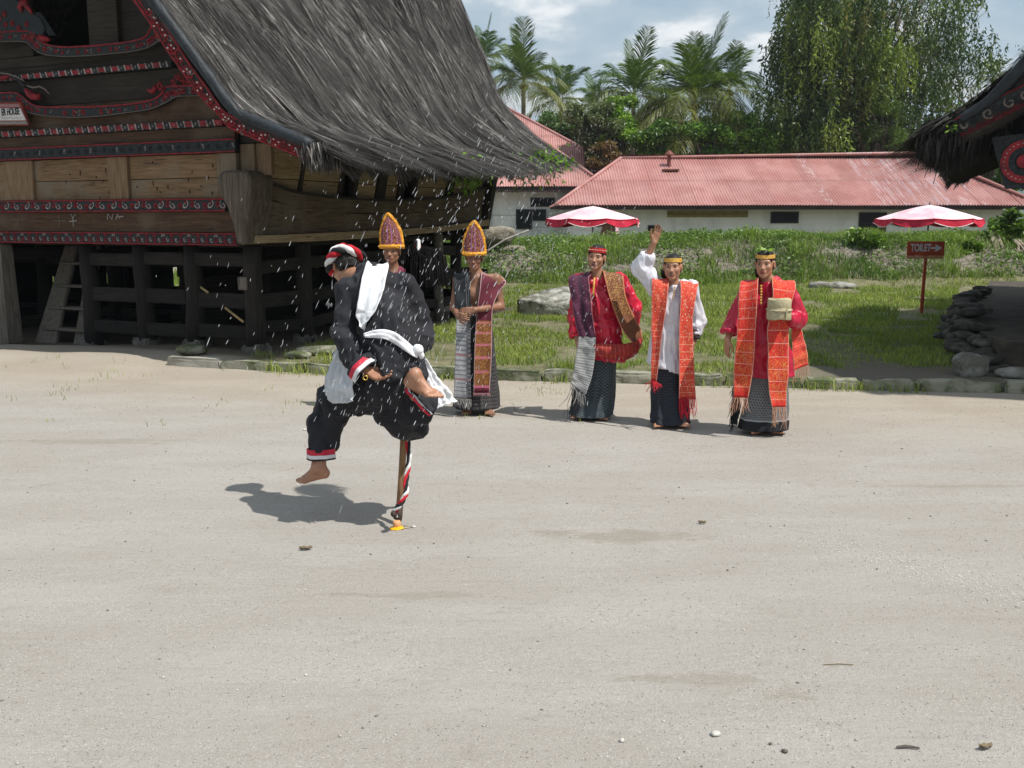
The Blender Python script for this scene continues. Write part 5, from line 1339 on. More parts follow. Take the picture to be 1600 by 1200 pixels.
def palm(px, py, Y, Rpx, label, n=20, seed=0, up=.5, yellow=.0, lean=0.0):
    c = P(px, py, Y); L = Rpx / F_PX * Y * 1.0; n = int(n * 1.15); r_ = random.Random(seed)
    root = thing('palm_tree', label, 'palm tree', (c[0] + lean, Y, 0), 0, 'coconut palms behind the red roofs')
    top = np.array([-lean, 0, c[2]])
    mb = MB(); zz = np.linspace(0, 1, 9); pts = np.stack([-lean * zz ** 1.6, 0 * zz, c[2] * zz], 1); mb.tube(pts, np.linspace(.19, .12, 9), 9); mb.rough(.012, 5)
    mb.obj('trunk', BARK, root, True, smooth=True)
    key = round(L, 1), yellow > 0.2
    kinds = [(R(78), .28, .25), (R(62), .55, .35), (R(44), .80, .5), (R(24), .95, .75), (R(2), .95, .95)]
    ms = [frond_mesh(L, a, d, seed * 10 + i, hang=h, yellow=(yellow if i < 3 else yellow + .30) + (.25 if i == 4 else 0)) for i, (a, d, h) in enumerate(kinds)]
    for i in range(n):
        f = (i + .5) / n; k = min(4, int(f ** .75 * 4.9 + r_.uniform(-.3, .3))); k = max(0, k)
        o = put('frond', ms[k], root, top + [0, 0, r_.uniform(-.1, .15)], (r_.uniform(-.15, .15), r_.uniform(-.08, .08), i * 2.39996 + r_.uniform(-.3, .3)), [r_.uniform(.78, 1.15)] * 3)
    nb = MB()
    for k in range(7):
        a = k * .9; nb.tube([top + [.16 * math.cos(a), .16 * math.sin(a), -.15], top + [.2 * math.cos(a), .2 * math.sin(a), -.28], top + [.2 * math.cos(a), .2 * math.sin(a), -.42]], [.05, .12, .04], 6)
    nb.obj('coconuts', basic('coconut_husk', (.20, .15, .05), (.13, .12, .04), rough=.6), root, True, smooth=True)
palm(818, 128, 60, 108, 'coconut palm with orange nuts rising just right of the thatched roof', 24, 1, yellow=.08)
palm(756, 95, 66, 84, 'coconut palm peeking out from behind the edge of the thatched roof', 16, 2)
palm(878, 158, 68, 84, 'smaller dark palm between the nut bearing palm and the leafy tree', 18, 3)
palm(990, 150, 60, 122, 'tall greyish green coconut palm in the middle, left of the widest palm', 24, 4)
palm(1085, 158, 54, 150, 'widest coconut palm with long yellowing lower fronds above the roof vent', 28, 5, yellow=.10)
palm(930, 168, 74, 64, 'low dark palm half hidden behind the leafy tree', 14, 6)
palm(1140, 140, 70, 100, 'coconut palm standing behind the widest palm, fronds leaning right', 18, 8)
palm(1228, 160, 72, 62, 'short dark palm at the left foot of the big weeping tree', 14, 7)
palm(1553, 118, 78, 46, 'distant palm showing between the weeping tree and the right thatched roof', 16, 9)
TBARK = wood('tree_bark', (.13, .11, .085), (.06, .05, .04), 2, bmp=.02)
def leafy_tree(px, py, Y, rx_px, rz_px, label, n, seed, ca, cb, name='leafy_tree', ls=(.13, .26), clumps=16, asp=2.2, group='leafy trees behind the long building'):
    r_ = np.random.default_rng(seed); c = P(px, py, Y); rx = rx_px / F_PX * Y; rz = rz_px / F_PX * Y
    root = thing(name, label, 'tree', (c[0], Y, 0), 0, group)
    mb = MB(); top = c[2]
    mb.tube([(0, 0, -.1), (.1, 0, top * .35), (0, .1, top * .7), (0, 0, top)], [.24, .19, .13, .05], 8)
    P_, S_, C_ = [], [], []
    for k in range(clumps):
        th = r_.uniform(0, 2 * np.pi); f = r_.uniform(.25, .85); zz = r_.uniform(-.85, .85)
        cc = np.array([rx * f * math.cos(th) * math.sqrt(1 - zz * zz * .5), rx * .7 * f * math.sin(th), top + rz * zz]); cr_ = rx * r_.uniform(.24, .42)
        mb.tube([(0, 0, top * .45 + rz * zz * .2), cc * [.5, .5, .75] + [0, 0, top * .1], cc], [.09, .05, .015], 5)
        m = n // clumps; d = r_.normal(size=(m, 3)); d /= np.linalg.norm(d, axis=1)[:, None]; rad = cr_ * r_.uniform(.55, 1.08, m) * (1 + .25 * vnoise(d * 2.5 + k))
        p = cc + d * rad[:, None] * [1, 1, .8]; P_.append(p); S_.append(r_.uniform(*ls, m))
        t = r_.random((m, 1)); hue = r_.uniform(.95, 1.9)
        C_.append((np.array(ca) * (1 - t) + np.array(cb) * t) * hue)
    V, F, C = leaf_cloud(np.concatenate(P_), np.concatenate(S_), np.concatenate(C_), asp, .35)
    mb.obj('trunk', TBARK, root, True, smooth=True); link('crown', mesh('crown', V, F, LEAF, False, col=C), root, True)
dg, lg = (.022, .045, .012), (.06, .11, .02)
leafy_tree(925, 205, 51.5, 42, 44, 'greyish olive leafy tree left of centre behind the junction of the red roofs', 9500, 21, (.05, .065, .028), (.10, .12, .05))
leafy_tree(968, 190, 52.5, 34, 36, 'bright green rounded leafy tree below the greyish palm', 7500, 22, (.07, .13, .018), (.18, .27, .03))
leafy_tree(948, 240, 50.5, 30, 24, 'low brownish leafed tree just above the left end of the long roof', 4500, 23, (.06, .04, .018), (.13, .08, .03))
leafy_tree(1018, 222, 51.0, 40, 34, 'dark green leafy tree left of the roof vent', 8000, 24, dg, (.11, .20, .025))
leafy_tree(1105, 222, 51.0, 42, 32, 'leafy tree right of the roof vent under the widest palm', 8000, 25, dg, (.12, .23, .025))
leafy_tree(1160, 208, 52.0, 44, 36, 'bright green leafy tree between the roof vent and the weeping tree', 9000, 26, (.04, .085, .014), (.16, .27, .03))
leafy_tree(1205, 222, 50.5, 30, 26, 'low bright green leafy tree at the left edge of the weeping tree', 6000, 27, (.04, .08, .014), (.14, .25, .025))
leafy_tree(880, 225, 57, 40, 50, 'dark leafy tree behind the upper edge of the left red roof', 6000, 28, dg, lg)
leafy_tree(1575, 250, 50.5, 46, 42, 'broad leaved tree behind the right end of the long roof', 8000, 29, (.03, .065, .012), (.10, .18, .02), ls=(.2, .42))
leafy_tree(1545, 205, 56, 50, 50, 'dull green tree between the weeping tree and the right house', 7000, 33, (.035, .05, .018), (.075, .095, .03))
leafy_tree(1050, 205, 58, 60, 34, 'dark green tree filling the gap behind the widest palm', 7000, 34, dg, (.035, .07, .015))
for i, (px, w) in enumerate([(700, 90), (840, 80), (960, 90), (1090, 90), (1230, 100), (1370, 100), (1510, 100), (1650, 120)]):
    leafy_tree(px, 235, 66 + (i % 3) * 3, w, 40, ['leftmost', 'second', 'third', 'fourth', 'fifth', 'sixth', 'seventh', 'rightmost'][i] + ' tree from the left in the dark row closing the view behind all roofs', 3600, 40 + i, (.02, .034, .012), (.05, .075, .022), ls=(.3, .6), clumps=12, group='dark background trees')
# weeping tree
def weeping():
    Y = 53.0; c = P(1365, 245, Y); u = Y / F_PX; r_ = np.random.default_rng(5)
    root = thing('weeping_tree', 'huge weeping tree with hanging curtains of narrow leaves behind the long building', 'tree', (c[0], Y, 0))
    mb = MB(); mb.tube([(0, 0, -.1), (-.2, 0, 3), (.1, 0, 6), (0, 0, 9)], [.6, .5, .42, .3], 10)
    Ps, Ss, Cs, Ds = [], [], [], []
    tips = []
    X0 = c[0]
    for k in range(430):
        # a start point inside the crown outline traced against the sky
        py = r_.uniform(-90, 205); px = r_.uniform(1188, 1570)
        left = np.interp(py, [-90, 0, 60, 130, 205], [1250, 1238, 1214, 1198, 1190]); right = np.interp(py, [-90, 0, 60, 130, 205], [1530, 1545, 1552, 1562, 1540])
        if px < left or px > right: continue
        dens = np.interp(px, [1190, 1230, 1320, 1370, 1430, 1480, 1560], [1, 1, .95, .62, .62, .45, .2])
        if py < 60 and px > 1370: dens *= .6
        if r_.random() > dens: continue
        depth = r_.uniform(-1, 1) * 5.0 * math.sqrt(max(0, 1 - ((px - 1365) / 200) ** 2))
        w = P(px, py, Y + depth); tips.append((w[0] - X0, depth, w[2]))
    tips = np.array(tips)
    for k, tp in enumerate(tips):
        if k % 3 == 0:
            base = np.array([0, 0, min(9, max(4, tp[2] - 3))]); mb.tube([base, base * .5 + tp * .5 + [0, 0, 1.0], tp + [0, 0, .1]], [.10, .06, .02], 5)
        ns = r_.integers(11, 20)
        hue = r_.choice([0, 1, 2, 3], p=[.50, .30, .14, .06])
        c0 = [np.array([.042, .070, .015]), np.array([.092, .135, .024]), np.array([.18, .23, .04]), np.array([.14, .13, .035])][hue]
        for s in range(ns):
            st = tp + r_.normal(size=3) * [.42, .42, .35]; ln = r_.uniform(.6, 2.6) * (1.3 if tp[0] < -1 else .85)
            m = int(ln * 11); t = np.linspace(0, 1, m); out = np.array([r_.normal() * .35, r_.normal() * .35, 0])
            line = st + out * (1 - np.exp(-2 * t))[:, None] + np.stack([0 * t, 0 * t, .22 * np.sin(t * 2.2) - ln * t], 1)
            line += r_.normal(size=line.shape) * .03
            keep = line[:, 2] > 3.4; line = line[keep]
            Ps.append(line); Ss.append(r_.uniform(.17, .32, len(line))); Cs.append(np.tile(c0 * r_.uniform(.7, 1.3), (len(line), 1)) * r_.uniform(.8, 1.2, (len(line), 1)))
    Pn, Sn, Cn = np.concatenate(Ps), np.concatenate(Ss), np.concatenate(Cs)
    N = len(Pn); az = r_.uniform(0, 2 * np.pi, N); el = r_.uniform(-1.45, -.3, N)
    d = np.stack([np.cos(az) * np.cos(el), np.sin(az) * np.cos(el), np.sin(el)], 1); w = np.cross(d, r_.normal(size=(N, 3))); w /= np.linalg.norm(w, axis=1)[:, None]
    S = Sn[:, None]; V = np.stack([Pn, Pn + d * S * .5 + w * S * .16, Pn + d * S, Pn + d * S * .5 - w * S * .16], 1); b = np.arange(N)[:, None] * 4
    link('crown', mesh('crown', V.reshape(-1, 3), np.concatenate([b + [0, 1, 2], b + [0, 2, 3]]), LEAF, False, col=np.repeat(Cn, 4, 0)), root, True)
    mb.obj('trunk', TBARK, root, True, smooth=True)
    return N
weeping()
leafy_tree(1262, 150, 50.5, 34, 78, 'dense dark tree forming the left flank of the weeping tree', 11000, 31, (.018, .030, .010), (.05, .075, .02), ls=(.10, .2), clumps=22, asp=3.5)
leafy_tree(1385, 190, 50.3, 46, 52, 'feathery light green tree in front of the weeping tree trunk', 8000, 32, (.05, .085, .018), (.11, .16, .03), ls=(.10, .2), clumps=18, asp=4)
# grey leafless tree
def bare():
    Y = 74; c = P(1545, 130, Y); root = thing('bare_tree', 'pale grey leafless tree with fine twigs right of the weeping tree', 'tree', (c[0], Y, 0)); r_ = random.Random(4)
    mb = MB(); tw = MB()
    def grow(p, d, L, r, k):
        q = p + d * L; (mb if k < 3 else tw).tube([p, (p + q) / 2 + np.array([r_.uniform(-.1, .1), 0, 0]) * L * .3, q], [r, r * .8, r * .6], 5 if k < 3 else 3, cap=False)
        if k == 6: return
        for _ in range(3 if k else 5):
            a = r_.uniform(-.75, .75); b = r_.uniform(-.6, .6); nd = d + np.array([a, b, r_.uniform(-.1, .35)]); nd /= np.linalg.norm(nd); grow(q - d * L * r_.uniform(0, .3), nd, L * r_.uniform(.6, .82), r * .58, k + 1)
    grow(np.array([0, 0, 0.]), np.array([0, 0, 1.]), c[2] * .62, .22, 0)
    g = basic('grey_twigs', (.36, .35, .34), (.24, .23, .22), rough=.9); mb.obj('trunk', g, root, True); tw.obj('twigs', g, root, True)
bare()
# shrub with bare roots at the right end of the bank, and plants on the bank
sh = P(1565, 372, 27.0)
leafy_tree(1572, 352, 27.2, 34, 26, 'shrub growing on an eroded root stump at the right end of the bank', 2600, 60, (.03, .07, .012), (.13, .19, .03), name='shrub', ls=(.10, .22), clumps=9, asp=2.4, group=None)
rt = MB()
for k in range(10):
    x = sh[0] + random.uniform(-.5, .55); rt.tube([(x * .6 + sh[0] * .4, 27.1, 1.45), (x, 26.6, 1.1), (x + random.uniform(-.15, .15), 26.3, .8), (x + random.uniform(-.25, .25), 26.15, .45)], [.05, .04, .03, .015], 5)
rt.rough(.04, 4)
o = rt.obj('root_stump', basic('pale_roots', (.34, .28, .22), (.16, .13, .10), scale=8, rough=.9)); tag(o, 'tangle of pale bare roots hanging down the right end of the bank', 'roots')
for i, (px, py, w, h, lab) in enumerate([(1515, 385, 16, 12, 'yellow green shrub on the bank right of the toilet sign'), (1590, 440, 26, 24, 'leafy shrub in front of the pale roots at the right edge'), (1345, 372, 30, 10, 'creeper clump on top of the bank left of the toilet sign')]):
    leafy_tree(px, py, 26.6 + .1 * i, w, h, lab, 1500, 70 + i, (.04, .08, .012), (.14, .20, .03), name='shrub', ls=(.08, .17), clumps=8, group='shrubs on the bank')
bs = P(790, 362, 26.8)
mb = MB(); mb.tube([P(762, 392, 26.2), P(790, 374, 26.3), P(826, 360, 26.6)], .03, 6); o = mb.obj('fallen_branch', basic('grey_branch', (.33, .31, .28), rough=.9)); tag(o, 'thin grey branch lying on the bank beside the far corner of the left house', 'branch')
for i, (px, py, s) in enumerate([(772, 368, (1.0, .6, .45)), (800, 392, (.8, .45, .28))]):
    w = P(px, py, 26.7); rock('rock', 'dry earth covered rock on the bank, ' + ['beside the house corner post', 'just right of the right pointed hat'][i], (w[0], 26.9, w[2]), s, 50 + i, basic('dry_earth_rock', (.27, .24, .19), (.13, .115, .085), scale=6, rough=1, bmp=.03, rnd=.1), group='dry rocks on the bank')
# ------------------------------------------------------------------ implicit modelling kit for bodies and sewn cloth
SDFV = {}
class Sdf:
    def __init__(s, lo, hi, h):
        s.lo = np.array(lo, float); s.h = h; s.n = np.maximum(((np.array(hi) - s.lo) / h).astype(int) + 2, 4)
        s.F = np.full(s.n, 0.2, np.float32)
        s.ax = [s.lo[i] + h * np.arange(s.n[i]) for i in range(3)]
    def win(s, lo, hi):
        a = np.clip(((np.array(lo) - s.lo) / s.h).astype(int) - 1, 0, s.n - 1); b = np.clip(((np.array(hi) - s.lo) / s.h).astype(int) + 2, 1, s.n)
        if np.any(b <= a): return None
        sl = tuple(slice(a[i], b[i]) for i in range(3))
        X = np.stack(np.meshgrid(*[s.ax[i][sl[i]] for i in range(3)], indexing='ij'), -1)
        return sl, X
    def comb(s, sl, d, k, op='u'):
        F = s.F[sl]
        if op == 'u':
            hh = np.clip(0.5 + 0.5 * (F - d) / k, 0, 1); s.F[sl] = F * (1 - hh) + d * hh - k * hh * (1 - hh)
        else:   # carve d out
            d = -d; hh = np.clip(0.5 - 0.5 * (F - d) / k, 0, 1); s.F[sl] = F * (1 - hh) + d * hh + k * hh * (1 - hh)
    def cone(s, a, b, ra, rb, k=.01, op='u', flat=None):
        """round cone; flat = (direction, factor<1): squashed along that direction"""
        a = np.array(a, float); b = np.array(b, float); R_ = max(ra, rb) + k + s.h * 2
        w = s.win(np.minimum(a, b) - R_, np.maximum(a, b) + R_)
        if w is None: return s
        sl, X = w
        ab = b - a; L2 = np.dot(ab, ab) + 1e-12
        if flat is not None:
            n = np.array(flat[0], float); n /= np.linalg.norm(n); q = X - a; nq = q @ n; X2 = X + n * ((nq * (1 / flat[1] - 1))[..., None])
            nb = np.dot(ab, n); ab2 = ab + n * nb * (1 / flat[1] - 1); L2 = np.dot(ab2, ab2) + 1e-12; X = X2; ab = ab2
        t = np.clip(((X - a) @ ab) / L2, 0, 1)
        d = np.linalg.norm(X - a - t[..., None] * ab, axis=-1) - (ra + (rb - ra) * t)
        if flat is not None: d = d * (flat[1] + (1 - flat[1]) * .35)
        s.comb(sl, d.astype(np.float32), k, op); return s
    def ell(s, c, r, axes=None, k=.01, op='u'):
        c = np.array(c, float); r = np.array(r, float); M = np.eye(3) if axes is None else np.array(axes)   # rows: axes
        R_ = r.max() + k + s.h * 2; w = s.win(c - R_, c + R_)
        if w is None: return s
        sl, X = w; q = (X - c) @ M.T; k0 = np.linalg.norm(q / r, axis=-1); k1 = np.linalg.norm(q / (r * r), axis=-1) + 1e-9
        d = k0 * (k0 - 1) / k1; d = np.where(k0 < 1e-3, -r.min(), d)
        s.comb(sl, d.astype(np.float32), k, op); return s
    def cap(s, c, n, R_, depth=.12, hollow=None):
        """cut a sleeve or leg off flat at c, facing n, and hollow the opening"""
        c = np.array(c, float); n = unit(n); w = s.win(c - R_ - depth, c + R_ + depth)
        if w is None: return s
        sl, X = w; q = X - c; d = q @ n; rad = np.linalg.norm(q - d[..., None] * n, axis=-1)
        m = (rad < R_) & (d > -.03) & (d < depth); s.F[sl] = np.where(m, np.maximum(s.F[sl], d.astype(np.float32)), s.F[sl])
        if hollow: s.cone(c - n * .03, c + n * .02, hollow, hollow, .004, 's')
        return s
    def cut(s, p, n, k=.004):
        """remove everything on the +n side of the plane"""
        n = np.array(n, float); n /= np.linalg.norm(n)
        X = np.stack(np.meshgrid(*s.ax, indexing='ij'), -1); d = (X - np.array(p)) @ n; s.F = np.maximum(s.F, d.astype(np.float32)); return s
    def mesh(s):
        F = s.F; I = F < 0; n = np.array(F.shape) - 1
        cnt = np.zeros(n, np.int8)
        for dx in (0, 1):
            for dy in (0, 1):
                for dz in (0, 1): cnt += I[dx:dx + n[0], dy:dy + n[1], dz:dz + n[2]]
        act = np.argwhere((cnt > 0) & (cnt < 8))
        idm = np.full(n, -1, np.int64); idm[tuple(act.T)] = np.arange(len(act))
        acc = np.zeros((len(act), 3)); c = np.zeros(len(act))
        off = [(i, j, k) for i in (0, 1) for j in (0, 1) for k in (0, 1)]
        for o in off:
            for ax in range(3):
                if o[ax]: continue
                o2 = list(o); o2[ax] = 1
                f0 = F[tuple((act + o).T)]; f1 = F[tuple((act + o2).T)]; m = (f0 < 0) != (f1 < 0)
                t = np.where(m, f0 / (f0 - f1 + 1e-12), 0); p = np.array(o)[None] + np.zeros((len(act), 3)); p[:, ax] += t
                acc[m] += p[m]; c[m] += 1
        V = (act + acc / c[:, None]) * s.h + s.lo
        Q = []
        for ax in range(3):
            a1, a2 = [(1, 2), (2, 0), (0, 1)][ax]
            sl0 = [slice(None)] * 3; sl1 = [slice(None)] * 3; sl0[ax] = slice(0, -1); sl1[ax] = slice(1, None)
            A, B = I[tuple(sl0)], I[tuple(sl1)]; e = np.argwhere(A != B)
            e = e[(e[:, a1] > 0) & (e[:, a2] > 0) & (e[:, a1] < n[a1]) & (e[:, a2] < n[a2])]
            ins = A[tuple(e.T)]
            d1 = np.zeros(3, int); d1[a1] = 1; d2 = np.zeros(3, int); d2[a2] = 1
            q = np.stack([idm[tuple((e - d1 - d2).T)], idm[tuple((e - d2).T)], idm[tuple(e.T)], idm[tuple((e - d1).T)]], 1)
            q[~ins] = q[~ins][:, ::-1]; Q.append(q)
        Q = np.concatenate(Q); Q = Q[(Q >= 0).all(1)]
        return V, Q
def vnormals(V, Q):
    n = np.cross(V[Q[:, 2]] - V[Q[:, 0]], V[Q[:, 3]] - V[Q[:, 1]]); N = np.zeros_like(V)
    for k in range(4): np.add.at(N, Q[:, k], n)
    return N / (np.linalg.norm(N, axis=1)[:, None] + 1e-12)
def sdf_obj(S, name, mat, parent, fold=None, smooth_it=0):
    V, Q = S.mesh()
    for _ in range(smooth_it):
        A = np.zeros_like(V); c = np.zeros(len(V))
        for k in range(4):
            np.add.at(A, Q[:, k], V[Q[:, (k + 1) % 4]]); np.add.at(c, Q[:, k], 1)
            np.add.at(A, Q[:, k], V[Q[:, (k - 1) % 4]]); np.add.at(c, Q[:, k], 1)
        V = V * .5 + .5 * A / c[:, None]
    if fold is not None: V = V + vnormals(V, Q) * fold(V)[:, None]
    o = link(name, mesh(name, V, Q, mat, True), parent); SDFV[name] = V
    return o
def unit(v): v = np.array(v, float); return v / (np.linalg.norm(v) + 1e-12)

def skin(name, c, c2):
    m, t, b = new_mat(name); v = t.coord('Object')
    col = t.mix(t.step(t.noise(v, 9, 5, .6), .3, .7), c2, c); t.put(b.inputs['Base Color'], col)
    b.inputs['Roughness'].default_value = .48; b.inputs['Specular IOR Level'].default_value = .45
    b.inputs['Subsurface Weight'].default_value = .08; b.inputs['Subsurface Radius'].default_value = (.012, .005, .003); b.inputs['Subsurface Scale'].default_value = .5
    bump(t, b, t.noise(v, 60, 4, .6), .0015); return m
SKIN_D = skin('dark_brown_skin', (.27, .13, .075), (.19, .086, .05))
SKIN_M = skin('brown_skin', (.40, .20, .12), (.29, .14, .082))
SKIN_L = skin('light_brown_skin', (.52, .29, .19), (.42, .21, .13))
HAIR = basic('black_hair', (.018, .014, .012), (.008, .007, .006), scale=20, stretch=(1, 1, .15), rough=.5, bmp=.006, spec=.22)
LIP = basic('lips', (.22, .055, .045), (.15, .035, .03), rough=.45, bmp=0); LIPR = basic('painted_lips', (.30, .035, .035), (.2, .02, .02), rough=.4, bmp=0)
EYEW = basic('eye_white', (.20, .165, .145), rough=.5, bmp=0, contrast=(0, .1)); EYED = basic('eye_dark', (.012, .008, .006), rough=.15, bmp=0)
TEETH = basic('teeth', (.7, .66, .58), rough=.3, bmp=0, contrast=(0, .1)); MOUTH = basic('open_mouth', (.04, .012, .012), rough=.6, bmp=0)

def head_axes(f, up=(0, 0, 1)):
    f = unit(f); r = unit(np.cross(f, up)); u = np.cross(r, f); return r, f, u
def sdf_head(S, c, f, up=(0, 0, 1), s=1.0, ears=True, mouth_open=0.0, thin=1.0, fem=False):
    r, f, u = head_axes(f, up); A = [r, f, u]; p = lambda x, y, z: np.array(c) + s * (r * x + f * y + u * z)
    S.ell(p(0, -.018, .030), np.array([.074, .092, .084]) * s, A, .01)
    S.ell(p(0, .018, -.028 if fem else -.030), np.array([(.062 if fem else .063) * thin, .066, .074 if fem else .078]) * s, A, .02); J_ = .90 if fem else 1.0
    S.cone(p(0, .062, -.094), p(0, .066, -.090), .021 * s, .021 * s, .02)
    for sx in (-1, 1):
        S.cone(p(sx * .048 * thin * J_, .0, -.052), p(sx * .016, .05, -.088), .017 * s * J_, .016 * s * J_, .02)
        S.ell(p(sx * .040, .055, -.020), np.array([.022, .020, .020]) * s, A, .018)
        S.cone(p(sx * .012, .070, .024), p(sx * .044, .058, .024), .009 * s, .008 * s, .014)
        S.ell(p(sx * .031, .086, .003), np.array([.015, .012, .010]) * s, A, .012, 's')
        S.ell(p(sx * .014, .094, -.033), np.array([.009, .009, .008]) * s, A, .006)
        if ears:
            S.ell(p(sx * .078, -.008, -.002), np.array([.008, .020, .032]) * s, A, .004); S.ell(p(sx * .084, .0, -.0), np.array([.006, .009, .017]) * s, A, .003, 's')
    S.cone(p(0, .072, .014), p(0, .096 if fem else .099, -.027), .006 * s, (.010 if fem else .0125) * s, .012)
    S.ell(p(0, .080, -.060), np.array([.028, .014, .016]) * s, A, .012)
    if mouth_open: S.ell(p(0, .098, -.062), np.array([.018, .014, .007 + .006 * mouth_open]) * s, A, .004, 's')
    return p, A
def blob(c, r, A, n=10):
    """little ellipsoid mesh; returns verts and quads"""
    V = [np.array(c) + np.array(A[2]) * r[2]]; F = []
    for i in range(1, n // 2):
        ph = math.pi * i / (n // 2)
        for k in range(n):
            th = 2 * math.pi * k / n; V.append(np.array(c) + np.array(A[0]) * r[0] * math.sin(ph) * math.cos(th) + np.array(A[1]) * r[1] * math.sin(ph) * math.sin(th) + np.array(A[2]) * r[2] * math.cos(ph))
    V.append(np.array(c) - np.array(A[2]) * r[2]); m = n // 2 - 1
    for k in range(n): F.append((0, 1 + k, 1 + (k + 1) % n)); F.append((len(V) - 1, 1 + (m - 1) * n + (k + 1) % n, 1 + (m - 1) * n + k))
    for i in range(m - 1):
        for k in range(n): F.append((1 + i * n + k, 1 + (i + 1) * n + k, 1 + (i + 1) * n + (k + 1) % n, 1 + i * n + (k + 1) % n))
    return V, F
def face_parts(root, p, A, s=1.0, lips=LIP, mouth_open=0.0, smile=0.0, squint=.6, wrinkles=False):
    for sx in (-1, 1):
        mb = MB(); mb.add(*blob(p(sx * .031, .0665, .004), np.array([.0125, .009, .0065 * squint + .0005]) * s, A)); e = mb.obj('eye', EYEW, root, smooth=True)
        mb = MB(); mb.add(*blob(p(sx * .030, .0725, .004), np.array([.0064, .0045, .0065 * squint + .0008]) * s, A)); i = link('iris', mb.me('iris', EYED, True), e); i.matrix_parent_inverse = (root_matrix(root)).inverted() 
        i.parent = e; i.matrix_parent_inverse = Matrix(); 
        mb = MB(); mb.tube([p(sx * .013, .0810, .022), p(sx * .030, .0765, .0270), p(sx * .047, .063, .022)], np.array([.0022, .0026, .0014]) * s, 5); mb.obj('eyebrow', HAIR, root, smooth=True)
        mb = MB(); mb.tube([p(sx * .018, .0730, .006), p(sx * .031, .0755, .0095), p(sx * .044, .066, .006)], np.array([.0009, .0013, .0008]) * s, 4); mb.obj('eyelashes', HAIR, root, smooth=True)
    mo = .006 * mouth_open; w = .022 + .006 * smile
    mb = MB(); mb.tube([p(-w, .083, -.058 + .006 * smile), p(-.010, .0945, -.0545 + mo * .6), p(0, .0955, -.0560 + mo * .6), p(.010, .0945, -.0545 + mo * .6), p(w, .083, -.058 + .006 * smile)], np.array([.0014, .0036, .0036, .0036, .0014]) * s, 6); mb.obj('upper_lip', lips, root, smooth=True)
    mb = MB(); mb.tube([p(-w, .083, -.060 + .006 * smile), p(-.010, .0935, -.0655 - mo), p(0, .0945, -.0665 - mo), p(.010, .0935, -.0655 - mo), p(w, .083, -.060 + .006 * smile)], np.array([.0014, .0042, .0048, .0042, .0014]) * s, 6); mb.obj('lower_lip', lips, root, smooth=True)
    if mouth_open:
        mb = MB(); mb.add(*blob(p(0, .0865, -.0605), np.array([w * .8, .006, .004 + mo]) * s, A)); mb.obj('mouth', MOUTH, root, smooth=True)
        mb = MB(); mb.add(*blob(p(0, .0905, -.0575 + mo * .2), np.array([w * .62, .003, .0028]) * s, A)); mb.obj('teeth', TEETH, root, smooth=True)
def limb(S, a, m, b, r, k=.02):
    S.cone(a, m, r[0], r[1], k); S.cone(m, b, r[1], r[2], k)
def sdf_hand(S, wrist, d, nrm, thumb_side, s=1.0, curl=.35, spread=.1, L=(.072, .080, .075, .060)):
    """wrist point, direction of the fingers, normal of the back of the hand, +1/-1 thumb side along cross(d,nrm)"""
    d = unit(d); n = unit(np.array(nrm) - d * np.dot(nrm, d)); t = np.cross(d, n) * thumb_side
    W = np.array(wrist); pl = .088 * s
    for i, o in enumerate((.027, .009, -.009, -.026)):
        k0 = W + d * pl * (.98 - .06 * abs(i - 1)) + t * o * s
        S.cone(W + t * o * .55 * s + d * .008, k0, .0135 * s, .0115 * s, .010)
        a = k0; dd = unit(d + t * spread * (1.5 - i) * .6); ang = 0
        for j, f in enumerate((.42, .32, .26)):
            ang += curl * (.55, 1.0, .75)[j]
            v = dd * math.cos(ang) - n * math.sin(ang); b = a + v * L[i] * f * s * 1.05
            S.cone(a, b, (.0092 - .0009 * j) * s, (.0088 - .0011 * j) * s, .003); a = b
    a = W + d * .018 * s + t * .018 * s; b = W + d * .052 * s + t * .046 * s - n * .012 * s; c_ = b + (d * .030 + t * .012 - n * .012) * s; e = c_ + (d * .026 + t * .002 - n * .006) * s
    S.cone(a, b, .016 * s, .0125 * s, .012); S.cone(b, c_, .0115 * s, .010 * s, .004); S.cone(c_, e, .0098 * s, .0078 * s, .003)
def sdf_foot(S, ankle, d, up, s=1.0, inner=1):
    """ankle point, toe direction, up direction; inner: +1 if the big toe is on the cross(d,up) side"""
    d = unit(d); u = unit(np.array(up) - d * np.dot(up, d)); t = np.cross(d, u) * inner; A_ = np.array(ankle)
    S.cone(A_ + u * .01 * s, A_ - u * .045 * s - d * .028 * s, .036 * s, .030 * s, .02)
    S.cone(A_ - u * .01 * s, A_ - u * .05 * s + d * .105 * s + t * .008 * s, .034 * s, .020 * s, .02, flat=(u, .9))
    S.cone(A_ - u * .055 * s - d * .02 * s, A_ - u * .058 * s + d * .10 * s - t * .018 * s, .022 * s, .017 * s, .02)
    S.cone(A_ - u * .055 * s + d * .10 * s - t * .028 * s, A_ - u * .055 * s + d * .115 * s + t * .030 * s, .016 * s, .019 * s, .015)
    for i, (o, r, l) in enumerate(((.032, .0125, .048), (.012, .0090, .044), (-.004, .0085, .038), (-.019, .0080, .031), (-.032, .0076, .024))):
        a = A_ - u * .056 * s + d * (.116 - .005 * i) * s + t * o * s; b = a + d * l * s - u * .004 * s
        S.cone(a, b, r * s, r * .95 * s, .003)

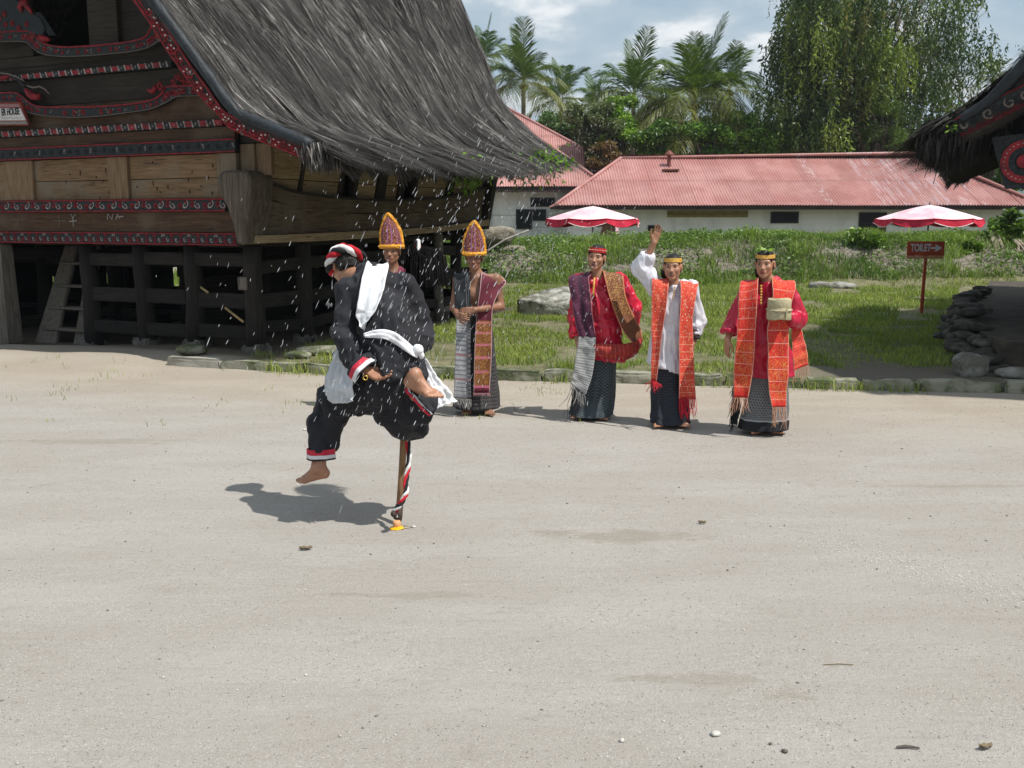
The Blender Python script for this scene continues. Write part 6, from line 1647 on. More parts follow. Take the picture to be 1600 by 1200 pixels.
# ------------------------------------------------------------------ cloth builders
def uvgrid(nu, nv): 
    v, u = np.meshgrid(np.linspace(0, 1, nv), np.linspace(0, 1, nu), indexing='ij'); return np.stack([u, v], -1).reshape(-1, 2)
def loft(name, rings, mat, parent, nu=72, nv=60, folds=(9, .012), noise=.006, seed=0, thick=.004, phase=0.0, openbot=True):
    """rings from top to bottom: (centre xyz, rx, ry, fold strength 0..1[, tilt])"""
    arr = np.array([[*r[0], r[1], r[2], r[3], (r[4] if len(r) > 4 else 0)] for r in rings], float); q = cr(arr, nv)
    th = np.linspace(0, 2 * np.pi, nu, endpoint=False); V = np.zeros((nv, nu, 3))
    for j in range(nv):
        cx, cy, cz, rx, ry, fs, tl = q[j]
        f = folds[1] * fs * (np.sin(folds[0] * th + phase + 1.2 * np.sin(2 * th + seed)) + .6 * np.sin((folds[0] * 1.7 // 1) * th + seed * 2 + j * .02))
        nz = noise * fbm(np.stack([np.cos(th) * 3 + seed, np.sin(th) * 3, np.full_like(th, j / nv * 7)], 1), 3)
        V[j, :, 0] = cx + (rx + f + nz) * np.cos(th); V[j, :, 1] = cy + (ry + f + nz) * np.sin(th); V[j, :, 2] = cz + tl * np.cos(th) + .3 * f * (j == nv - 1)
    I = np.arange(nv * nu).reshape(nv, nu); I2 = np.roll(I, -1, 1)
    Q = np.stack([I[:-1], I[1:], I2[1:], I2[:-1]], -1).reshape(-1, 4)[:, ::-1]
    # uv: u = share of the way round, from the front centre
    u = ((th + np.pi / 2) / (2 * np.pi)) % 1.0; U = np.stack([np.tile(u, (nv, 1)), np.tile(np.linspace(0, 1, nv)[:, None], (1, nu))], -1).reshape(-1, 2)
    o = link(name, mesh(name, V.reshape(-1, 3), Q, mat, True, uv=U), parent)
    sm = o.modifiers.new('thickness', 'SOLIDIFY'); sm.thickness = thick; sm.offset = -1
    return o
def ribbon(name, rows, mat, parent, nu=14, nv=70, bulge=.012, wr=.006, seed=0, thick=.004, pleat=0, back=None):
    """rows: (left xyz, right xyz) from start to end; u across, v along"""
    arr = np.array([np.concatenate([np.array(a, float), np.array(b, float)]) for a, b in rows]); q = cr(arr, nv)
    u = np.linspace(0, 1, nu); V = np.zeros((nv, nu, 3)); Lr = q[:, :3]; Rr = q[:, 3:]
    T = np.gradient((Lr + Rr) / 2, axis=0); W = Rr - Lr; N = np.cross(W, T); N /= np.linalg.norm(N, axis=1)[:, None] + 1e-9
    mid = (Lr + Rr) / 2
    for j in range(nv):
        V[j] = Lr[j] + W[j] * u[:, None]
        off = bulge * (4 * u * (1 - u)) + wr * fbm(np.stack([u * 2.5 + seed, np.full_like(u, j / nv * 9), u * 0], 1), 3)
        if pleat: off = off + .5 * wr * np.sin(u * pleat * 2 * np.pi + seed + .5 * math.sin(j * .15))
        V[j] += N[j] * off[:, None]
    I = np.arange(nv * nu).reshape(nv, nu); Q = np.stack([I[:-1, :-1], I[:-1, 1:], I[1:, 1:], I[1:, :-1]], -1).reshape(-1, 4)
    o = link(name, mesh(name, V.reshape(-1, 3), Q, mat, True, uv=uvgrid(nu, nv)), parent)
    sm = o.modifiers.new('thickness', 'SOLIDIFY'); sm.thickness = thick; sm.offset = 0
    return o, V
def fringe(parent, edge, L, mat, n=26, seed=0, name='fringe', r=.0022, drift=(0, 0, 0), wild=.25):
    e = cr(np.array(edge, float), n); mb = MB(); r_ = np.random.default_rng(seed)
    for i in range(n):
        l = L * r_.uniform(.65, 1.1); d = np.array([r_.normal() * wild, r_.normal() * wild, -1]) + np.array(drift); d /= np.linalg.norm(d)
        a = e[i]; m = a + d * l * .5 + r_.normal(size=3) * l * .06; b = a + d * l + r_.normal(size=3) * l * .12 * (1, 1, .3)
        mb.tube([a, m, b], [r, r, r * .6], 4, cap=False)
    o = mb.obj(name, mat, parent); o['kind'] = 'stuff'; return o
def fabric(name, base, base2=None, rough=.75, bands=(), stripes=(), specks=(), ticks=(), weave=(60, 200), sheen=.2, bmp=.0015, edge=None, vstripe=(), crumple=.004, spec=.3, k=.72):
    """cloth from its UV: bands (v0,v1,col[,u0,u1]); stripes (v0,v1,count,duty,col); specks (v0,v1,scale u,scale v,threshold,col);
    ticks (v0,v1,nu,nv,duty,col); vstripe (u0,u1,col)"""
    m, t, b = new_mat(name); uv = t.n('ShaderNodeUVMap').outputs[0]; u, v, _ = t.sep(uv); ob = t.coord('Object')
    base2 = base2 or tuple(x * .7 for x in base)
    K = lambda c_: tuple(x * k for x in c_)
    base, base2 = K(base), K(base2); bands = [(b_[0], b_[1], K(b_[2])) + tuple(b_[3:]) for b_ in bands]; stripes = [s_[:4] + (K(s_[4]),) for s_ in stripes]
    specks = [s_[:5] + (K(s_[5]),) for s_ in specks]; ticks = [s_[:5] + (K(s_[5]),) for s_ in ticks]; vstripe = [(s_[0], s_[1], K(s_[2])) for s_ in vstripe]; edge = (edge[0], K(edge[1])) if edge else None
    col = t.mix(t.step(t.noise(ob, 7, 5, .6), .3, .7), base2, base)
    def rng_(x, a, c_): return t.m('MULTIPLY', t.m('GREATER_THAN', x, a), t.m('LESS_THAN', x, c_))
    for bd in bands:
        f = rng_(v, bd[0], bd[1])
        if len(bd) > 3: f = t.m('MULTIPLY', f, rng_(u, bd[3], bd[4]))
        col = t.mix(f, col, bd[2])
    for v0, v1, cnt, duty, c_ in stripes:
        s_ = t.m('FRACT', t.m('MULTIPLY', v, float(cnt))); f = t.m('MULTIPLY', t.m('LESS_THAN', s_, duty), rng_(v, v0, v1)); col = t.mix(f, col, c_)
    for v0, v1, nu_, nv_, duty, c_ in ticks:
        a = t.m('LESS_THAN', t.m('FRACT', t.m('ADD', t.m('MULTIPLY', u, float(nu_)), t.m('MULTIPLY', t.m('FLOOR', t.m('MULTIPLY', v, float(nv_))), .5))), duty)
        c2 = t.m('LESS_THAN', t.m('FRACT', t.m('MULTIPLY', v, float(nv_))), .55); f = t.m('MULTIPLY', t.m('MULTIPLY', a, c2), rng_(v, v0, v1)); col = t.mix(f, col, c_)
    for v0, v1, su, sv, th, c_ in specks:
        n = t.n('ShaderNodeTexWhiteNoise', noise_dimensions='2D'); t.put(n.inputs['Vector'], t.comb(t.m('FLOOR', t.m('MULTIPLY', u, float(su))), t.m('FLOOR', t.m('MULTIPLY', v, float(sv))), 0.0))
        f = t.m('MULTIPLY', t.m('GREATER_THAN', n.outputs['Value'], th), rng_(v, v0, v1)); col = t.mix(f, col, c_)
    for u0, u1, c_ in vstripe: col = t.mix(rng_(u, u0, u1), col, c_)
    if edge: col = t.mix(t.m('MAXIMUM', t.m('LESS_THAN', u, edge[0]), t.m('GREATER_THAN', u, 1 - edge[0])), col, edge[1])
    t.put(b.inputs['Base Color'], col); b.inputs['Roughness'].default_value = rough; b.inputs['Sheen Weight'].default_value = sheen * .08; b.inputs['Specular IOR Level'].default_value = spec
    h = t.m('ADD', t.m('MULTIPLY', t.noise(t.scale(ob, (1, 1, .45)), 14, 3, .5, .6), crumple * 100), t.m('MULTIPLY', t.noise(ob, 300, 2, .5), .12))
    bump(t, b, h, bmp * 3, .8)
    return m
def wrinkle(amp, fr, seed=0, dirs=None):
    def f(V):
        W_ = V + .05 * np.stack([vnoise(V * 5 + seed + k_ * 9) for k_ in range(3)], 1)
        a = fbm(W_ * np.array(fr) + seed, 2); c_ = fbm(W_ * np.array(fr) * 2.6 + seed + 50, 2)
        r = .75 - np.abs(a) * 2.2; r2 = .5 - np.abs(c_) * 1.6
        return amp * (.75 * r + .62 * r2) + amp * .45
    return f
# ------------------------------------------------------------------ people
def figure(name, label, base, group=None): return thing(name, label, 'person', base, 0, group)
def bounds(pts, m): a = np.array(pts); return a.min(0) - m, a.max(0) + m
GOLD = basic('gold_thread', (.62, .36, .07), (.40, .20, .035), scale=70, rough=.45, bmp=.003, metal=.0, contrast=(.35, .6))
GOLDM = basic('gold_metal', (.80, .56, .15), rough=.25, bmp=0, metal=1.0)

def head_band(root, p, r_, f_, u_, z0, z1, mat, name='headband', rx=.082, ry=.099, tilt=.0, dots=None, yc=-.016, n=28, flare=.0):
    V, F = [], []
    for k in range(n):
        th = 2 * math.pi * k / n
        for (zz, g) in ((z0, 0), (z1, flare), (z1, flare - .004), (z0, -.004)):
            V.append(p((rx + g) * math.cos(th), yc + (ry + g) * math.sin(th), zz + tilt * math.sin(th)))
    for k in range(n):
        k2 = (k + 1) % n
        for j in range(4): F.append((k * 4 + j, k * 4 + (j + 1) % 4, k2 * 4 + (j + 1) % 4, k2 * 4 + j))
    mb = MB(); mb.add(V, F); hb = mb.obj(name, mat, root, smooth=False)
    if dots:
        db = MB()
        for k in range(17):
            th = math.pi * (k + .5) / 17
            for zz in (.35, .72) if dots[1] == 2 else (.5,):
                g = z0 + (z1 - z0) * zz; db.add(*blob(p((rx + .003) * math.cos(th), yc + (ry + .003) * math.sin(th), g + tilt * math.sin(th)), [.0045, .0045, .0045], [r_, f_, u_], 6))
        x = db.obj('beads', dots[0], root); x['kind'] = 'stuff'
    return hb
def hair_mesh(root, p, A, s=1.0, bun=False, short=False, back=True):
    r, f, u = A; c = p(0, 0, 0); S = Sdf(c - .19, c + .19, .005)
    S.ell(p(0, -.022, .034), np.array([.081, .096, .088]) * s, A, .01)
    S.ell(p(0, -.05, -.01), np.array([.074, .060, .075]) * s, A, .02)
    S.ell(p(0, .085, -.045), np.array([.072, .07, .098]) * s, A, .008, 's')
    for sx in (-1, 1): S.ell(p(sx * .078, .012, -.01), np.array([.028, .024, .05]) * s, A, .01, 's')
    S.cut(p(0, 0, -.065 if not short else -.055), -u)
    if bun:
        S.ell(p(bun[0], bun[1], bun[2]), np.array([.050, .045, .055]) * s, A, .015)
    return sdf_obj(S, 'hair', HAIR, root, fold=lambda V: .0035 * vnoise(V * np.array([70, 70, 25])))

def leaves(root, name, pts, sizes, col, asp, droop):
    for i in range(len(pts)):
        V, F, C = leaf_cloud(np.array(pts[i:i + 1]), np.array(sizes[i:i + 1]), np.array([col]), asp, droop)
        link(name, mesh(name, V, F, LEAF, False, col=C), root)
# ---- woman 3: gold headband, red tunic, basket
def woman_basket():
    Y = 8.12; q = lambda px, py, dy=0.0: P(px, py, Y + dy)
    base = q(1192, 680); base[2] = 0
    root = figure('person', 'woman in red tunic and red shawl holding a round woven basket, with gold headband', (base[0], Y, 0), 'women singing in a row')
    hc = q(1195, 413, -.02); face = unit((-.46, -1, -.02)); 
    neck = q(1202, 437, .02); chest = q(1199, 478, .03); pel = q(1197, 560, .03)
    shL, shR = q(1168, 452, .02), q(1232, 450, .04)
    elL, wrL = q(1146, 505, .03), q(1137, 530, -.06)
    elR, wrR = q(1249, 500, .02), q(1232, 497, -.16)
    lo, hi = bounds([hc, q(1120, 690), q(1270, 370), q(1192, 685, -.35), q(1192, 685, .35)], .05)
    S = Sdf(lo, hi, .0055)
    p, A = sdf_head(S, hc, face, s=.98, mouth_open=.5, fem=True)
    S.cone(p(0, -.02, -.07), neck + [0, 0, -.03], .047, .052, .02)
    S.cone(neck + [0, 0, -.07], chest, .08, .10, .04, flat=((0, 1, 0), .72)); S.cone(chest, pel, .10, .105, .04, flat=((0, 1, 0), .75))
    S.cone(shL, shR, .042, .042, .03)
    limb(S, shL, elL, wrL, (.045, .038, .025)); limb(S, shR, elR, wrR, (.045, .038, .025))
    sdf_hand(S, wrL, (-.10, -.15, -1), (-1, -.35, 0), -1, .95, .32)
    sdf_hand(S, wrR, (-1, -.25, .02), (0, -.1, -1), 1, .95, .30, .05)
    for sx in (-1, 1):
        h = pel + [sx * .055, .035, -.05]; k = np.array([h[0] + sx * .0, Y + .03, .45]); a = np.array([h[0] + sx * .01, Y + .02, .09])
        limb(S, h, k, a, (.070, .052, .036)); sdf_foot(S, a, (sx * .2, -1, 0), (0, 0, 1), .95, -sx)
    sdf_obj(S, 'body', SKIN_M, root)
    face_parts(root, p, A, .98, LIPR, .6, .5, .55)
    r_, f_, u_ = A; hair_mesh(root, p, A, .98, bun=(.050, -.085, -.07))
    head_band(root, p, r_, f_, u_, .052, .082, GOLD, tilt=-.004, flare=-.004, rx=.079, ry=.095)
    for dx, lab in ((.045, 0), (-.01, 1)):
        leaves(root, 'hair_leaf', np.tile(p(dx, .0, .112), (4, 1)) + rng.normal(0, .012, (4, 3)), rng.uniform(.06, .09, 4), [.28, .42, .10], 1.8, -.6)
    # tunic
    satin = fabric('crimson_satin', (.52, .012, .045), (.36, .006, .030), rough=.36, sheen=.3, crumple=.008, spec=.4, k=1.0)
    T = Sdf(lo, hi, .0075)
    T.cone(neck + [0, .02, -.075], chest, .105, .150, .05, flat=((0, 1, 0), .72)); T.cone(chest, q(1200, 530, .03), .150, .155, .05, flat=((0, 1, 0), .75)); T.cone(q(1200, 530, .03), q(1205, 592, .03), .155, .192, .04, flat=((0, 1, 0), .8))
    T.cone(shL + [.02, 0, .0], shR + [-.02, 0, .0], .056, .056, .04)
    T.cone(shL, elL, .056, .056, .02); T.cone(elL, wrL + [0, 0, .035], .056, .060, .02); T.cone(shR, elR, .058, .064, .02); T.cone(elR, wrR + [.02, .02, -.01], .064, .055, .02)
    T.cut(q(1204, 588), (0.04, 0, -1)); S_ = 0; T.cone(q(1150, 490, .02), q(1140, 524, -.03), .052, .066, .02, flat=((0, 1, 0), .8)); T.cap(q(1140, 522, -.03), (-.25, -.4, -1), .12, .1, .055); T.cap(q(1231, 497, -.13), (-1, -.3, -.05), .09, .08, .045)
    T.ell(neck + [0, -.07, .03], (.052, .075, .055), None, .012, 's')
    sdf_obj(T, 'tunic', satin, root, fold=wrinkle(.017, (8, 8, 3.6), 3), smooth_it=1)
    mb = MB(); f0 = p(0, .03, -.155)
    for i in range(7):
        c = q(1189.5 - .1 * i, 447 + i * 4.5, -.135 + .0 * i); mb.add(*blob(c, [.010, .006, .011], np.eye(3), 8))
    mb.obj('gold_placket', GOLD, root, smooth=True)
    # skirt
    sk = fabric('grey_ikat_skirt', (.25, .26, .26), (.17, .175, .18), rough=.85, ticks=((0, .78, 46, 30, .5, (.075, .078, .082)),), stripes=((0.0, .80, 30, .10, (.36, .37, .37)),), bands=((.80, .815, (.5, .5, .5)), (.825, 1.01, (.018, .020, .024)),), sheen=.1)
    loft('skirt', [(q(1204, 572, .03), .140, .108, .2), (q(1200, 600, .03), .160, .12, .4), (q(1196, 640, .02), .185, .15, .8), (np.array([base[0] + .0, Y + .01, .045]), .205, .165, 1.0)], sk, root, folds=(7, .010), seed=2)
    # shawl
    red = fabric('red_gold_shawl', (.60, .032, .018), (.46, .018, .016), rough=.7, edge=(.02, (.55, .3, .2)),
                 stripes=((.30, 1, 17, .07, (.62, .25, .22)),), specks=((.30, .97, 46, 300, .93, (.62, .24, .05)), (.72, .95, 40, 260, .84, (.60, .24, .05)), (0, .30, 46, 300, .90, (.6, .24, .05)), (.0, .97, 24, 40, .93, (.48, .12, .10))), sheen=.25, k=.95)
    rows = [(q(1172, 446, .24), q(1200, 440, .22)), (q(1163, 437, .10), q(1188, 434, .10)), (q(1156, 444, -.05), q(1185, 437, -.10)), (q(1154, 475, -.13), q(1183, 472, -.175)), (q(1152, 520, -.14), q(1180, 520, -.185)), (q(1147, 570, -.15), q(1177, 572, -.20)), (q(1146, 621, -.17), q(1169, 622, -.215))]
    o, V = ribbon('shawl', rows, red, root, seed=1, wr=.010, bulge=.016)
    fringe(root, [V[-1, 0], V[-1, -1]], .13, red, 20, 5, wild=.18)
    rows = [(q(1200, 440, .22), q(1228, 446, .24)), (q(1208, 433, .10), q(1238, 438, .10)), (q(1207, 437, -.10), q(1243, 444, -.04)), (q(1208, 470, -.17), q(1238, 472, -.12)), (q(1200, 510, -.20), q(1233, 510, -.15)), (q(1200, 560, -.20), q(1232, 560, -.16)), (q(1202, 605, -.21), q(1230, 605, -.17)), (q(1206, 636, -.22), q(1228, 636, -.19))]
    o, V = ribbon('shawl', rows, red, root, seed=2, wr=.010, bulge=.014)
    fringe(root, [V[-1, 0], V[-1, -1]], .17, red, 18, 6, wild=.12)
    rows = [(q(1236, 506, .02), q(1250, 500, .04)), (q(1237, 530, .0), q(1254, 522, .04)), (q(1239, 555, -.02), q(1260, 545, .03)), (q(1241, 579, -.02), q(1263, 570, .03))]
    o, V = ribbon('shawl_tail', rows, red, root, nv=30, seed=3, wr=.008); fringe(root, [V[-1, 0], V[-1, -1]], .12, red, 16, 7, drift=(-.1, 0, 0), wild=.22)
    dark = fabric('black_feathery_shawl', (.03, .035, .04), (.015, .018, .02), rough=.9)
    o, V = ribbon('dark_cloth_end', [(q(1146, 600, .0), q(1156, 600, .02)), (q(1143, 640, .0), q(1156, 640, .02)), (q(1142, 662, .0), q(1151, 664, .02))], dark, root, nv=24, wr=.012, seed=6)
    fringe(root, [q(1145, 605, -.01), q(1142, 650, -.01), q(1145, 664, 0)], .07, dark, 50, 8, wild=.4)
    # basket held on the palm
    bc = q(1217.5, 483, -.235); bk = thing('basket', 'round pale woven basket with a lid, held on the palm of the rightmost woman', 'basket', bc)
    wv = basic('woven_straw', (.50, .44, .28), (.34, .29, .17), scale=34, stretch=(1, 1, 3), rough=.8, bmp=.006)
    def drum(z0, z1, r, nm, lid):
        V, F = [], []; n = 40; prof = [(0, z0), (r * .96, z0), (r, z0 + .008), (r, (z0 + z1) / 2), (r * .985, z1 - .006), (r * .95, z1), (0, z1)]
        for k in range(n):
            th = 2 * math.pi * k / n
            for (rr, z) in prof: V.append((rr * math.cos(th) * (1 + .03 * math.cos(2 * th)), rr * math.sin(th), z + .004 * math.sin(3 * th)))
        m = len(prof)
        for k in range(n):
            k2 = (k + 1) % n
            for j in range(m - 1): F.append((k * m + j, k2 * m + j, k2 * m + j + 1, k * m + j + 1))
        return link(nm, mesh(nm, V, F, wv, True), bk, True)
    drum(-.080, .010, .094, 'bowl', 0); ld = drum(.004, .082, .090, 'lid', 1)
    mb = MB(); mb.tube([(.098 * math.cos(t), .098 * math.sin(t), -.002 + .006 * math.sin(t)) for t in np.linspace(0, 2 * math.pi, 30)], .006, 5, cap=False); mb.obj('rim', wv, bk, True, smooth=True)
    mb = MB(); mb.box(.030, .040, -.102, -.094, -.07, .01); mb.obj('strap', wv, bk, True)
woman_basket()

# ---- woman 2: white tunic, raised arm
def woman_white():
    Y = 8.42; q = lambda px, py, dy=0.0: P(px, py, Y + dy)
    base = q(1046, 666); root = figure('person', 'woman in white satin tunic and orange red shawl waving with raised arm, gold headband', (base[0], Y, 0), 'women singing in a row')
    hc = q(1051, 418, -.02); face = unit((-.28, -1, .03)); neck = q(1053, 442, .02); chest = q(1053, 482, .03); pel = q(1048, 560, .03)
    shL, shR = q(1027, 448, .02), q(1080, 450, .03)
    elL, wrL = q(1003, 419, .02), q(1022, 379, -.04)
    elR, wrR = q(1091, 500, .04), q(1084, 533, -.02)
    lo, hi = bounds([hc, q(980, 690), q(1110, 345), q(1046, 675, -.33), q(1046, 675, .33)], .05)
    S = Sdf(lo, hi, .0055); p, A = sdf_head(S, hc, face, s=.96, mouth_open=.8, thin=1.06, fem=True)
    S.cone(p(0, -.02, -.07), neck + [0, 0, -.03], .045, .05, .02); S.cone(neck + [0, 0, -.07], chest, .08, .10, .04, flat=((0, 1, 0), .72)); S.cone(chest, pel, .10, .105, .04, flat=((0, 1, 0), .75))
    S.cone(shL, shR, .042, .042, .03); limb(S, shL, elL, wrL, (.045, .036, .024)); limb(S, shR, elR, wrR, (.045, .038, .025))
    sdf_hand(S, wrL, (.30, -.05, 1), (.1, 1, 0), 1, .92, .12, .10)
    sdf_hand(S, wrR, (-.14, -.15, -1), (1, -.3, 0), 1, .95, .35)
    for sx in (-1, 1):
        h = pel + [sx * .062, .01, -.05]; k = np.array([h[0], Y - .01, .45]); a = np.array([h[0] + sx * .02, Y + .0, .085])
        limb(S, h, k, a, (.068, .052, .036)); sdf_foot(S, a, (sx * .25, -1, 0), (0, 0, 1), .95, -sx)
    sdf_obj(S, 'body', SKIN_M, root); face_parts(root, p, A, .96, LIP, .9, 1.0, .45)
    r_, f_, u_ = A; hair_mesh(root, p, A, .96, bun=(.062, -.07, -.055)); head_band(root, p, r_, f_, u_, .046, .082, GOLD, flare=-.004, rx=.080, ry=.096)
    leaves(root, 'hair_leaf', np.tile(p(.082, -.02, .035), (3, 1)) + rng.normal(0, .008, (3, 3)), rng.uniform(.035, .05, 3), [.5, .6, .4], 2, 0)
    wh = fabric('white_satin', (.74, .73, .76), (.60, .59, .66), rough=.45, sheen=.3, crumple=.009, spec=.4, k=.92)
    T = Sdf(lo, hi, .0075)
    T.cone(neck + [0, .02, -.075], chest, .10, .140, .05, flat=((0, 1, 0), .72)); T.cone(chest, q(1048, 530, .03), .140, .140, .05, flat=((0, 1, 0), .78)); T.cone(q(1045, 530, .03), q(1041, 600, .03), .146, .176, .04, flat=((0, 1, 0), .85))
    T.cone(shL, shR, .052, .052, .04); T.cone(shL + [0, 0, -.02], elL, .064, .070, .03); T.cone(elL, q(1011, 402, -.01), .068, .056, .02); T.cone(shR, elR, .052, .054, .02); T.cone(elR, q(1086, 524, -.01), .054, .050, .02)
    T.cut(q(1036, 574), (-.38, 0, -1)); T.cap(q(1085, 523, -.01), (-.15, -.2, -1), .10, .08, .042); T.ell(neck + [0, -.07, .03], (.050, .075, .055), None, .012, 's'); T.cone(q(1007, 408, -.01), q(1020, 384, -.03), .030, .055, .006, 's')
    sdf_obj(T, 'tunic', wh, root, fold=wrinkle(.018, (8, 8, 3.6), 13), smooth_it=1)
    mb = MB()
    for i in range(5): mb.add(*blob(q(1054 - .6 * i, 449 + i * 4.2, -.118), [.006, .005, .010], np.eye(3), 8))
    mb.obj('gold_placket', GOLD, root, smooth=True)
    mb = MB(); w0 = q(1086, 527, -.015); mb.tube([w0 + np.array([.034 * math.cos(t), .034 * math.sin(t), 0]) for t in np.linspace(0, 2 * math.pi, 20)], .014, 6, cap=False); mb.obj('dark_cuff', basic('black_cuff', (.03, .025, .03), rough=.8), root, smooth=True)
    sk = fabric('navy_ikat_skirt', (.028, .034, .048), (.016, .019, .028), rough=.85, ticks=((0, 1, 40, 34, .4, (.06, .068, .085)),), vstripe=((.47, .50, (.10, .11, .12)),), sheen=.1)
    loft('skirt', [(q(1044, 552, .03), .128, .10, .2), (q(1045, 600, .03), .150, .118, .5), (q(1046, 640, .02), .160, .14, .9), (np.array([base[0], Y, .035]), .165, .15, 1.0)], sk, root, folds=(8, .011), seed=12)
    red = fabric('coral_gold_shawl', (.60, .052, .030), (.48, .030, .026), rough=.75, edge=(.03, (.60, .22, .18)), stripes=((.62, 1, 26, .08, (.66, .30, .2)),), specks=((.02, .99, 44, 300, .87, (.60, .20, .06)), (.02, .99, 30, 150, .95, (.62, .42, .3))), sheen=.25, k=.95)
    rows = [(q(1030, 440, .24), q(1052, 437, .22)), (q(1024, 432, .10), q(1046, 433, .10)), (q(1019, 436, -.06), q(1045, 442, -.10)), (q(1018, 470, -.12), q(1042, 472, -.16)), (q(1018, 510, -.13), q(1036, 510, -.17)), (q(1018, 550, -.15), q(1031, 550, -.18)), (q(1017, 594, -.16), q(1026, 596, -.19))]
    o, V = ribbon('shawl', rows, red, root, seed=11, wr=.009); fringe(root, [V[-1, 0], V[-1, -1]], .12, basic('red_fringe', (.55, .02, .03), rough=.8), 26, 15, drift=(.12, 0, .5), wild=.5)
    rows = [(q(1058, 437, .22), q(1080, 442, .24)), (q(1062, 436, .10), q(1090, 440, .10)), (q(1063, 442, -.10), q(1091, 446, -.04)), (q(1063, 480, -.16), q(1084, 482, -.11)), (q(1062, 530, -.17), q(1083, 530, -.12)), (q(1061, 580, -.17), q(1085, 580, -.13)), (q(1061, 623, -.18), q(1087, 622, -.14))]
    o, V = ribbon('shawl', rows, red, root, seed=12, wr=.009); fringe(root, [V[-1, 0], V[-1, -1]], .17, basic('red_fringe_long', (.58, .02, .04), rough=.8), 34, 16, wild=.10)
woman_white()

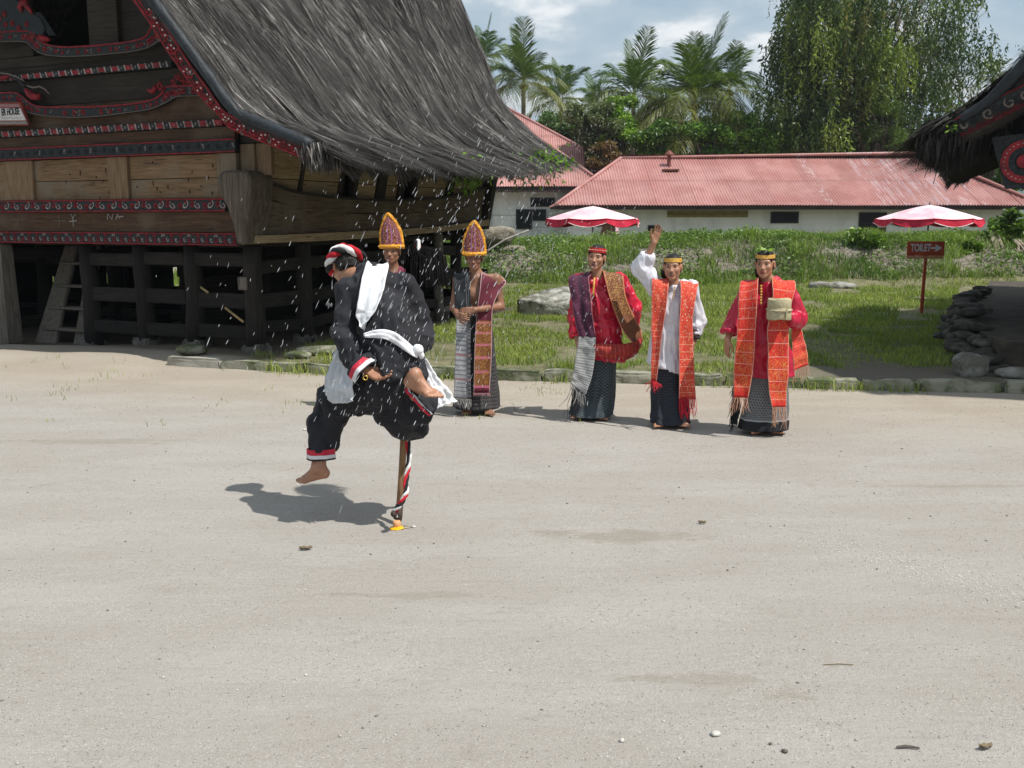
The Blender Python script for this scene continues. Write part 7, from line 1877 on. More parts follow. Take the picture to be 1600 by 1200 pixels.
# ---- woman 1: red headband, purple and brown shawl
def woman_red():
    Y = 8.75; q = lambda px, py, dy=0.0: P(px, py, Y + dy)
    base = q(925, 657); root = figure('person', 'woman with red beaded headband, crimson tunic, plum and brown shawl ending in white weave', (base[0], Y, 0), 'women singing in a row')
    hc = q(932, 403, -.02); face = unit((-.30, -1, .06)); up = unit((.10, 0, 1)); neck = q(935, 429, .02); chest = q(937, 475, .03); pel = q(936, 555, .03)
    shL, shR = q(906, 440, .02), q(968, 438, .03); elL, wrL = q(898, 500, .06), q(903, 535, .0); elR, wrR = q(992, 490, .06), q(990, 530, .05)
    lo, hi = bounds([hc, q(870, 675), q(1015, 365), q(925, 665, -.35), q(925, 665, .35)], .05)
    S = Sdf(lo, hi, .0055); p, A = sdf_head(S, hc, face, up, s=.97, mouth_open=1.0, fem=True)
    S.cone(p(0, -.02, -.07), neck + [0, 0, -.03], .046, .052, .02); S.cone(neck + [0, 0, -.07], chest, .08, .10, .04, flat=((0, 1, 0), .72)); S.cone(chest, pel, .10, .105, .04, flat=((0, 1, 0), .75))
    S.cone(shL, shR, .042, .042, .03); limb(S, shL, elL, wrL, (.045, .038, .025)); limb(S, shR, elR, wrR, (.045, .038, .025))
    sdf_hand(S, wrL, (.1, -.2, -1), (-1, -.3, 0), -1, .95, .4); sdf_hand(S, wrR, (-.2, .1, -1), (1, .3, 0), 1, .95, .5)
    for sx in (-1, 1):
        a = np.array([base[0] - .02 + sx * .085, Y + .02 - sx * .02, .085]); h = pel + [sx * .055, .035, -.05]; k = (h + a) / 2 + [0, -.03, 0]
        limb(S, h, k, a, (.070, .052, .036)); sdf_foot(S, a, (sx * .25 - .1, -1, 0), (0, 0, 1), .95, -sx)
    sdf_obj(S, 'body', SKIN_M, root); face_parts(root, p, A, .97, LIPR, 1.3, -.2, .40)
    r_, f_, u_ = A; hair_mesh(root, p, A, .97, bun=(.030, -.10, -.06))
    head_band(root, p, r_, f_, u_, .048, .090, basic('red_felt_band', (.45, .018, .025), (.32, .01, .015), scale=30, rough=.8), flare=-.006, rx=.080, ry=.096, dots=(basic('ivory_bead', (.7, .55, .35), rough=.4, bmp=0), 1))
    satin = fabric('bright_crimson_satin', (.56, .012, .04), (.40, .006, .028), rough=.33, sheen=.3, crumple=.010, spec=.45, k=1.0)
    T = Sdf(lo, hi, .0075)
    T.cone(neck + [0, .02, -.075], chest, .10, .150, .05, flat=((0, 1, 0), .72)); T.cone(chest, q(940, 520, .03), .150, .155, .05, flat=((0, 1, 0), .78)); T.cone(q(940, 520, .03), q(946, 575, .03), .155, .185, .04, flat=((0, 1, 0), .85))
    T.cone(shL, shR, .054, .054, .04); T.cone(shL, elL, .056, .054, .02); T.cone(elL, q(901, 530, .02), .054, .048, .02); T.cone(shR, q(988, 480, .05), .058, .066, .02); T.cone(q(988, 480, .05), q(988, 505, .05), .064, .058, .02)
    T.cut(q(940, 561), (-.06, 0, -1)); T.cap(q(901, 527, .02), (0, -.3, -1), .09, .08, .04); T.ell(neck + [0, -.07, .03], (.050, .075, .055), None, .012, 's')
    sdf_obj(T, 'tunic', satin, root, fold=wrinkle(.019, (7, 7, 4.5), 23), smooth_it=1)
    mb = MB(); mb.tube([q(929, 434, -.11), q(928, 445, -.132), q(927, 456, -.145), q(928, 463, -.152)], [.008, .009, .008, .006], 6); mb.obj('gold_placket', GOLD, root, smooth=True)
    sk = fabric('teal_ikat_skirt', (.050, .068, .082), (.028, .036, .046), rough=.8, ticks=((0, 1, 26, 44, .5, (.13, .16, .175)),), vstripe=((.53, .56, (.02, .022, .03)), (.40, .43, (.02, .022, .03))), sheen=.15)
    loft('skirt', [(q(935, 552, .03), .150, .12, .2), (q(932, 590, .03), .165, .14, .5), (q(928, 625, .02), .180, .155, .9), (np.array([base[0] - .01, Y + .0, .035]), .185, .17, 1.0)], sk, root, folds=(7, .012), seed=22)
    pur = fabric('plum_shawl', (.105, .024, .060), (.065, .014, .036), rough=.8, edge=(.03, (.38, .14, .16)), specks=((0, 1, 8, 300, .82, (.16, .045, .09)),), vstripe=((.45, .60, (.055, .02, .045)),), sheen=.3)
    rows = [(q(905, 438, .24), q(935, 430, .22)), (q(897, 430, .10), q(928, 424, .10)), (q(888, 436, -.05), q(920, 430, -.09)), (q(893, 470, -.13), q(924, 472, -.17)), (q(898, 500, -.15), q(927, 502, -.18)), (q(904, 527, -.16), q(931, 527, -.19))]
    ribbon('plum_shawl', rows, pur, root, seed=21, wr=.012, pleat=2)
    wht = fabric('white_woven_shawl_end', (.58, .57, .55), (.46, .45, .43), rough=.9, ticks=((0, .98, 13, 24, .78, (.30, .30, .30)),), stripes=((0, 1, 12, .18, (.10, .10, .11)), (0, 1, 24, .06, (.2, .2, .2))), sheen=.1)
    rows = [(q(904, 526, -.155), q(931, 527, -.19)), (q(901, 550, -.16), q(930, 553, -.20)), (q(896, 580, -.17), q(925, 588, -.21)), (q(892, 600, -.18), q(915, 617, -.22))]
    o, V = ribbon('woven_shawl_end', rows, wht, root, nv=40, seed=22, wr=.009); fringe(root, [q(893, 598, -.18), q(903, 612, -.2), q(912, 616, -.22)], .12, basic('grey_fringe', (.30, .29, .27), rough=.9), 30, 25, wild=.16)
    fringe(root, [q(893, 605, -.12), q(900, 612, -.12)], .26, basic('black_fringe', (.035, .035, .04), rough=.9), 22, 26, wild=.16, drift=(-.08, 0, 0))
    fringe(root, [q(905, 612, -.12), q(913, 612, -.12)], .26, basic('black_fringe_b', (.035, .035, .04), rough=.9), 14, 27, wild=.10)
    br = fabric('brown_gold_shawl', (.17, .055, .028), (.11, .032, .018), rough=.7, edge=(.06, (.55, .20, .10)), specks=((0, .7, 26, 380, .62, (.28, .11, .035)), (.12, .5, 24, 300, .86, (.60, .36, .08)), (.5, 1, 26, 300, .8, (.22, .09, .05))), bands=((0, .22, (.50, .06, .03), .72, 1.01),), sheen=.3)
    rows = [(q(938, 430, .22), q(965, 432, .24)), (q(940, 424, .10), q(970, 426, .10)), (q(943, 428, -.09), q(974, 430, -.03)), (q(952, 460, -.16), q(978, 462, -.08)), (q(962, 490, -.17), q(990, 492, -.05)), (q(975, 520, -.16), q(1001, 515, -.02)), (q(988, 536, -.12), q(1004, 532, .0)), (q(990, 536, .10), q(1003, 530, .12)), (q(970, 500, .22), q(990, 496, .2))]
    ribbon('brown_shawl', rows, br, root, seed=23, wr=.009)
    rd = fabric('red_hip_cloth', (.50, .035, .028), (.36, .02, .02), rough=.7, stripes=((0, 1, 14, .12, (.55, .16, .08)),), specks=((0, 1, 30, 60, .8, (.2, .03, .03)),))
    rows = [(q(928, 537, -.19), q(930, 556, -.20)), (q(950, 537, -.20), q(951, 560, -.21)), (q(973, 538, -.18), q(974, 563, -.18)), (q(996, 532, -.10), q(992, 556, -.10)), (q(1003, 525, .0), q(1000, 545, .0))]
    ribbon('hip_cloth', rows, rd, root, nv=40, seed=24, wr=.010)
woman_red()

# ---- men with pointed hats
HATF = fabric('maroon_striped_hat', (.17, .040, .046), (.115, .026, .032), rough=.85, vstripe=((.30, .325, (.24, .08, .18)), (.37, .385, (.24, .08, .18)), (.455, .475, (.27, .10, .21)), (.52, .54, (.27, .10, .21)), (.62, .635, (.24, .08, .18)), (.68, .70, (.24, .08, .18))), specks=((0, 1, 90, 40, .78, (.40, .18, .05)),), sheen=.2)
TRIM = basic('orange_fringe_trim', (.72, .34, .035), (.50, .20, .02), scale=60, rough=.8, bmp=.006, contrast=(.35, .6))
def pointed_hat(root, c_base, A, w, h, lean=(0, 0), d=.095):
    r, f, u = A; nv, nu = 26, 48; V = np.zeros((nv, nu, 3))
    th = np.linspace(0, 2 * np.pi, nu, endpoint=False)
    for j in range(nv):
        t = j / (nv - 1); rx = w * (1 + .10 * math.sin(t * 2.2) - .0) * (1 - t ** 2.1) ** .85 if t < 1 else .002; ry = d * (1 - t ** 1.5) * (1 - .35 * t) + .004
        rx = max(rx, .003)
        nz = .004 * vnoise(np.stack([np.cos(th) * 2, np.sin(th) * 2, th * 0 + t * 5], 1))
        V[j] = np.array(c_base) + u * h * t + r * lean[0] * t * t + np.outer((rx + nz) * np.cos(th), r) + np.outer((ry + nz) * np.sin(th), f)
    I = np.arange(nv * nu).reshape(nv, nu); I2 = np.roll(I, -1, 1); Q = np.stack([I[:-1], I2[:-1], I2[1:], I[1:]], -1).reshape(-1, 4)
    uu = ((th - np.pi / 2) / (2 * np.pi) + .5) % 1.0     # .5 at the front
    uu = 0.5 + ((th - np.pi / 2 + np.pi) % (2 * np.pi) - np.pi) / (2 * np.pi) * 1.0
    U = np.stack([np.tile(uu, (nv, 1)), np.tile(np.linspace(0, 1, nv)[:, None], (1, nu))], -1).reshape(-1, 2)
    hat = link('pointed_hat', mesh('pointed_hat', V.reshape(-1, 3), Q, HATF, True, uv=U), root)
    # side seams and brim trimmed with orange thread
    iL = nu // 2; 
    for ring_, nm in (([V[j, 0] for j in range(nv)] + [V[j, iL] for j in range(nv - 1, -1, -1)], 'side_trim'), ([V[1, k % nu] + A[1] * 0 + (V[1, k % nu] - np.array(c_base)) * .03 for k in range(nu + 1)], 'brim_trim')):
        mb = MB(); mb.tube(np.array(ring_), .018 if nm == 'side_trim' else .019, 6, cap=False); mb.rough(.006, 90); mb.obj(nm, TRIM, root, smooth=False)
    return hat
def man_right():
    Y = 9.0; q = lambda px, py, dy=0.0: P(px, py, Y + dy)
    base = q(745, 648); root = figure('person', 'barechested old man in pointed hat with maroon and grey shawls, clasping his hands', (base[0], Y, 0), 'old men in pointed hats')
    hc = q(741, 403, -.02); face = unit((-.06, -1, -.10)); neck = q(744, 427, .02); chest = q(745, 462, .03); pel = q(745, 535, .03)
    shL, shR = q(716, 438, .03), q(775, 436, .03); elL, wrL = q(709, 480, .0), q(716, 494, -.20); elR, wrR = q(782, 479, .0), q(742, 484, -.22)
    lo, hi = bounds([hc, q(695, 665), q(800, 375), q(745, 655, -.38), q(745, 655, .33)], .05)
    S = Sdf(lo, hi, .0055); p, A = sdf_head(S, hc, face, s=.95, thin=.92)
    S.cone(p(0, -.02, -.07), neck + [0, 0, -.03], .043, .05, .02); S.cone(neck + [0, .01, -.08], chest, .10, .118, .05, flat=((0, 1, 0), .72)); S.cone(chest, pel, .118, .118, .05, flat=((0, 1, 0), .8))
    S.cone(shL, shR, .05, .05, .03)
    for sx in (-1, 1): S.ell(chest + [sx * .055, -.075, .02], (.06, .03, .045), None, .03); S.cone(neck + [sx * .02, -.05, -.035], neck + [sx * .13, -.02, -.02], .012, .010, .02)
    limb(S, shL, elL, wrL, (.045, .036, .024)); limb(S, shR, elR, wrR, (.046, .037, .024))
    sdf_hand(S, wrR, (-1, -.1, -.12), (0, -1, .25), -1, .95, .30, .02); sdf_hand(S, wrL + [0, .01, 0], (.35, -.6, -.05), (-.9, -.5, .2), 1, .9, .5, .02)
    for sx in (-1, 1):
        a = np.array([base[0] + (.02 if sx < 0 else .105), Y - .02, .085]) if sx > 0 else np.array([base[0] - .07, Y + .03, .085]); h = pel + [sx * .075, 0, -.04]; k = (h + a) / 2 + [0, -.03, 0]
        limb(S, h, k, a, (.078, .052, .034)); sdf_foot(S, a, (sx * .12, -1, 0), (0, 0, 1), 1.0, -sx)
    sdf_obj(S, 'body', SKIN_D, root); face_parts(root, p, A, .95, LIP, 0, -.5, .5)
    hair_mesh(root, p, A, .95, short=True)
    pointed_hat(root, p(0, -.012, .036), A, .093, .285)
    sk = fabric('charcoal_sarong', (.055, .05, .05), (.03, .028, .03), rough=.9, stripes=((.6, 1, 30, .15, (.13, .10, .11)),), vstripe=((.44, .54, (.10, .022, .035)),), ticks=((0, 1, 60, 30, .5, (.09, .085, .085)),), sheen=.1)
    loft('sarong', [(q(745, 490, .03), .125, .10, .1), (q(745, 520, .03), .14, .12, .3), (q(745, 580, .03), .175, .15, .7), (np.array([base[0], Y + .02, .055]), .205, .17, 1.0)], sk, root, folds=(7, .010), seed=31)
    gry = fabric('black_and_grey_shawl', (.040, .044, .050), (.022, .024, .028), rough=.85, vstripe=((.72, .78, (.16, .17, .18)), (.86, .90, (.20, .20, .2))), bands=((.52, 1.01, (.44, .44, .45), 0, .80),), stripes=((.60, 1, 46, .30, (.20, .20, .22)), (.75, 1, 9, .10, (.35, .16, .18))), ticks=((.52, 1, 12, 90, .4, (.22, .22, .24)),), sheen=.1)
    rows = [(q(722, 436, .22), q(738, 428, .22)), (q(715, 428, .10), q(735, 423, .08)), (q(709, 434, -.04), q(734, 430, -.09)), (q(710, 465, -.10), q(735, 462, -.13)), (q(713, 500, -.12), q(736, 500, -.15)), (q(712, 530, -.15), q(735, 532, -.18)), (q(710, 580, -.18), q(735, 582, -.20)), (q(709, 622, -.20), q(736, 624, -.22))]
    o, V = ribbon('grey_shawl', rows, gry, root, seed=31, wr=.010); fringe(root, [V[-1, 0], V[-1, -1]], .09, basic('pale_fringe', (.34, .32, .30), rough=.9), 30, 32, wild=.15)
    mar = fabric('maroon_banded_shawl', (.145, .018, .034), (.10, .010, .022), rough=.8, edge=(.04, (.48, .30, .30)),
                 bands=((.66, .97, (.19, .065, .022)), (.10, .26, (.22, .08, .03))), specks=((.66, .97, 26, 220, .72, (.36, .17, .03)), (.10, .26, 22, 200, .72, (.38, .18, .05))),
                 stripes=((.655, .98, 16.5, .20, (.50, .13, .20)), (.09, .27, 16, .22, (.62, .30, .36))), sheen=.25)
    rows = [(q(748, 428, .22), q(772, 432, .24)), (q(749, 424, .08), q(782, 430, .10)), (q(752, 428, -.06), q(791, 441, .02)), (q(750, 448, -.11), q(779, 458, -.05)), (q(746, 480, -.13), q(770, 482, -.12)), (q(743, 515, -.17), q(769, 515, -.15)), (q(741, 560, -.20), q(768, 560, -.18)), (q(740, 614, -.22), q(765, 614, -.20))]
    o, V = ribbon('maroon_shawl', rows, mar, root, seed=32, wr=.008); fringe(root, [V[-1, 0], V[-1, -1]], .03, basic('pink_fringe', (.5, .25, .27), rough=.9), 24, 33, wild=.15)
    mb = MB(); mb.tube([q(727, 489, -.30) + [0, .0, 0], q(728.5, 490.5, -.312), q(730, 492, -.30)], .005, 5); mb.obj('ring', GOLDM, root, smooth=True)
man_right()
def man_left():
    Y = 9.05; q = lambda px, py, dy=0.0: P(px, py, Y + dy)
    base = q(592, 655); root = figure('person', 'man in pointed hat with open mouth, mostly hidden behind the leaping dancer', (base[0], Y, 0), 'old men in pointed hats')
    hc = q(612, 393, -.02); face = unit((-.10, -1, .02)); neck = q(614, 420, .02); chest = q(612, 460, .03); pel = q(604, 535, .03)
    shL, shR = q(583, 436, .03), q(643, 434, .03); elL, wrL = q(580, 490, .03), q(600, 500, -.20); elR, wrR = q(648, 488, .0), q(612, 498, -.20)
    lo, hi = bounds([hc, q(545, 668), q(665, 365), q(592, 660, -.38), q(592, 660, .33)], .05)
    S = Sdf(lo, hi, .0055); p, A = sdf_head(S, hc, face, s=.97, mouth_open=.6)
    S.cone(p(0, -.02, -.07), neck + [0, 0, -.03], .045, .05, .02); S.cone(neck + [0, .01, -.08], chest, .10, .12, .05, flat=((0, 1, 0), .72)); S.cone(chest, pel, .12, .12, .05, flat=((0, 1, 0), .8))
    S.cone(shL, shR, .05, .05, .03); limb(S, shL, elL, wrL, (.045, .036, .024)); limb(S, shR, elR, wrR, (.046, .037, .024))
    sdf_hand(S, wrR, (-1, -.1, -.12), (0, -1, .25), -1, .95, .30, .02); sdf_hand(S, wrL, (1, -.3, -.1), (0, -1, .2), 1, .9, .4, .02)
    for sx in (-1, 1):
        a = np.array([base[0] + sx * .08 - (.10 if sx < 0 else 0), Y + .0, .085]); h = pel + [sx * .075, 0, -.04]; k = (h + a) / 2 + [0, -.03, 0]
        limb(S, h, k, a, (.078, .052, .034)); sdf_foot(S, a, (sx * .12, -1, 0), (0, 0, 1), 1.0, -sx)
    sdf_obj(S, 'body', SKIN_D, root); face_parts(root, p, A, .97, LIP, 1.0, 0, .5); hair_mesh(root, p, A, .97, short=True)
    pointed_hat(root, p(0, -.012, .034), A, .096, .30, lean=(.035, 0))
    sh = fabric('plum_shirt', (.24, .035, .075), (.16, .02, .045), rough=.8)
    T = Sdf(lo, hi, .009); T.cone(neck + [0, .02, -.08], chest, .115, .14, .05, flat=((0, 1, 0), .75)); T.cone(chest, pel, .14, .14, .05, flat=((0, 1, 0), .8)); T.cone(shL, shR, .065, .065, .04)
    T.cone(shL, elL, .062, .06, .03); T.cone(elL, wrL, .06, .05, .02); T.cone(shR, elR, .062, .06, .03); T.cone(elR, wrR, .06, .05, .02)
    sdf_obj(T, 'shirt', sh, root, fold=wrinkle(.009, (7, 7, 5), 43), smooth_it=1)
    sk = fabric('denim_blue_sarong', (.060, .085, .115), (.035, .05, .07), rough=.85, ticks=((0, 1, 40, 30, .5, (.10, .13, .16)),), sheen=.1)
    loft('sarong', [(q(604, 505, .03), .14, .12, .1), (q(602, 560, .03), .16, .14, .5), (q(596, 610, .03), .18, .155, .8), (np.array([base[0] - .02, Y + .02, .05]), .19, .165, 1.0)], sk, root, folds=(7, .010), seed=41)
man_left()

# ---- the leaping dancer, seen from behind
def dancer():
    Y = 5.6; q = lambda px, py, dy=0.0: P(px, py, Y + dy)
    base = q(600, 700); root = figure('person', 'barefoot dancer in black with white sash, seen from behind, leaping with bent head', (base[0], Y, 0))
    hc = q(540, 417, .36); face = unit((-.48, .70, -.62)); up = unit((-.35, .62, .62))
    c7 = q(575, 432, .20); chest = q(590, 462, .12); waist = q(606, 525, -.02); pel = q(612, 575, -.02)
    shL, shR = q(545, 456, .14), q(630, 448, .12)
    elL, wrL = q(538, 520, .02), q(571, 578, -.14); elR, wrR = q(656, 515, .16), q(640, 540, .34)
    hpL, hpR = q(592, 592, .0), q(628, 592, .0)
    knL, anL = q(520, 628, .24), q(497, 732, .10)
    knR, anR = q(642, 668, .20), q(652, 596, -.165)
    lo, hi = bounds([q(450, 790, 0), q(720, 370, 0), q(600, 600, -.35), q(600, 500, .62)], .06)
    S = Sdf(lo, hi, .0055)
    p, A = sdf_head(S, hc, face, up, s=1.0)
    S.cone(p(0, -.02, -.06), c7 + [.0, 0, -.02], .050, .048, .02)
    S.cone(c7 + [0, 0, -.05], chest, .06, .10, .03, flat=((0, 1, 0), .75)); S.cone(chest, waist, .10, .10, .05, flat=((0, 1, 0), .8)); S.cone(waist, pel, .10, .115, .05, flat=((0, 1, 0), .85)); S.cone(shL + [.02, 0, -.03], shR + [-.02, 0, -.03], .035, .035, .03)
    limb(S, shL, elL, wrL, (.048, .040, .027)); limb(S, shR, elR, wrR, (.048, .040, .027))
    sdf_hand(S, wrL, (.75, -.35, -.30), (-.25, .55, -.75), 1, 1.05, .42, .25)
    sdf_hand(S, wrR, (-.2, .3, 1), (1, .2, 0), -1, 1.0, .9, .05)
    limb(S, hpL, knL, anL, (.095, .062, .036)); limb(S, hpR, knR, anR, (.085, .050, .040))
    S.cone(knL * .7 + anL * .3, knL * .45 + anL * .55, .052, .046, .02); S.cone(knR * .75 + anR * .25, knR * .5 + anR * .5, .050, .046, .02)
    sdf_foot(S, anL + np.array([0, 0, .01]), (-1.0, .15, -.28), (-.28, -.1, 1), 1.0, 1)
    sdf_foot(S, anR + np.array([-.01, -.02, .035]), (.98, -.45, -.36), (.30, -.3, 1), 1.05, -1)
    sdf_obj(S, 'body', SKIN_M, root)
    face_parts(root, p, A, 1.0, LIP, 0, 0, .5)
    r_, f_, u_ = A; hair_mesh(root, p, A, 1.0, short=True)
    # braided headscarf: three strands twisting round the head
    RB = basic('red_wool', (.50, .015, .025), (.34, .01, .015), scale=40, rough=.85, bmp=.004); WB = basic('white_wool', (.74, .72, .70), (.55, .53, .52), scale=40, rough=.85, bmp=.004); KB = basic('black_wool', (.018, .018, .02), rough=.85, bmp=.004)
    def braid(path, r, parent, turns, name, seg=90, amp=None, mats=(RB, WB, KB), rr=None):
        c = cr(path, seg); T = np.gradient(c, axis=0); T /= np.linalg.norm(T, axis=1)[:, None]; a0 = np.array([.3, .2, 1.0]); amp = amp or r * .8
        for k in range(len(mats)):
            pts = []
            for i in range(seg):
                u1 = unit(np.cross(T[i], a0)); v1 = np.cross(T[i], u1); ph = 2 * math.pi * (turns * i / (seg - 1) + k / len(mats)); pts.append(c[i] + u1 * amp * math.cos(ph) + v1 * amp * math.sin(ph))
            mb = MB(); mb.tube(pts, r * (1 + .12 * np.sin(np.arange(seg) * .7)), 7); mb.obj(name, mats[k], parent, smooth=True)
    ring = [p(.095 * math.cos(t), -.016 + .112 * math.sin(t), .030 + .016 * math.sin(t * 2)) for t in np.linspace(math.pi * .56, math.pi * 2.46, 16)]
    braid(ring, .0175, root, 3.6, 'scarf_strand', 120)
    braid([p(-.085, -.02, .055), p(-.05, -.03, .098), p(0, -.035, .114), p(.05, -.03, .098), p(.088, -.02, .055)], .0155, root, 1.6, 'scarf_strand', 60)
    leaves(root, 'sprig_leaf', np.tile(p(-.03, .11, .03), (5, 1)) + rng.normal(0, .015, (5, 3)), rng.uniform(.03, .05, 5), [.15, .26, .10], 2.5, .2)
    # jacket
    blk = fabric('black_cotton', (.030, .030, .036), (.020, .020, .025), rough=.82, sheen=.35, crumple=.012, bmp=.002, spec=.25)
    J = Sdf(lo, hi, .007)
    J.cone(c7 + [0.008, 0, .018], chest, .068, .145, .06, flat=((0, 1, 0), .75)); J.cone(chest, q(604, 500, .02), .145, .145, .04, flat=((0, 1, 0), .8)); J.cone(q(604, 500, .02), waist, .145, .135, .04, flat=((0, 1, 0), .85)); J.cone(waist, q(618, 590, -.03), .145, .185, .05, flat=((0, 1, 0), .85))
    J.cone(shL + [0, 0, 0], shR + [0, 0, .0], .068, .068, .05)
    J.cone(shL, elL, .070, .072, .016); J.cone(elL, q(556, 562, -.08), .072, .068, .014); J.cone(q(556, 562, -.08), q(569, 577, -.13), .066, .076, .014)
    J.cone(shR, q(649, 486, .13), .070, .076, .016); J.cone(q(649, 486, .13), q(657, 528, .13), .076, .074, .016); J.cone(q(655, 528, .14), wrR, .075, .06, .03)
    J.cone(q(654, 520, .08), q(648, 556, .04), .06, .045, .03)
    J.cut(q(612, 583), (-.05, 0, -1)); cd = unit(q(571, 580, -.14) - q(545, 545, -.04)); 
    J.cone(q(569, 577, -.135), q(580, 592, -.18), .062, .075, .004, 's')
    def jf(V):
        a = wrinkle(.021, (5.5, 5.5, 4.2), 51)(V); d = np.exp(-((V - (elL))**2).sum(1) / .02); b = .012 * np.sin((V @ np.array([30., 10, 46.])) + 2 * vnoise(V * 5)) * d
        tail = .010 * np.sin((V @ np.array([42., 8, 12.])) + 2 * vnoise(V * 4)) * np.clip((q(600, 520)[2] - V[:, 2]) / .2, 0, 1)
        return a + b + tail - .008
    sdf_obj(J, 'jacket', blk, root, fold=jf, smooth_it=2); VJ = SDFV['jacket']
    # cuff trims: red then white rings round the flared sleeve end
    red_t = basic('red_trim', (.55, .035, .06), (.42, .02, .04), scale=20, rough=.8); wht_t = basic('white_trim', (.70, .69, .70), (.55, .54, .56), scale=20, rough=.8)
    def cuff(c0, ax, r0, r1, segs, parent, up_=(0, 0, 1), sq=.75, name='trim', amp=.006, n=36):
        ax = unit(ax); a = unit(np.cross(ax, up_)); b = np.cross(ax, a); z = 0
        L = sum(s[0] for s in segs)
        for (h_, mt) in segs:
            V, F = [], []
            for i in range(4):
                zz = z + h_ * i / 3; rr = r0 + (r1 - r0) * zz / L
                for k in range(n):
                    th = 2 * math.pi * k / n; w = amp * math.sin(3 * th + 1) + amp * .6 * math.sin(7 * th)
                    V.append(np.array(c0) + ax * zz + a * (rr + w) * math.cos(th) + b * (rr + w) * sq * math.sin(th))
            for i in range(3):
                for k in range(n): F.append((i * n + k, i * n + (k + 1) % n, (i + 1) * n + (k + 1) % n, (i + 1) * n + k))
            mb = MB(); mb.add(V, F); o = mb.obj(name, mt, parent, smooth=True); s_ = o.modifiers.new('thickness', 'SOLIDIFY'); s_.thickness = .005; z += h_
    cuff(q(561, 569, -.105), unit((.72, -.30, -.62)), .098, .104, ((.016, blk), (.028, red_t), (.026, wht_t), (.008, blk)), root, (0, .3, 1), .95, 'cuff_trim')
    mb = MB(); rg = q(571, 590, -.195); 
    for a_ in range(3): mb.tube([rg + np.array([.012 * math.cos(t), -.004 + a_ * .003, .012 * math.sin(t)]) for t in np.linspace(0, 2 * math.pi, 14)], .0042, 5, cap=False)
    mb.obj('gold_ring', GOLDM, root, smooth=True)
    # sash over the shoulder and belt
    wc = fabric('white_cotton', (.78, .78, .80), (.68, .68, .70), rough=.85, sheen=.2, crumple=.010, bmp=.0012, k=.92)
    # how far the jacket's back bulges towards the camera
    def on_back(px, py, dy): return q(px, py, dy)
    Vj = VJ
    def press(px, py, lift=.016):
        o_ = CAM; d_ = ray(px, py); w = Vj - o_; t_ = w @ d_ / (d_ @ d_); perp = np.linalg.norm(w - t_[:, None] * d_, axis=1); m = perp < .022
        if not m.any(): return None
        y = (Vj[m])[:, 1].min(); return P(px, py, y - lift)
    def prow(a, b_, lift=.022):
        A_, B_ = press(*a, lift), press(*b_, lift)
        return (A_, B_)
    edgeL = [(572, 414), (567, 430), (563, 455), (559, 480), (557, 490), (561, 502), (563, 511)]
    edgeR = [(607, 418), (603, 435), (599, 455), (588, 482), (580, 495), (572, 505), (564, 512)]
    rows = [(P(575, 409, Y + .26), P(606, 412, Y + .26))] + [prow(a, b_) for a, b_ in zip(edgeL, edgeR)]
    ribbon('shoulder_sash', rows, wc, root, nu=20, nv=60, bulge=.012, wr=.007, seed=55, pleat=2)
    top_ = [(568, 521), (585, 516), (602, 515), (618, 520), (632, 530), (645, 541), (655, 549)]; bot_ = [(570, 527), (586, 528), (602, 530), (616, 537), (630, 546), (643, 555), (652, 559)]
    rows = [prow(a, b_, .016) for a, b_ in zip(top_, bot_)]
    ribbon('belt', rows, wc, root, nu=10, nv=50, bulge=.002, wr=.004, seed=56, pleat=2)
    k = press(653, 546, .03); mb = MB(); mb.add(*blob(k, [.026, .022, .030], [unit((1, 0, .5)), unit((0, 1, 0)), unit((-.5, 0, 1))], 14)); mb.add(*blob(k + [.016, .004, -.03], [.017, .014, .028], [unit((1, 0, .6)), unit((0, 1, 0)), unit((-.6, 0, 1))], 12)); mb.rough(.006, 40); mb.obj('belt_knot', wc, root, smooth=True)
    # trousers
    T = Sdf(lo, hi, .007)
    T.cone(q(612, 560, -.02), q(610, 600, 0), .15, .155, .05, flat=((0, 1, 0), .85))
    T.cone(hpL, q(521, 633, .22), .120, .094, .05); T.cone(q(521, 633, .22), q(507, 665, .19), .098, .088, .04); T.cone(q(507, 665, .19), q(501, 712, .13), .086, .074, .03)
    T.cone(hpR, q(636, 650, .12), .122, .112, .05); T.cone(q(636, 650, .12), q(643, 662, .10), .110, .085, .04); T.cone(q(643, 655, .08), q(656, 628, -.02), .100, .085, .03); T.cone(q(641, 660, .10), knR + [0, 0, .012], .09, .078, .03)
    T.cone(q(590, 610, .05), q(602, 640, .08), .12, .075, .05)
    T.cut(q(501, 703, .1), (-.0, 0, -1)) if False else None
    # cut the legs open at their hems
    Xg = np.stack(np.meshgrid(*T.ax, indexing='ij'), -1); hl = q(501, 703, .13)
    T.F = np.where((Xg[..., 0] < q(560, 700)[0]) & (Xg[..., 2] < hl[2] + .02), np.maximum(T.F, (hl[2] - Xg[..., 2]).astype(np.float32)), T.F)
    T.cone(q(656, 610, -.06), q(662, 590, -.16), .066, .11, .01, 's')
    def tf(V):
        return wrinkle(.022, (6, 6, 3.4), 61)(V) + .008 * np.sin((V @ np.array([38., 14, 8.])) + 2 * vnoise(V * 5))
    sdf_obj(T, 'trousers', blk, root, fold=tf, smooth_it=2)
    cuff(hl + [0, 0, .012], (0, 0, -1), .080, .083, ((.032, red_t), (.022, wht_t), (.010, blk)), root, (0, 1, 0), .85, 'hem_trim')
    # hem of the raised leg: opening faces up and right
    hem = [(634, 606), (637, 614), (645, 621), (652, 630), (661, 640), (672, 650)]
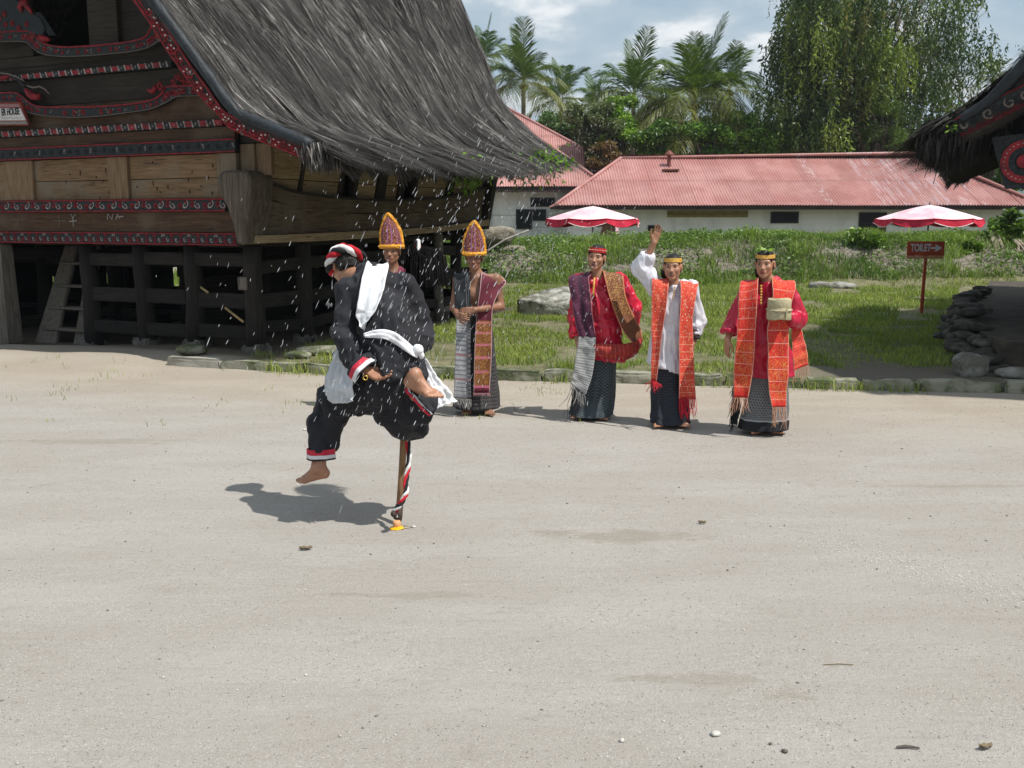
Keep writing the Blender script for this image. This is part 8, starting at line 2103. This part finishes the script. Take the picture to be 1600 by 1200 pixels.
    for (w, mt, off, dy) in ((3.2, red_t, 0, -.185), (2.6, wht_t, 3.4, -.180)):
        rws = [(q(x + off * .8 - w * .5, y - off * .55 + w * .3, dy + .012 * abs(i - 2.5)), q(x + off * .8 + w * .5, y - off * .55 - w * .3, dy + .012 * abs(i - 2.5))) for i, (x, y) in enumerate(hem)]
        ribbon('hem_trim', rws, mt, root, nu=5, nv=30, bulge=.004, wr=.003, seed=3)
    rws = [(q(641, 611, -.165), q(650, 612, -.06)), (q(645, 618, -.172), q(662, 612, -.06)), (q(656, 632, -.17), q(671, 626, -.05)), (q(671, 647, -.16), q(679, 640, -.05))]
    ribbon('hem_cloth', rws, blk, root, nu=8, nv=26, bulge=-.01, wr=.006, seed=5)
    # white cloth hanging at both hips
    gw = fabric('thin_white_cloth', (.66, .67, .68), (.54, .55, .57), rough=.85, sheen=.2, crumple=.012, bmp=.002, k=.85)
    rows = [(q(530, 540, .06), q(552, 560, -.06)), (q(517, 560, .02), q(550, 585, -.12)), (q(509, 585, -.0), q(551, 605, -.15)), (q(506, 606, -.02), q(553, 621, -.16)), (q(508, 614, -.02), q(552, 626, -.16)), (q(515, 630, -.03), q(540, 629, -.15))]
    ribbon('hip_cloth', rows, gw, root, nu=30, nv=50, bulge=.02, wr=.014, seed=57, pleat=5)
    rows = [(q(652, 556, .0), q(662, 556, .06)), (q(655, 576, .02), q(675, 574, .10)), (q(660, 600, .03), q(690, 594, .12)), (q(668, 622, .04), q(704, 612, .14)), (q(679, 640, .05), q(715, 627, .15))]
    ribbon('hip_cloth', rows, wc, root, nu=30, nv=50, bulge=.015, wr=.011, seed=58, pleat=4)
    return RB, WB, KB, braid
RB, WB, KB, BRAID = dancer()

# ------------------------------------------------------------------ staff, egg and small things on the yard
st0 = G(622, 820, 0); 
st = thing('ritual_staff', 'wooden staff with black hair plume and braided cord, planted on the sand under the dancer', 'staff', (st0[0], st0[1], 0))
ts = P(648, 402, 5.93); a = np.array([st0[0], st0[1], .0]) ; b_ = np.array(ts)
STW = wood('staff_wood', (.26, .15, .07), (.15, .085, .045), 2, bmp=.004, rnd=0); STD = basic('dark_carved_wood', (.06, .04, .03), (.03, .02, .016), rough=.6, scale=20, bmp=.006)
ln = lambda t: a + (b_ - a) * t
mb = MB(); mb.tube([ln(t) + np.array([.003 * math.sin(t * 9), 0, 0]) for t in np.linspace(.07, .93, 14)], np.linspace(.0195, .0215, 14), 12); mb.obj('shaft', STW, st, smooth=True)
mb = MB(); mb.tube([ln(.012), ln(.03), ln(.075)], [.018, .023, .022], 12); mb.obj('ferrule', STD, st, smooth=True)
mb = MB(); mb.add(*blob(ln(.95), [.026, .028, .04], np.eye(3), 14)); mb.add(*blob(ln(.95) + [0, -.028, -.006], [.008, .01, .012], np.eye(3), 8)); mb.add(*blob(ln(.91), [.022, .02, .03], np.eye(3), 10)); mb.obj('carved_head', basic('tan_carving', (.24, .14, .08), (.12, .07, .04), rough=.5, scale=20), st, smooth=True)
# hair plume
S_ = ln(.985); N = 1500; r_ = np.random.default_rng(12)
mb = MB()
pl = []
for i in range(N):
    th = r_.uniform(0, 2 * np.pi); o = np.array([math.cos(th), math.sin(th), 0]) * r_.uniform(.0, .03); L = r_.uniform(.05, .21); d0 = unit(np.array([math.cos(th) * .5 + .50 + r_.normal() * .2, math.sin(th) * .6 + r_.normal() * .2, r_.uniform(.5, 2.2)]))
    p0 = S_ + o; p1 = p0 + d0 * L * .5; p2 = p1 + np.array([math.cos(th) * .20 + .22, math.sin(th) * .3, -.15]) * L; p3 = p2 + np.array([math.cos(th) * .12 + .04, math.sin(th) * .1, -.95]) * L * 1.0
    pl.append((p0, p1, p2, p3))
pl = np.array(pl); w = .0016; V = np.concatenate([pl - [w, 0, 0], pl + [w, w, 0]], 1).reshape(-1, 3); b8 = np.arange(N)[:, None] * 8
F = np.concatenate([b8 + [k, k + 4, k + 5, k + 1] for k in range(3)])
o = link('hair_plume', mesh('hair_plume', V, F, basic('matte_black_hair', (.010, .009, .009), rough=1, spec=.05, bmp=0), False), st); o['kind'] = 'stuff'
BRAID([ln(.98) + [0, -.02, .02], ln(1.02) + [.02, -.05, .06], ln(.98) + [.035, -.07, .02], ln(.94) + [.03, -.07, -.04], ln(.90) + [.025, -.06, -.08]], .011, st, 1.6, 'cord_strand', 50)
cp_ = [P(637, 690, 5.60), P(639, 712, 5.56), P(637, 735, 5.54), P(634, 753, 5.50), P(635, 768, 5.46), P(629, 782, 5.44), P(622, 792, 5.43), P(616, 801, 5.45), P(618, 808, 5.47)]
BRAID(cp_, .0085, st, 2.6, 'cord_strand', 90, amp=.008)
mb = MB(); mb.add(*blob(P(615, 803, 5.43), [.018, .016, .020], np.eye(3), 10)); mb.obj('cord_end', STD, st, smooth=True)
# broken egg
eg = thing('broken_egg', 'cracked orange egg shell with spilt yellow yolk at the foot of the staff', 'egg', (st0[0], st0[1] - .05, 0))
V, F = blob((0, -.01, .026), [.024, .024, .032], np.eye(3), 16); V = np.array(V); keep = V[:, 2] < .043 + .006 * np.sin(V[:, 0] * 300)
V[~keep, 2] = .043; mb = MB(); mb.add(V, F); mb.obj('egg_shell', basic('egg_shell', (.62, .34, .17), (.5, .25, .12), rough=.5), eg, True, smooth=True)
yk_ = MB(); yk_.add(*blob((0, -.03, .004), [.045, .034, .009], np.eye(3), 16)); yk_.rough(.007, 50); m_ = basic('egg_yolk', (.78, .42, .01), (.70, .32, .005), rough=.12, bmp=0, spec=.6); yk_.obj('egg_yolk', m_, eg, True, smooth=True)
yk_ = MB(); yk_.add(*blob((.03, .0, .003), [.05, .03, .004], np.eye(3), 14)); yk_.obj('egg_white', basic('wet_egg_white', (.33, .30, .22), rough=.08, bmp=0, spec=.7), eg, True, smooth=True)
def pebble(px, py, size, lab, mat, kind='pebble', cat='stone', sd=0):
    g = G(px, py, 0); z = float(height(g[0], g[1])); return rock(kind, lab, (g[0], g[1], z + size[2] * .3), [v * .75 for v in size], sd, mat, rz=sd * 1.1, sub=2, cat=cat)
PALE = basic('pale_pebble', (.55, .53, .49), (.38, .36, .32), scale=30, rough=.9, bmp=.002); DARKP = basic('dark_pebble', (.13, .115, .095), (.07, .06, .05), scale=30, rough=.9, bmp=.002); DRYL = basic('dry_leaf', (.24, .19, .12), (.13, .10, .06), scale=30, rough=.8, bmp=.002)
pebble(646, 824, (.045, .03, .018), 'bit of white eggshell on the sand right of the staff', PALE, 'eggshell_bit', 'eggshell', 2)
pebble(1119, 1149, (.05, .034, .022), 'larger pale stone near the bottom edge of the yard, right of the middle', PALE, sd=3)
pebble(972, 1158, (.026, .022, .018), 'small pale pebble near the bottom edge, just right of the middle', PALE, sd=4)
pebble(1226, 1176, (.028, .022, .016), 'dark pebble at the bottom edge between the pale stone and the thin twig', DARKP, sd=5)
pebble(1204, 1164, (.018, .014, .010), 'tiny dark pebble just above the dark pebble at the bottom edge', DARKP, sd=6)
pebble(476, 673, (.05, .034, .022), 'pale pebble on the yard left of the dancer', PALE, sd=7)
pebble(1137, 892, (.014, .012, .010), 'tiny black pebble in the middle of the right half of the yard', DARKP, sd=8)
def curled(px, py, L, lab, nm, cat, mat, rot, sd):
    g = G(px, py, 0); mb = MB(); pts = []
    n = 7; V = []; F = []
    for i in range(n):
        f = i / (n - 1) - .5; w = L * .22 * math.cos(f * 2.6) + .001
        for s_ in (-1, 0, 1): V.append((f * L, s_ * w, .006 + .012 * abs(s_) + .25 * L * f * f + .003 * math.sin(i * 2 + s_ + sd)))
    for i in range(n - 1):
        for k in range(2): F.append((i * 3 + k, i * 3 + k + 1, (i + 1) * 3 + k + 1, (i + 1) * 3 + k))
    o = link(nm, mesh(nm, V, F, mat, True)); o.location = (g[0], g[1], float(height(g[0], g[1]))); o.rotation_euler = (0, 0, rot); tag(o, lab, cat)
    s_ = o.modifiers.new('thickness', 'SOLIDIFY'); s_.thickness = .0015
curled(1540, 1171, .05, 'curled dry leaf at the bottom right of the yard', 'dry_leaf', 'leaf', DRYL, .2, 1)
curled(1097, 819, .045, 'curled dry leaf alone on the sand right of the middle', 'dry_leaf', 'leaf', DRYL, -.3, 2)
curled(478, 860, .07, 'dry grass tuft on the sand below the dancer shadow', 'dry_leaf', 'leaf', DRYL, .15, 3)
g = G(1417, 1170, 0); mb = MB(); mb.tube([g + [-.035, 0, .006], g + [0, .002, .009], g + [.04, -.006, .006]], [.004, .005, .003], 6); o = mb.obj('twig', DARKP); tag(o, 'short dark twig near the bottom right corner of the yard', 'twig')
g = G(1310, 1040, 0); mb = MB(); mb.tube([g + [-.06, 0, .004], g + [0, .004, .006], g + [.06, .0, .004]], .002, 5); o = mb.obj('twig', DRYL); tag(o, 'thin pale straw lying in the lower right of the yard', 'twig')
def gravel():
    N = 26000; y = 2.6 + 8.0 * rng.random(N) ** 1.5; x = rng.uniform(-1, 1, N) * (y * .53 + .2); s = rng.uniform(.0010, .0026, N) * (1 + 1.2 * (rng.random(N) < .02)) * (1 + .08 * y)
    c = np.where(rng.random(N)[:, None] < .60, np.array([[.46, .44, .40]]), np.array([[.20, .185, .16]])) * rng.uniform(.7, 1.25, (N, 1))
    M = 900; cx = rng.normal(2.15, .35, M); cy = 4.75 - .55 * (cx - 2.15) * 1.8 + rng.normal(0, .16, M)
    x = np.concatenate([x, cx]); y = np.concatenate([y, cy]); s = np.concatenate([s, rng.uniform(.0025, .005, M)]); c = np.concatenate([c, np.tile([[.66, .65, .62]], (M, 1))])
    z = height(x, y); n = len(x); d = np.array([[1, 0, 0], [0, 1, 0], [-1, 0, 0], [0, -1, 0], [0, 0, .7], [0, 0, -.5]]); r = rng.uniform(.6, 1.4, (n, 6, 1))
    az = rng.uniform(0, 6.28, n); ca, sa = np.cos(az), np.sin(az)
    dd = np.stack([d[None, :, 0] * ca[:, None] - d[None, :, 1] * sa[:, None], d[None, :, 0] * sa[:, None] + d[None, :, 1] * ca[:, None], np.tile(d[:, 2], (n, 1))], -1)
    V = np.stack([x, y, z + s * .3], 1)[:, None] + dd * s[:, None, None] * r; b = np.arange(n)[:, None] * 6
    F = np.concatenate([b + f for f in ([0, 1, 4], [1, 2, 4], [2, 3, 4], [3, 0, 4], [1, 0, 5], [2, 1, 5], [3, 2, 5], [0, 3, 5])])
    m, t, bb = new_mat('gravel_grains'); t.put(bb.inputs['Base Color'], t.n('ShaderNodeVertexColor', layer_name='tint').outputs[0]); bb.inputs['Roughness'].default_value = .9
    o = link('gravel', mesh('gravel', V.reshape(-1, 3), F, m, False, col=np.repeat(c, 6, 0))); o['kind'] = 'stuff'; tag(o, 'fine pale and dark grains scattered over the sandy yard', 'gravel')
gravel()
def drops():
    """short falling drops, thin and longer than wide"""
    pts = []
    def sp(n, cx, cy, sx, sy, d0, d1):
        for _ in range(n): pts.append((rng.normal(cx, sx), rng.normal(cy, sy), rng.uniform(d0, d1)))
    sp(150, 690, 420, 75, 110, 3.8, 5.2); sp(240, 620, 520, 55, 100, 3.8, 5.1); sp(120, 560, 600, 60, 90, 3.8, 5.2); sp(180, 760, 420, 70, 110, 4.2, 7.5); sp(110, 700, 280, 90, 60, 4.5, 8)
    sp(60, 400, 480, 60, 80, 4, 5.2); sp(260, 870, 210, 70, 80, 8, 14); sp(260, 860, 400, 60, 60, 7, 10); sp(90, 950, 470, 45, 80, 5, 8.2); sp(120, 860, 330, 40, 60, 8, 14)
    N = len(pts); A_ = np.array([P(a, b, c) for a, b, c in pts]); ok = A_[:, 2] > .05; A_ = A_[ok]; N = len(A_); dist = A_[:, 1]
    L = rng.uniform(.012, .030, N) * np.where(dist > 7, 1.0, 1.0); W = rng.uniform(.0004, .0009, N) * (1 + .10 * dist) * rng.lognormal(0, .25, N); L = L * rng.lognormal(0, .35, N)
    d = np.stack([rng.normal(.45, .16, N), rng.normal(0, .2, N), np.full(N, 1.0)], 1); d /= np.linalg.norm(d, axis=1)[:, None]
    u = np.cross(d, [0, 1, .1]); u /= np.linalg.norm(u, axis=1)[:, None]; v = np.cross(d, u)
    V = []
    for f, r in ((-.5, 0), (-.2, 1), (.25, .75), (.5, 0)):
        for k in range(5):
            th = 2 * math.pi * k / 5; V.append(A_ + d * (L * f)[:, None] + (u * math.cos(th) + v * math.sin(th)) * (W * max(r, .02))[:, None])
    V = np.stack(V, 1); b = np.arange(N)[:, None] * 20
    F = np.concatenate([b + [i * 5 + k, i * 5 + (k + 1) % 5, (i + 1) * 5 + (k + 1) % 5, (i + 1) * 5 + k] for i in range(3) for k in range(5)])
    m, t, bb = new_mat('glittering_drop'); bb.inputs['Base Color'].default_value = (.80, .82, .85, 1); bb.inputs['Roughness'].default_value = .25; bb.inputs['Specular IOR Level'].default_value = .8; bb.inputs['Transmission Weight'].default_value = .35
    o = link('water_drops', mesh('water_drops', V.reshape(-1, 3), F, m, True)); o['kind'] = 'stuff'; tag(o, 'white glittering drops falling through the air around the leaping dancer', 'water drops')
drops()
# ------------------------------------------------------------------ the air
def air():
    mb = MB(); mb.box(-1950, 1950, -90, 3150, -1.0, 215)
    m = bpy.data.materials.new('haze_air'); m.use_nodes = True; t = NT(m.node_tree)
    v = t.n('ShaderNodeVolumePrincipled'); v.inputs['Density'].default_value = HAZE; v.inputs['Color'].default_value = (.72, .82, .92, 1); v.inputs['Anisotropy'].default_value = .2
    o_ = t.n('ShaderNodeOutputMaterial'); t.nt.links.new(v.outputs[0], o_.inputs['Volume'])
    o = mb.obj('haze', m); o['kind'] = 'stuff'
HAZE = 0.00035
air()
